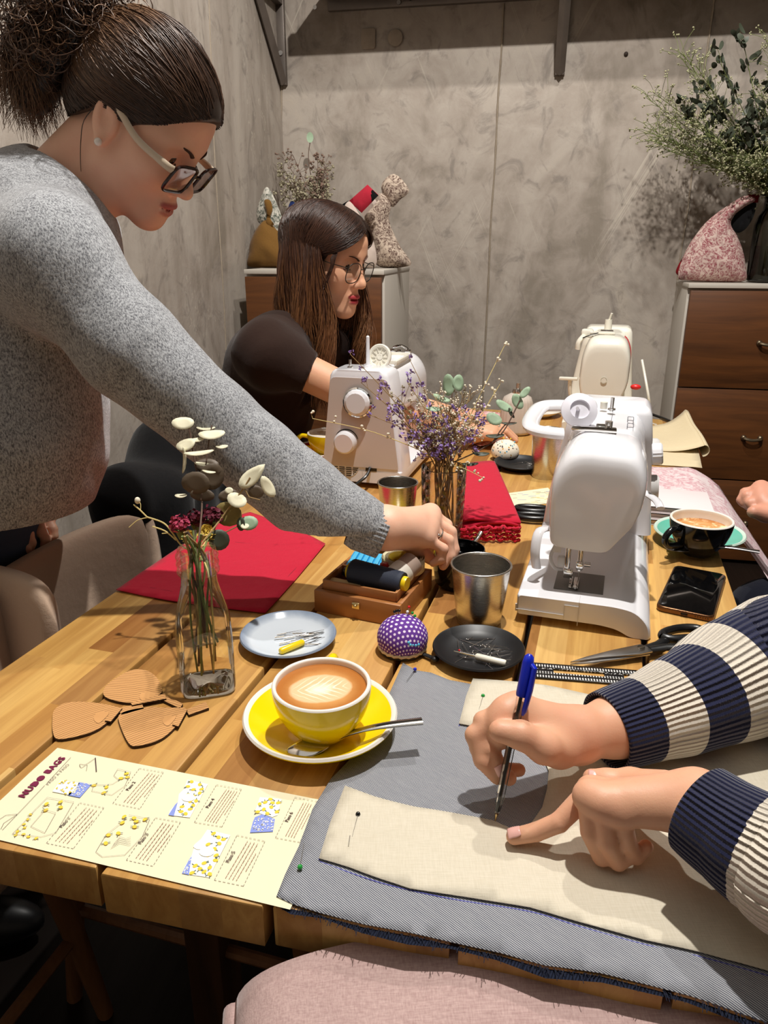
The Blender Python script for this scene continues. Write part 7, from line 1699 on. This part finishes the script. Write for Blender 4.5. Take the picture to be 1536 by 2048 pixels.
# ---------------------------------------------------------------- the seated woman in brown
W2 = thing('person', 'seated woman with long brown hair and round glasses in a dark brown t-shirt', 'person', tab(1.68, -.86, 0))
M2 = headM((-.142, 1.8649, 1.1916), -29.7, 14.0, 0.6)
S2 = SDF(); head_sdf(S2, .0012, .062); S2.xform(M2)
nb2 = PD(590, 655, 1.82); S2.cone(M2 @ Vector((-.02, 0, -.02)), nb2, .05, .055, k=.03)
sh2 = PD(535, 708, 1.67); el2 = PD(758, 814, 1.70); wr2 = PD(930, 866, 1.84); S2.cone(nb2, sh2, .05, .045, k=.03); S2.cone(sh2, el2, .043, .039, k=.02); S2.cone(el2, wr2, .037, .024, k=.02)
ht = PT(985, 872, TZ + .03)
hand_sdf(S2, wr2, .024, [wr2.lerp(ht, .62) + Vector((.02, .035, .008)), wr2.lerp(ht, .70) + Vector((.02, .015, .012)), wr2.lerp(ht, .70) + Vector((.02, -.005, .010)), wr2.lerp(ht, .62) + Vector((.02, -.022, .004))], [[ht + Vector((.03, .05, .01)), ht + Vector((.05, .052, -.012))], [ht + Vector((.035, .026, .012)), ht + Vector((.062, .026, -.012))], [ht + Vector((.032, .002, .010)), ht + Vector((.058, .0, -.012))], [ht + Vector((.022, -.02, .004)), ht + Vector((.042, -.022, -.014))]], [wr2.lerp(ht, .3) + Vector((0, .02, -.008)), ht + Vector((-.02, .05, -.01)), ht + Vector((.012, .058, -.014))], palm=.013)
lsh2 = PD(665, 690, 1.96); lel2 = PD(770, 800, 2.0); lw2 = PD(930, 838, 2.02); S2.cone(nb2, lsh2, .05, .045, k=.03); S2.cone(lsh2, lel2, .045, .037, k=.02); S2.cone(lel2, lw2, .037, .024, k=.02)
lh = PT(975, 848, TZ + .03); hand_sdf(S2, lw2, .024, [lh + Vector((-.03, .03, .01)), lh + Vector((-.022, .012, .014)), lh + Vector((-.022, -.008, .012)), lh + Vector((-.03, -.026, .006))], [[lh + Vector((.004, .036, .006)), lh + Vector((.024, .036, -.014))], [lh + Vector((.012, .014, .010)), lh + Vector((.036, .014, -.014))], [lh + Vector((.012, -.008, .008)), lh + Vector((.034, -.008, -.014))], [lh + Vector((.0, -.03, .002)), lh + Vector((.02, -.03, -.016))]], [lw2.lerp(lh, .3) + Vector((0, -.03, -.004)), lh + Vector((-.015, -.05, -.010)), lh + Vector((.012, -.05, -.014))], palm=.013)
v, F = S2.mesh(.003); np_obj('body', v, F, m_skin2, W2, attr=lips_uv(v, M2))
eyes(W2, M2, (.8, 0, -.6)); lashes(W2, M2); brows(W2, M2)
glasses(W2, M2, .050, .046, flat('dark_wire', lin(40, 40, 36), .3, .6), flat('dark_wire', lin(40, 40, 36), .3, .6), thin_glass('clear_lens', (.92, .90, .90), (.6, .6, .6), 1.6), .0011, 2.6, .112, R(6), zc=.0)
m_tee = cloth('dark_brown_jersey', lin(48, 32, 26), lin(38, 25, 20), 1200, .92, .3)
ST = SDF(); hip2 = tab(1.70, -.90, .50); ST.cone(PD(550, 740, 1.82), hip2 + Vector((0, 0, .10)), .125, .125, k=.06); ST.cone(hip2 + Vector((0, 0, .14)), hip2 + Vector((0, 0, .0)), .13, .14, k=.05)
ST.cone(PD(575, 690, 1.82), sh2, .072, .072, k=.05); ST.cone(PD(575, 690, 1.82), lsh2, .072, .070, k=.05); ST.cone(sh2, sh2.lerp(el2, .40), .072, .050, k=.03); ST.cone(lsh2, lsh2.lerp(lel2, .40), .070, .050, k=.03)
ST.cone(nb2 + Vector((.01, 0, -.005)), M2 @ Vector((-.01, 0, -.03)), .062, .07, k=.012, sub=True)
cuts = [(np.array(sh2.lerp(el2, .38)), np.array((el2 - sh2).normalized())), (np.array(lsh2.lerp(lel2, .38)), np.array((lel2 - lsh2).normalized()))]
def tee_extra(P, val):
    for o_, n_ in cuts: val = np.where(np.linalg.norm(P - o_, axis=1) < .11, np.maximum(val, (P - o_) @ n_), val)
    return val + .0022 * np.sin(P[:, 0] * 50 - P[:, 2] * 40 + 2 * np.sin(P[:, 1] * 25))
v, F = ST.mesh(.006, tee_extra); np_obj('t_shirt', v, F, m_tee, W2)
SP = SDF()
for dy in (-.09, .09): SP.cone(hip2 + TB * 0 + TA * dy, hip2 + TB * .42 + TA * dy + Vector((0, 0, .0)), .085, .062, k=.04); SP.cone(hip2 + TB * .42 + TA * dy, tab(1.70 + dy, -.44, .09), .062, .045, k=.02)
v, F = SP.mesh(.012); np_obj('trousers', v, F, cloth('black_trousers', lin(22, 22, 26)), W2)
for dy in (-.09, .09): m = MB(); c = tab(1.70 + dy, -.41, .045); m.ball((0, 0, 0), .05, 0, Matrix.Translation(c) @ Matrix.Rotation(TROT, 4, 'Z'), 18, 10, (2.0, .85, .9)); m.build('shoe', m_blk, W2, world=True)
m_h2 = hair_material('long_brown_hair', lin(28, 16, 12), lin(70, 42, 28), lin(124, 82, 50))
HX2 = [-.12, -.0, .012, .022, .036, .052, .070, .088, .105]; HZ2 = [-.10, -.10, -.085, -.04, .005, .034, .060, .086, .105]
def shell2(): return SDF().ell((-.012, 0, .056), (.107, .0850, .0760), k=.02).ell((.044, 0, .052), (.0560, .0690, .0550), k=.03).ell((-.04, 0, -.02), (.062, .076, .09), k=.05)
SH2 = shell2(); SHL2 = shell2(); SH2.xform(M2)
I2 = np.array(M2.inverted()); v, F = SH2.mesh(.005, hx(HX2, HZ2, I2)); uv = np.zeros((len(v), 2)); uv[:, 1] = .1
hr2 = np_obj('hair', v, F, m_h2, W2, attr=uv)
q = random.Random(9); dirs = []; meta = []
for i in range(4000):
    ys = -1 if q.random() < .68 else 1; x0 = q.uniform(-.108, .086); f = max(.02, 1 - ((x0 + .012) / .110) ** 2)
    d0 = (Vector((x0, .014 + q.uniform(-.004, .004), .060 + .078 * math.sqrt(f))) - C0).normalized()
    xe = min(x0 * .8 - .008 + q.uniform(-.012, .012), .024 + q.uniform(-.012, .008)); low = Vector((xe, ys * .085 * math.sqrt(max(.05, 1 - ((xe + .012) / .112) ** 2)), q.uniform(.015, .050)))
    d1 = (low - C0).normalized(); ax = d0.cross(d1)
    if ax.length < 1e-3: continue
    ang = d0.angle(d1); meta.append((xe, ys, q.uniform(.0, .006)))
    for k in range(10): dirs.append(Quaternion(ax, ang * k / 9) @ d0)
rr_ = shell_fit(SHL2, C0, dirs).reshape(-1, 10); paths = []; rads = []
for j, (xe, ys, lf_) in enumerate(meta):
    P = [M2 @ (C0 + dirs[j * 10 + k] * (rr_[j, k] + .0006 + lf_ * math.sin(PI * k / 9 * .8))) for k in range(10)]
    e = P[-1]; L = q.uniform(.20, .38); grp = int((xe + .12) * 60); ph = grp * 1.3 + q.gauss(0, .5); amp = q.uniform(.010, .026); lean = Vector((.06 + 1.1 * max(-.06, xe + .04) + q.uniform(-.06, .06), q.uniform(-.08, .04), 0)); fr = 21 + 3 * math.sin(grp)
    for k in range(1, 19):
        t = k / 18; sx = L * t; P.append(e + Vector((0, 0, -sx)) + lean * sx * (1 - .3 * t) + Vector((amp * t * math.sin(fr * sx + ph), amp * .8 * t * math.cos(fr * sx + ph) - .016 * math.sin(PI * t) * (1 if ys < 0 else -1), 0)))
    paths.append(P); rads.append(q.uniform(.0004, .0012))
# two loose locks that frame the near cheek
for i in range(26):
    e = M2 @ Vector((.070 + q.uniform(-.006, .004), -.066, .040)); P = [M2 @ Vector((.06, -.045, .105)), M2 @ Vector((.070, -.060, .075)), e]; ph = q.uniform(0, .8); 
    for k in range(1, 14): t = k / 13; P.append(e + Vector((-.010 - .018 * math.sin(t * 3) + .010 * math.sin(t * 8 + ph), -.012 + q.uniform(-.001, .001), -.20 * t)))
    paths.append(P); rads.append(.0008)
v, F, uv = strand_mesh(paths, rads); np_obj('long_strands', v, F, m_h2, hr2, attr=uv)
# printed cloth in her hands
o = cloth_thing('white and red printed cloth under the hands of the seated woman', 'fabric', 'printed_cloth', pxy([(905, 838), (960, 826), (1015, 832), (1012, 862), (1000, 890), (960, 900), (920, 880)]), TZ + .004, toile('red_white_print', lin(232, 218, 214), lin(196, 60, 70), 44), .001, wav=.006, seed=5)

# ---------------------------------------------------------------- the person in navy and cream stripes
W3 = thing('person', 'person in navy and cream striped sweater writing with a pen on the linen', 'person', (.70, .46, 0))
S3 = SDF()
rw = PT(1165, 1468, .806); re = PT(1600, 1308, .822)
S3.cone(rw, PT(1235, 1452, .802), .0225, .0245, k=.02); S3.cone(PT(1235, 1452, .802), re, .0245, .036, k=.02)
ms = [PT(1036, 1412, .838), PT(1014, 1425, .836), PT(1002, 1446, .828), PT(1000, 1468, .818)]
ri = [PT(966, 1442, .826), PT(978, 1496, .808), PT(1003, 1540, .7905)]
hand_sdf(S3, PT(1150, 1470, .806), .0215, ms, [ri, [PT(950, 1470, .816), PT(966, 1520, .798), PT(995, 1553, .783)], [PT(958, 1496, .802), PT(990, 1535, .785), PT(1018, 1556, .780)], [PT(968, 1516, .792), PT(1005, 1540, .779), PT(1038, 1540, .778)]], [PT(1118, 1500, .806), PT(1088, 1494, .822), PT(1042, 1470, .834), PT(1000, 1462, .836)], rf=(.0090, .0085, .0080, .0070), palm=.0112, kp=.012, kf=.0024, rt=(.0165, .0138, .0116, .0096))
lw3 = PT(1392, 1604, .822); le = Vector((.47, .385, .835))
S3.cone(lw3, PT(1450, 1660, .822), .0235, .0270, k=.02); S3.cone(PT(1450, 1660, .822), le, .0270, .034, k=.02)
ml = [PT(1182, 1581, .806), PT(1179, 1593, .815), PT(1206, 1607, .815), PT(1241, 1626, .810)]
li = [PT(1118, 1645, .782), PT(1072, 1664, .7695), PT(1028, 1673, .7635)]
hand_sdf(S3, lw3, .0205, ml, [li, [PT(1182, 1664, .788), PT(1204, 1712, .766), PT(1238, 1703, .771)], [PT(1214, 1684, .785), PT(1236, 1722, .7655), PT(1266, 1706, .771)], [PT(1256, 1688, .783), PT(1272, 1712, .768), PT(1292, 1694, .776)]], [PT(1330, 1582, .806), PT(1262, 1568, .792), PT(1214, 1563, .790), PT(1184, 1557, .790)], rf=(.0086, .0081, .0077, .0068), palm=.0100, kp=.010, kf=.0012)
for p_ in ml[1:]: S3.ell(p_ + Vector((0, 0, .003)), (.0085, .0080, .0085), k=.004)
tc = Vector((.74, .44, 1.0)); shR = Vector((.72, .62, 1.07)); shL = Vector((.70, .27, 1.07))
S3.cone(re, shR, .036, .045, k=.02); S3.cone(le, shL, .036, .045, k=.02); S3.cone(shR, Vector((.75, .45, 1.12)), .045, .05, k=.02); S3.cone(shL, Vector((.75, .45, 1.12)), .045, .05, k=.02); S3.cone(Vector((.75, .45, 1.12)), Vector((.735, .45, 1.24)), .052, .048, k=.03)
M3 = headM((.715, .455, 1.30), 176, 32, 0); n0 = len(S3.p); head_sdf(S3); S3.xform(M3, n0)
v, F = S3.mesh(.0020, clip=None); b3 = np_obj('body', v, F, m_skin3, W3, attr=lips_uv(v, M3))
nail(W3, PT(1001, 1461, .836), PT(1042, 1470, .834), (-.1, -.7, .75), .0058, .0078); nail(W3, li[2], li[1], (0, -.25, 1), .0050, .0072); nail(W3, ri[2], ri[1], (-.2, -1, .3), .0050, .0070); nail(W3, PT(1185, 1558, .790), PT(1214, 1563, .790), (0, -.5, .9), .0050, .0078)
def stripes(name, navy, cream, per, ph):
    t = NT(name); u = t.co(True); x, y, z = t.sep(u); w = t.noise(t.co(), 300, 2)
    s = t.math('FRACT', t.math('DIVIDE', t.math('ADD', y, ph), per)); f = t.math('GREATER_THAN', t.math('ADD', s, t.math('MULTIPLY', t.math('SUBTRACT', w, .5), .03)), .5)
    rib = t.math('SINE', t.math('MULTIPLY', x, 2 * PI * 52)); rr = t.ramp(t.math('MULTIPLY_ADD', rib, .5, .5), [(0, .84), (.5, 1)])
    c = t.mix(f, navy, cream); t.P(Base_Color=t.mix(1.0, c, rr, 'MULTIPLY'), Roughness=.95, Sheen_Weight=.25, Specular_IOR_Level=.1)
    h = t.math('MULTIPLY_ADD', t.noise(t.co(), 700, 3), .8, rib); t.bump(h, .8, .0022); return t.m
m_navy, m_ivory = lin(32, 36, 66), lin(222, 212, 196)
Pr = [PT(1212, 1462, .797), PT(1300, 1432, .801), PT(1390, 1398, .806), PT(1470, 1358, .812), PT(1560, 1322, .82), PT(1680, 1280, .86), shR]
m = tubesleeve(Pr, [.0335, .0385, .0475, .057, .064, .066, .07], wr=.016, seed=1); Pa, Pb = Pr[0], Pr[1]; dd = (Pb - Pa).normalized()
m.build('sweater_sleeve', stripes('striped_rib_right', m_navy, m_ivory, .0790, .001), W3, world=True, solid=-.0028, angle=180)
Pl = [PT(1403, 1622, .822), PT(1462, 1664, .822), PT(1540, 1712, .823), PT(1680, 1760, .826), le, Vector((.56, .33, .93)), shL]
m = tubesleeve(Pl, [.0330, .0350, .039, .044, .052, .060, .07], wr=.012, seed=4)
m.build('sweater_sleeve', stripes('striped_rib_left', m_navy, m_ivory, .0900, .0), W3, world=True, solid=-.0028, angle=180)
SQ = SDF(); SQ.cone(shR, shL, .075, .075, k=.05); SQ.cone(Vector((.745, .45, 1.05)), Vector((.80, .46, .72)), .13, .14, k=.08); SQ.cone(Vector((.80, .46, .72)), Vector((.82, .46, .55)), .14, .15, k=.06); SQ.cone(Vector((.75, .45, 1.14)), Vector((.74, .45, 1.2)), .06, .065, k=.01, sub=True)
v, F = SQ.mesh(.01); uv = np.stack([np.arctan2(v[:, 1] - .45, v[:, 0] - .75) / 2 / PI, v[:, 2]], 1); np_obj('sweater_body', v, F, stripes('striped_rib_body', m_navy, m_ivory, .08, 0), W3, attr=uv)
SL = SDF()
for dy in (-.09, .10): SL.cone(Vector((.82, .46 + dy, .53)), Vector((.48, .52 + dy, .52)), .088, .065, k=.04); SL.cone(Vector((.48, .52 + dy, .52)), Vector((.46, .54 + dy, .09)), .065, .045, k=.03)
v, F = SL.mesh(.012); np_obj('trousers', v, F, cloth('dark_denim_trousers', lin(28, 32, 48)), W3)
for dy in (-.09, .10): m = MB(); m.ball((.42, .54 + dy, .045), .05, 0, None, 18, 10, (2.1, .85, .9)); m.build('shoe', m_blk, W3, world=True)
SH3 = SDF(); SH3.ell((-.012, 0, .060), (.108, .0870, .0900), k=.02); SH3.ell((-.05, 0, -.03), (.062, .074, .11), k=.05); SH3.xform(M3); v, F = SH3.mesh(.007, hx(HX2, HZ2, np.array(M3.inverted()))); np_obj('hair', v, F, m_h2, W3, attr=np.zeros((len(v), 2)))
# the pen
tip = PT(990, 1643, TZ + .0042); 
zt_ = .86
for _ in range(40):
    top = PT(1062, 1298, zt_); 
    if (top - tip).length > .149: zt_ += .001
top = tip + (top - tip).normalized() * .149; ax = (top - tip).normalized()
pen = thing('ballpoint_pen', 'clear ballpoint pen with a blue cap held by the writing hand', 'pen', tip)
def along(m, prof, n=16, mi=0, hexa=False):
    M4 = Matrix.Translation(tip) @ ax.to_track_quat('Z', 'Y').to_matrix().to_4x4(); m.lathe(prof, n, mi, M4); return m
m = MB(); along(m, [(.0001, 0), (.0005, .0003), (.0011, .004), (.0016, .007)], 12); m.build('brass_tip', metal('pen_brass', (.72, .52, .25), .25, False), pen, world=True)
m = MB(); along(m, [(.0016, .006), (.0034, .016), (.0036, .020), (.0041, .024), (.0041, .130), (.0001, .130)], 6); m.build('clear_barrel', thin_glass('pen_plastic', (.95, .95, .95), (.65, .65, .68), 1.2), pen, world=True, smooth=False)
m = MB(); along(m, [(.0001, .008), (.0016, .009), (.0016, .118), (.0001, .118)], 10); m.build('ink_tube', m_blkp, pen, world=True)
m_cap = flat('blue_cap', lin(18, 40, 186), .28); m = MB(); along(m, [(.0044, .112), (.0049, .114), (.0049, .142), (.0040, .147), (.0018, .149), (.0001, .149)], 20)
side = ax.cross(EYE - tip).normalized() * 1.0; sd = (side * .8 + (EYE - tip).normalized() * .6).normalized(); sd = (sd - ax * sd.dot(ax)).normalized()
if (PT(1100, 1400, .8) - PT(1000, 1400, .8)).dot(sd) < 0: sd = -sd
m.tube([tip + ax * .141 + sd * .0040, tip + ax * .139 + sd * .0072, tip + ax * .120 + sd * .0074, tip + ax * .101 + sd * .0062, tip + ax * .097 + sd * .0052], [.0022, .0026, .0026, .0022, .0010], 8); m.build('cap', m_cap, pen, world=True)

# ---------------------------------------------------------------- the person at the right edge
W4 = thing('person', 'person in dark navy clothes at the right edge, one hand visible by the toile', 'person', tab(1.38, .62, 0))
S4 = SDF(); w4 = PD(1580, 1010, 1.30); e4 = PD(1720, 1000, 1.25); s4 = tab(1.30, .70, 1.08)
S4.cone(w4, e4, .027, .036, k=.02); S4.cone(e4, s4, .036, .045, k=.02)
hand_sdf(S4, w4, .026, [PD(1522, 978, 1.33), PD(1520, 990, 1.315), PD(1524, 1004, 1.30), PD(1534, 1018, 1.29)], [[PD(1490, 985, 1.33), PD(1482, 1000, 1.325), PD(1486, 1008, 1.32)], [PD(1494, 992, 1.315), PD(1496, 1012, 1.31)], [PD(1500, 1006, 1.30), PD(1508, 1024, 1.295)], [PD(1512, 1020, 1.285), PD(1524, 1032, 1.28)]], [PD(1556, 1020, 1.28), PD(1532, 1030, 1.27), PD(1506, 1024, 1.265)], palm=.0145)
nk4 = tab(1.38, .68, 1.14); S4.cone(s4, nk4, .045, .05, k=.02); S4.cone(nk4, nk4 + Vector((0, 0, .1)), .052, .05, k=.03); n0 = len(S4.p); M4_ = headM(tuple(nk4 + Vector((-.02, 0, .17))), 175, 20, 0); head_sdf(S4); S4.xform(M4_, n0)
v, F = S4.mesh(.0035); np_obj('body', v, F, m_skin4, W4, attr=lips_uv(v, M4_))
m_nv = cloth('navy_jersey', lin(26, 28, 40), lin(18, 20, 30), 900, .95)
SN = SDF(); SN.cone(s4, tab(1.50, .72, 1.07), .075, .075, k=.05); SN.cone(tab(1.38, .69, 1.0), tab(1.38, .74, .55), .13, .15, k=.06); SN.cone(s4, e4, .066, .05, k=.03); SN.cone(e4, e4.lerp(w4, .72), .05, .038, k=.02); SN.cone(nk4, nk4 + Vector((0, 0, .08)), .06, .065, k=.01, sub=True)
v, F = SN.mesh(.008); np_obj('sweater', v, F, m_nv, W4)
SN = SDF()
for dy in (-.10, .10): SN.cone(tab(1.30 + dy, .72, .55), tab(1.22 + dy, .33, .59), .09, .078, k=.04); SN.cone(tab(1.22 + dy, .33, .59), tab(1.22 + dy, .34, .09), .075, .05, k=.03)
v, F = SN.mesh(.012); np_obj('trousers', v, F, m_nv, W4)
for dy in (-.10, .10): m = MB(); c = tab(1.22 + dy, .31, .045); m.ball((0, 0, 0), .05, 0, Matrix.Translation(c) @ Matrix.Rotation(TROT, 4, 'Z'), 18, 10, (2.0, .85, .9)); m.build('shoe', m_blk, W4, world=True)
SH4 = SDF(); SH4.ell((-.012, 0, .060), (.108, .0870, .0900), k=.02); SH4.xform(M4_); v, F = SH4.mesh(.008, hx(HX2, HZ2, np.array(M4_.inverted()))); np_obj('hair', v, F, m_h1, W4, attr=np.zeros((len(v), 2)))
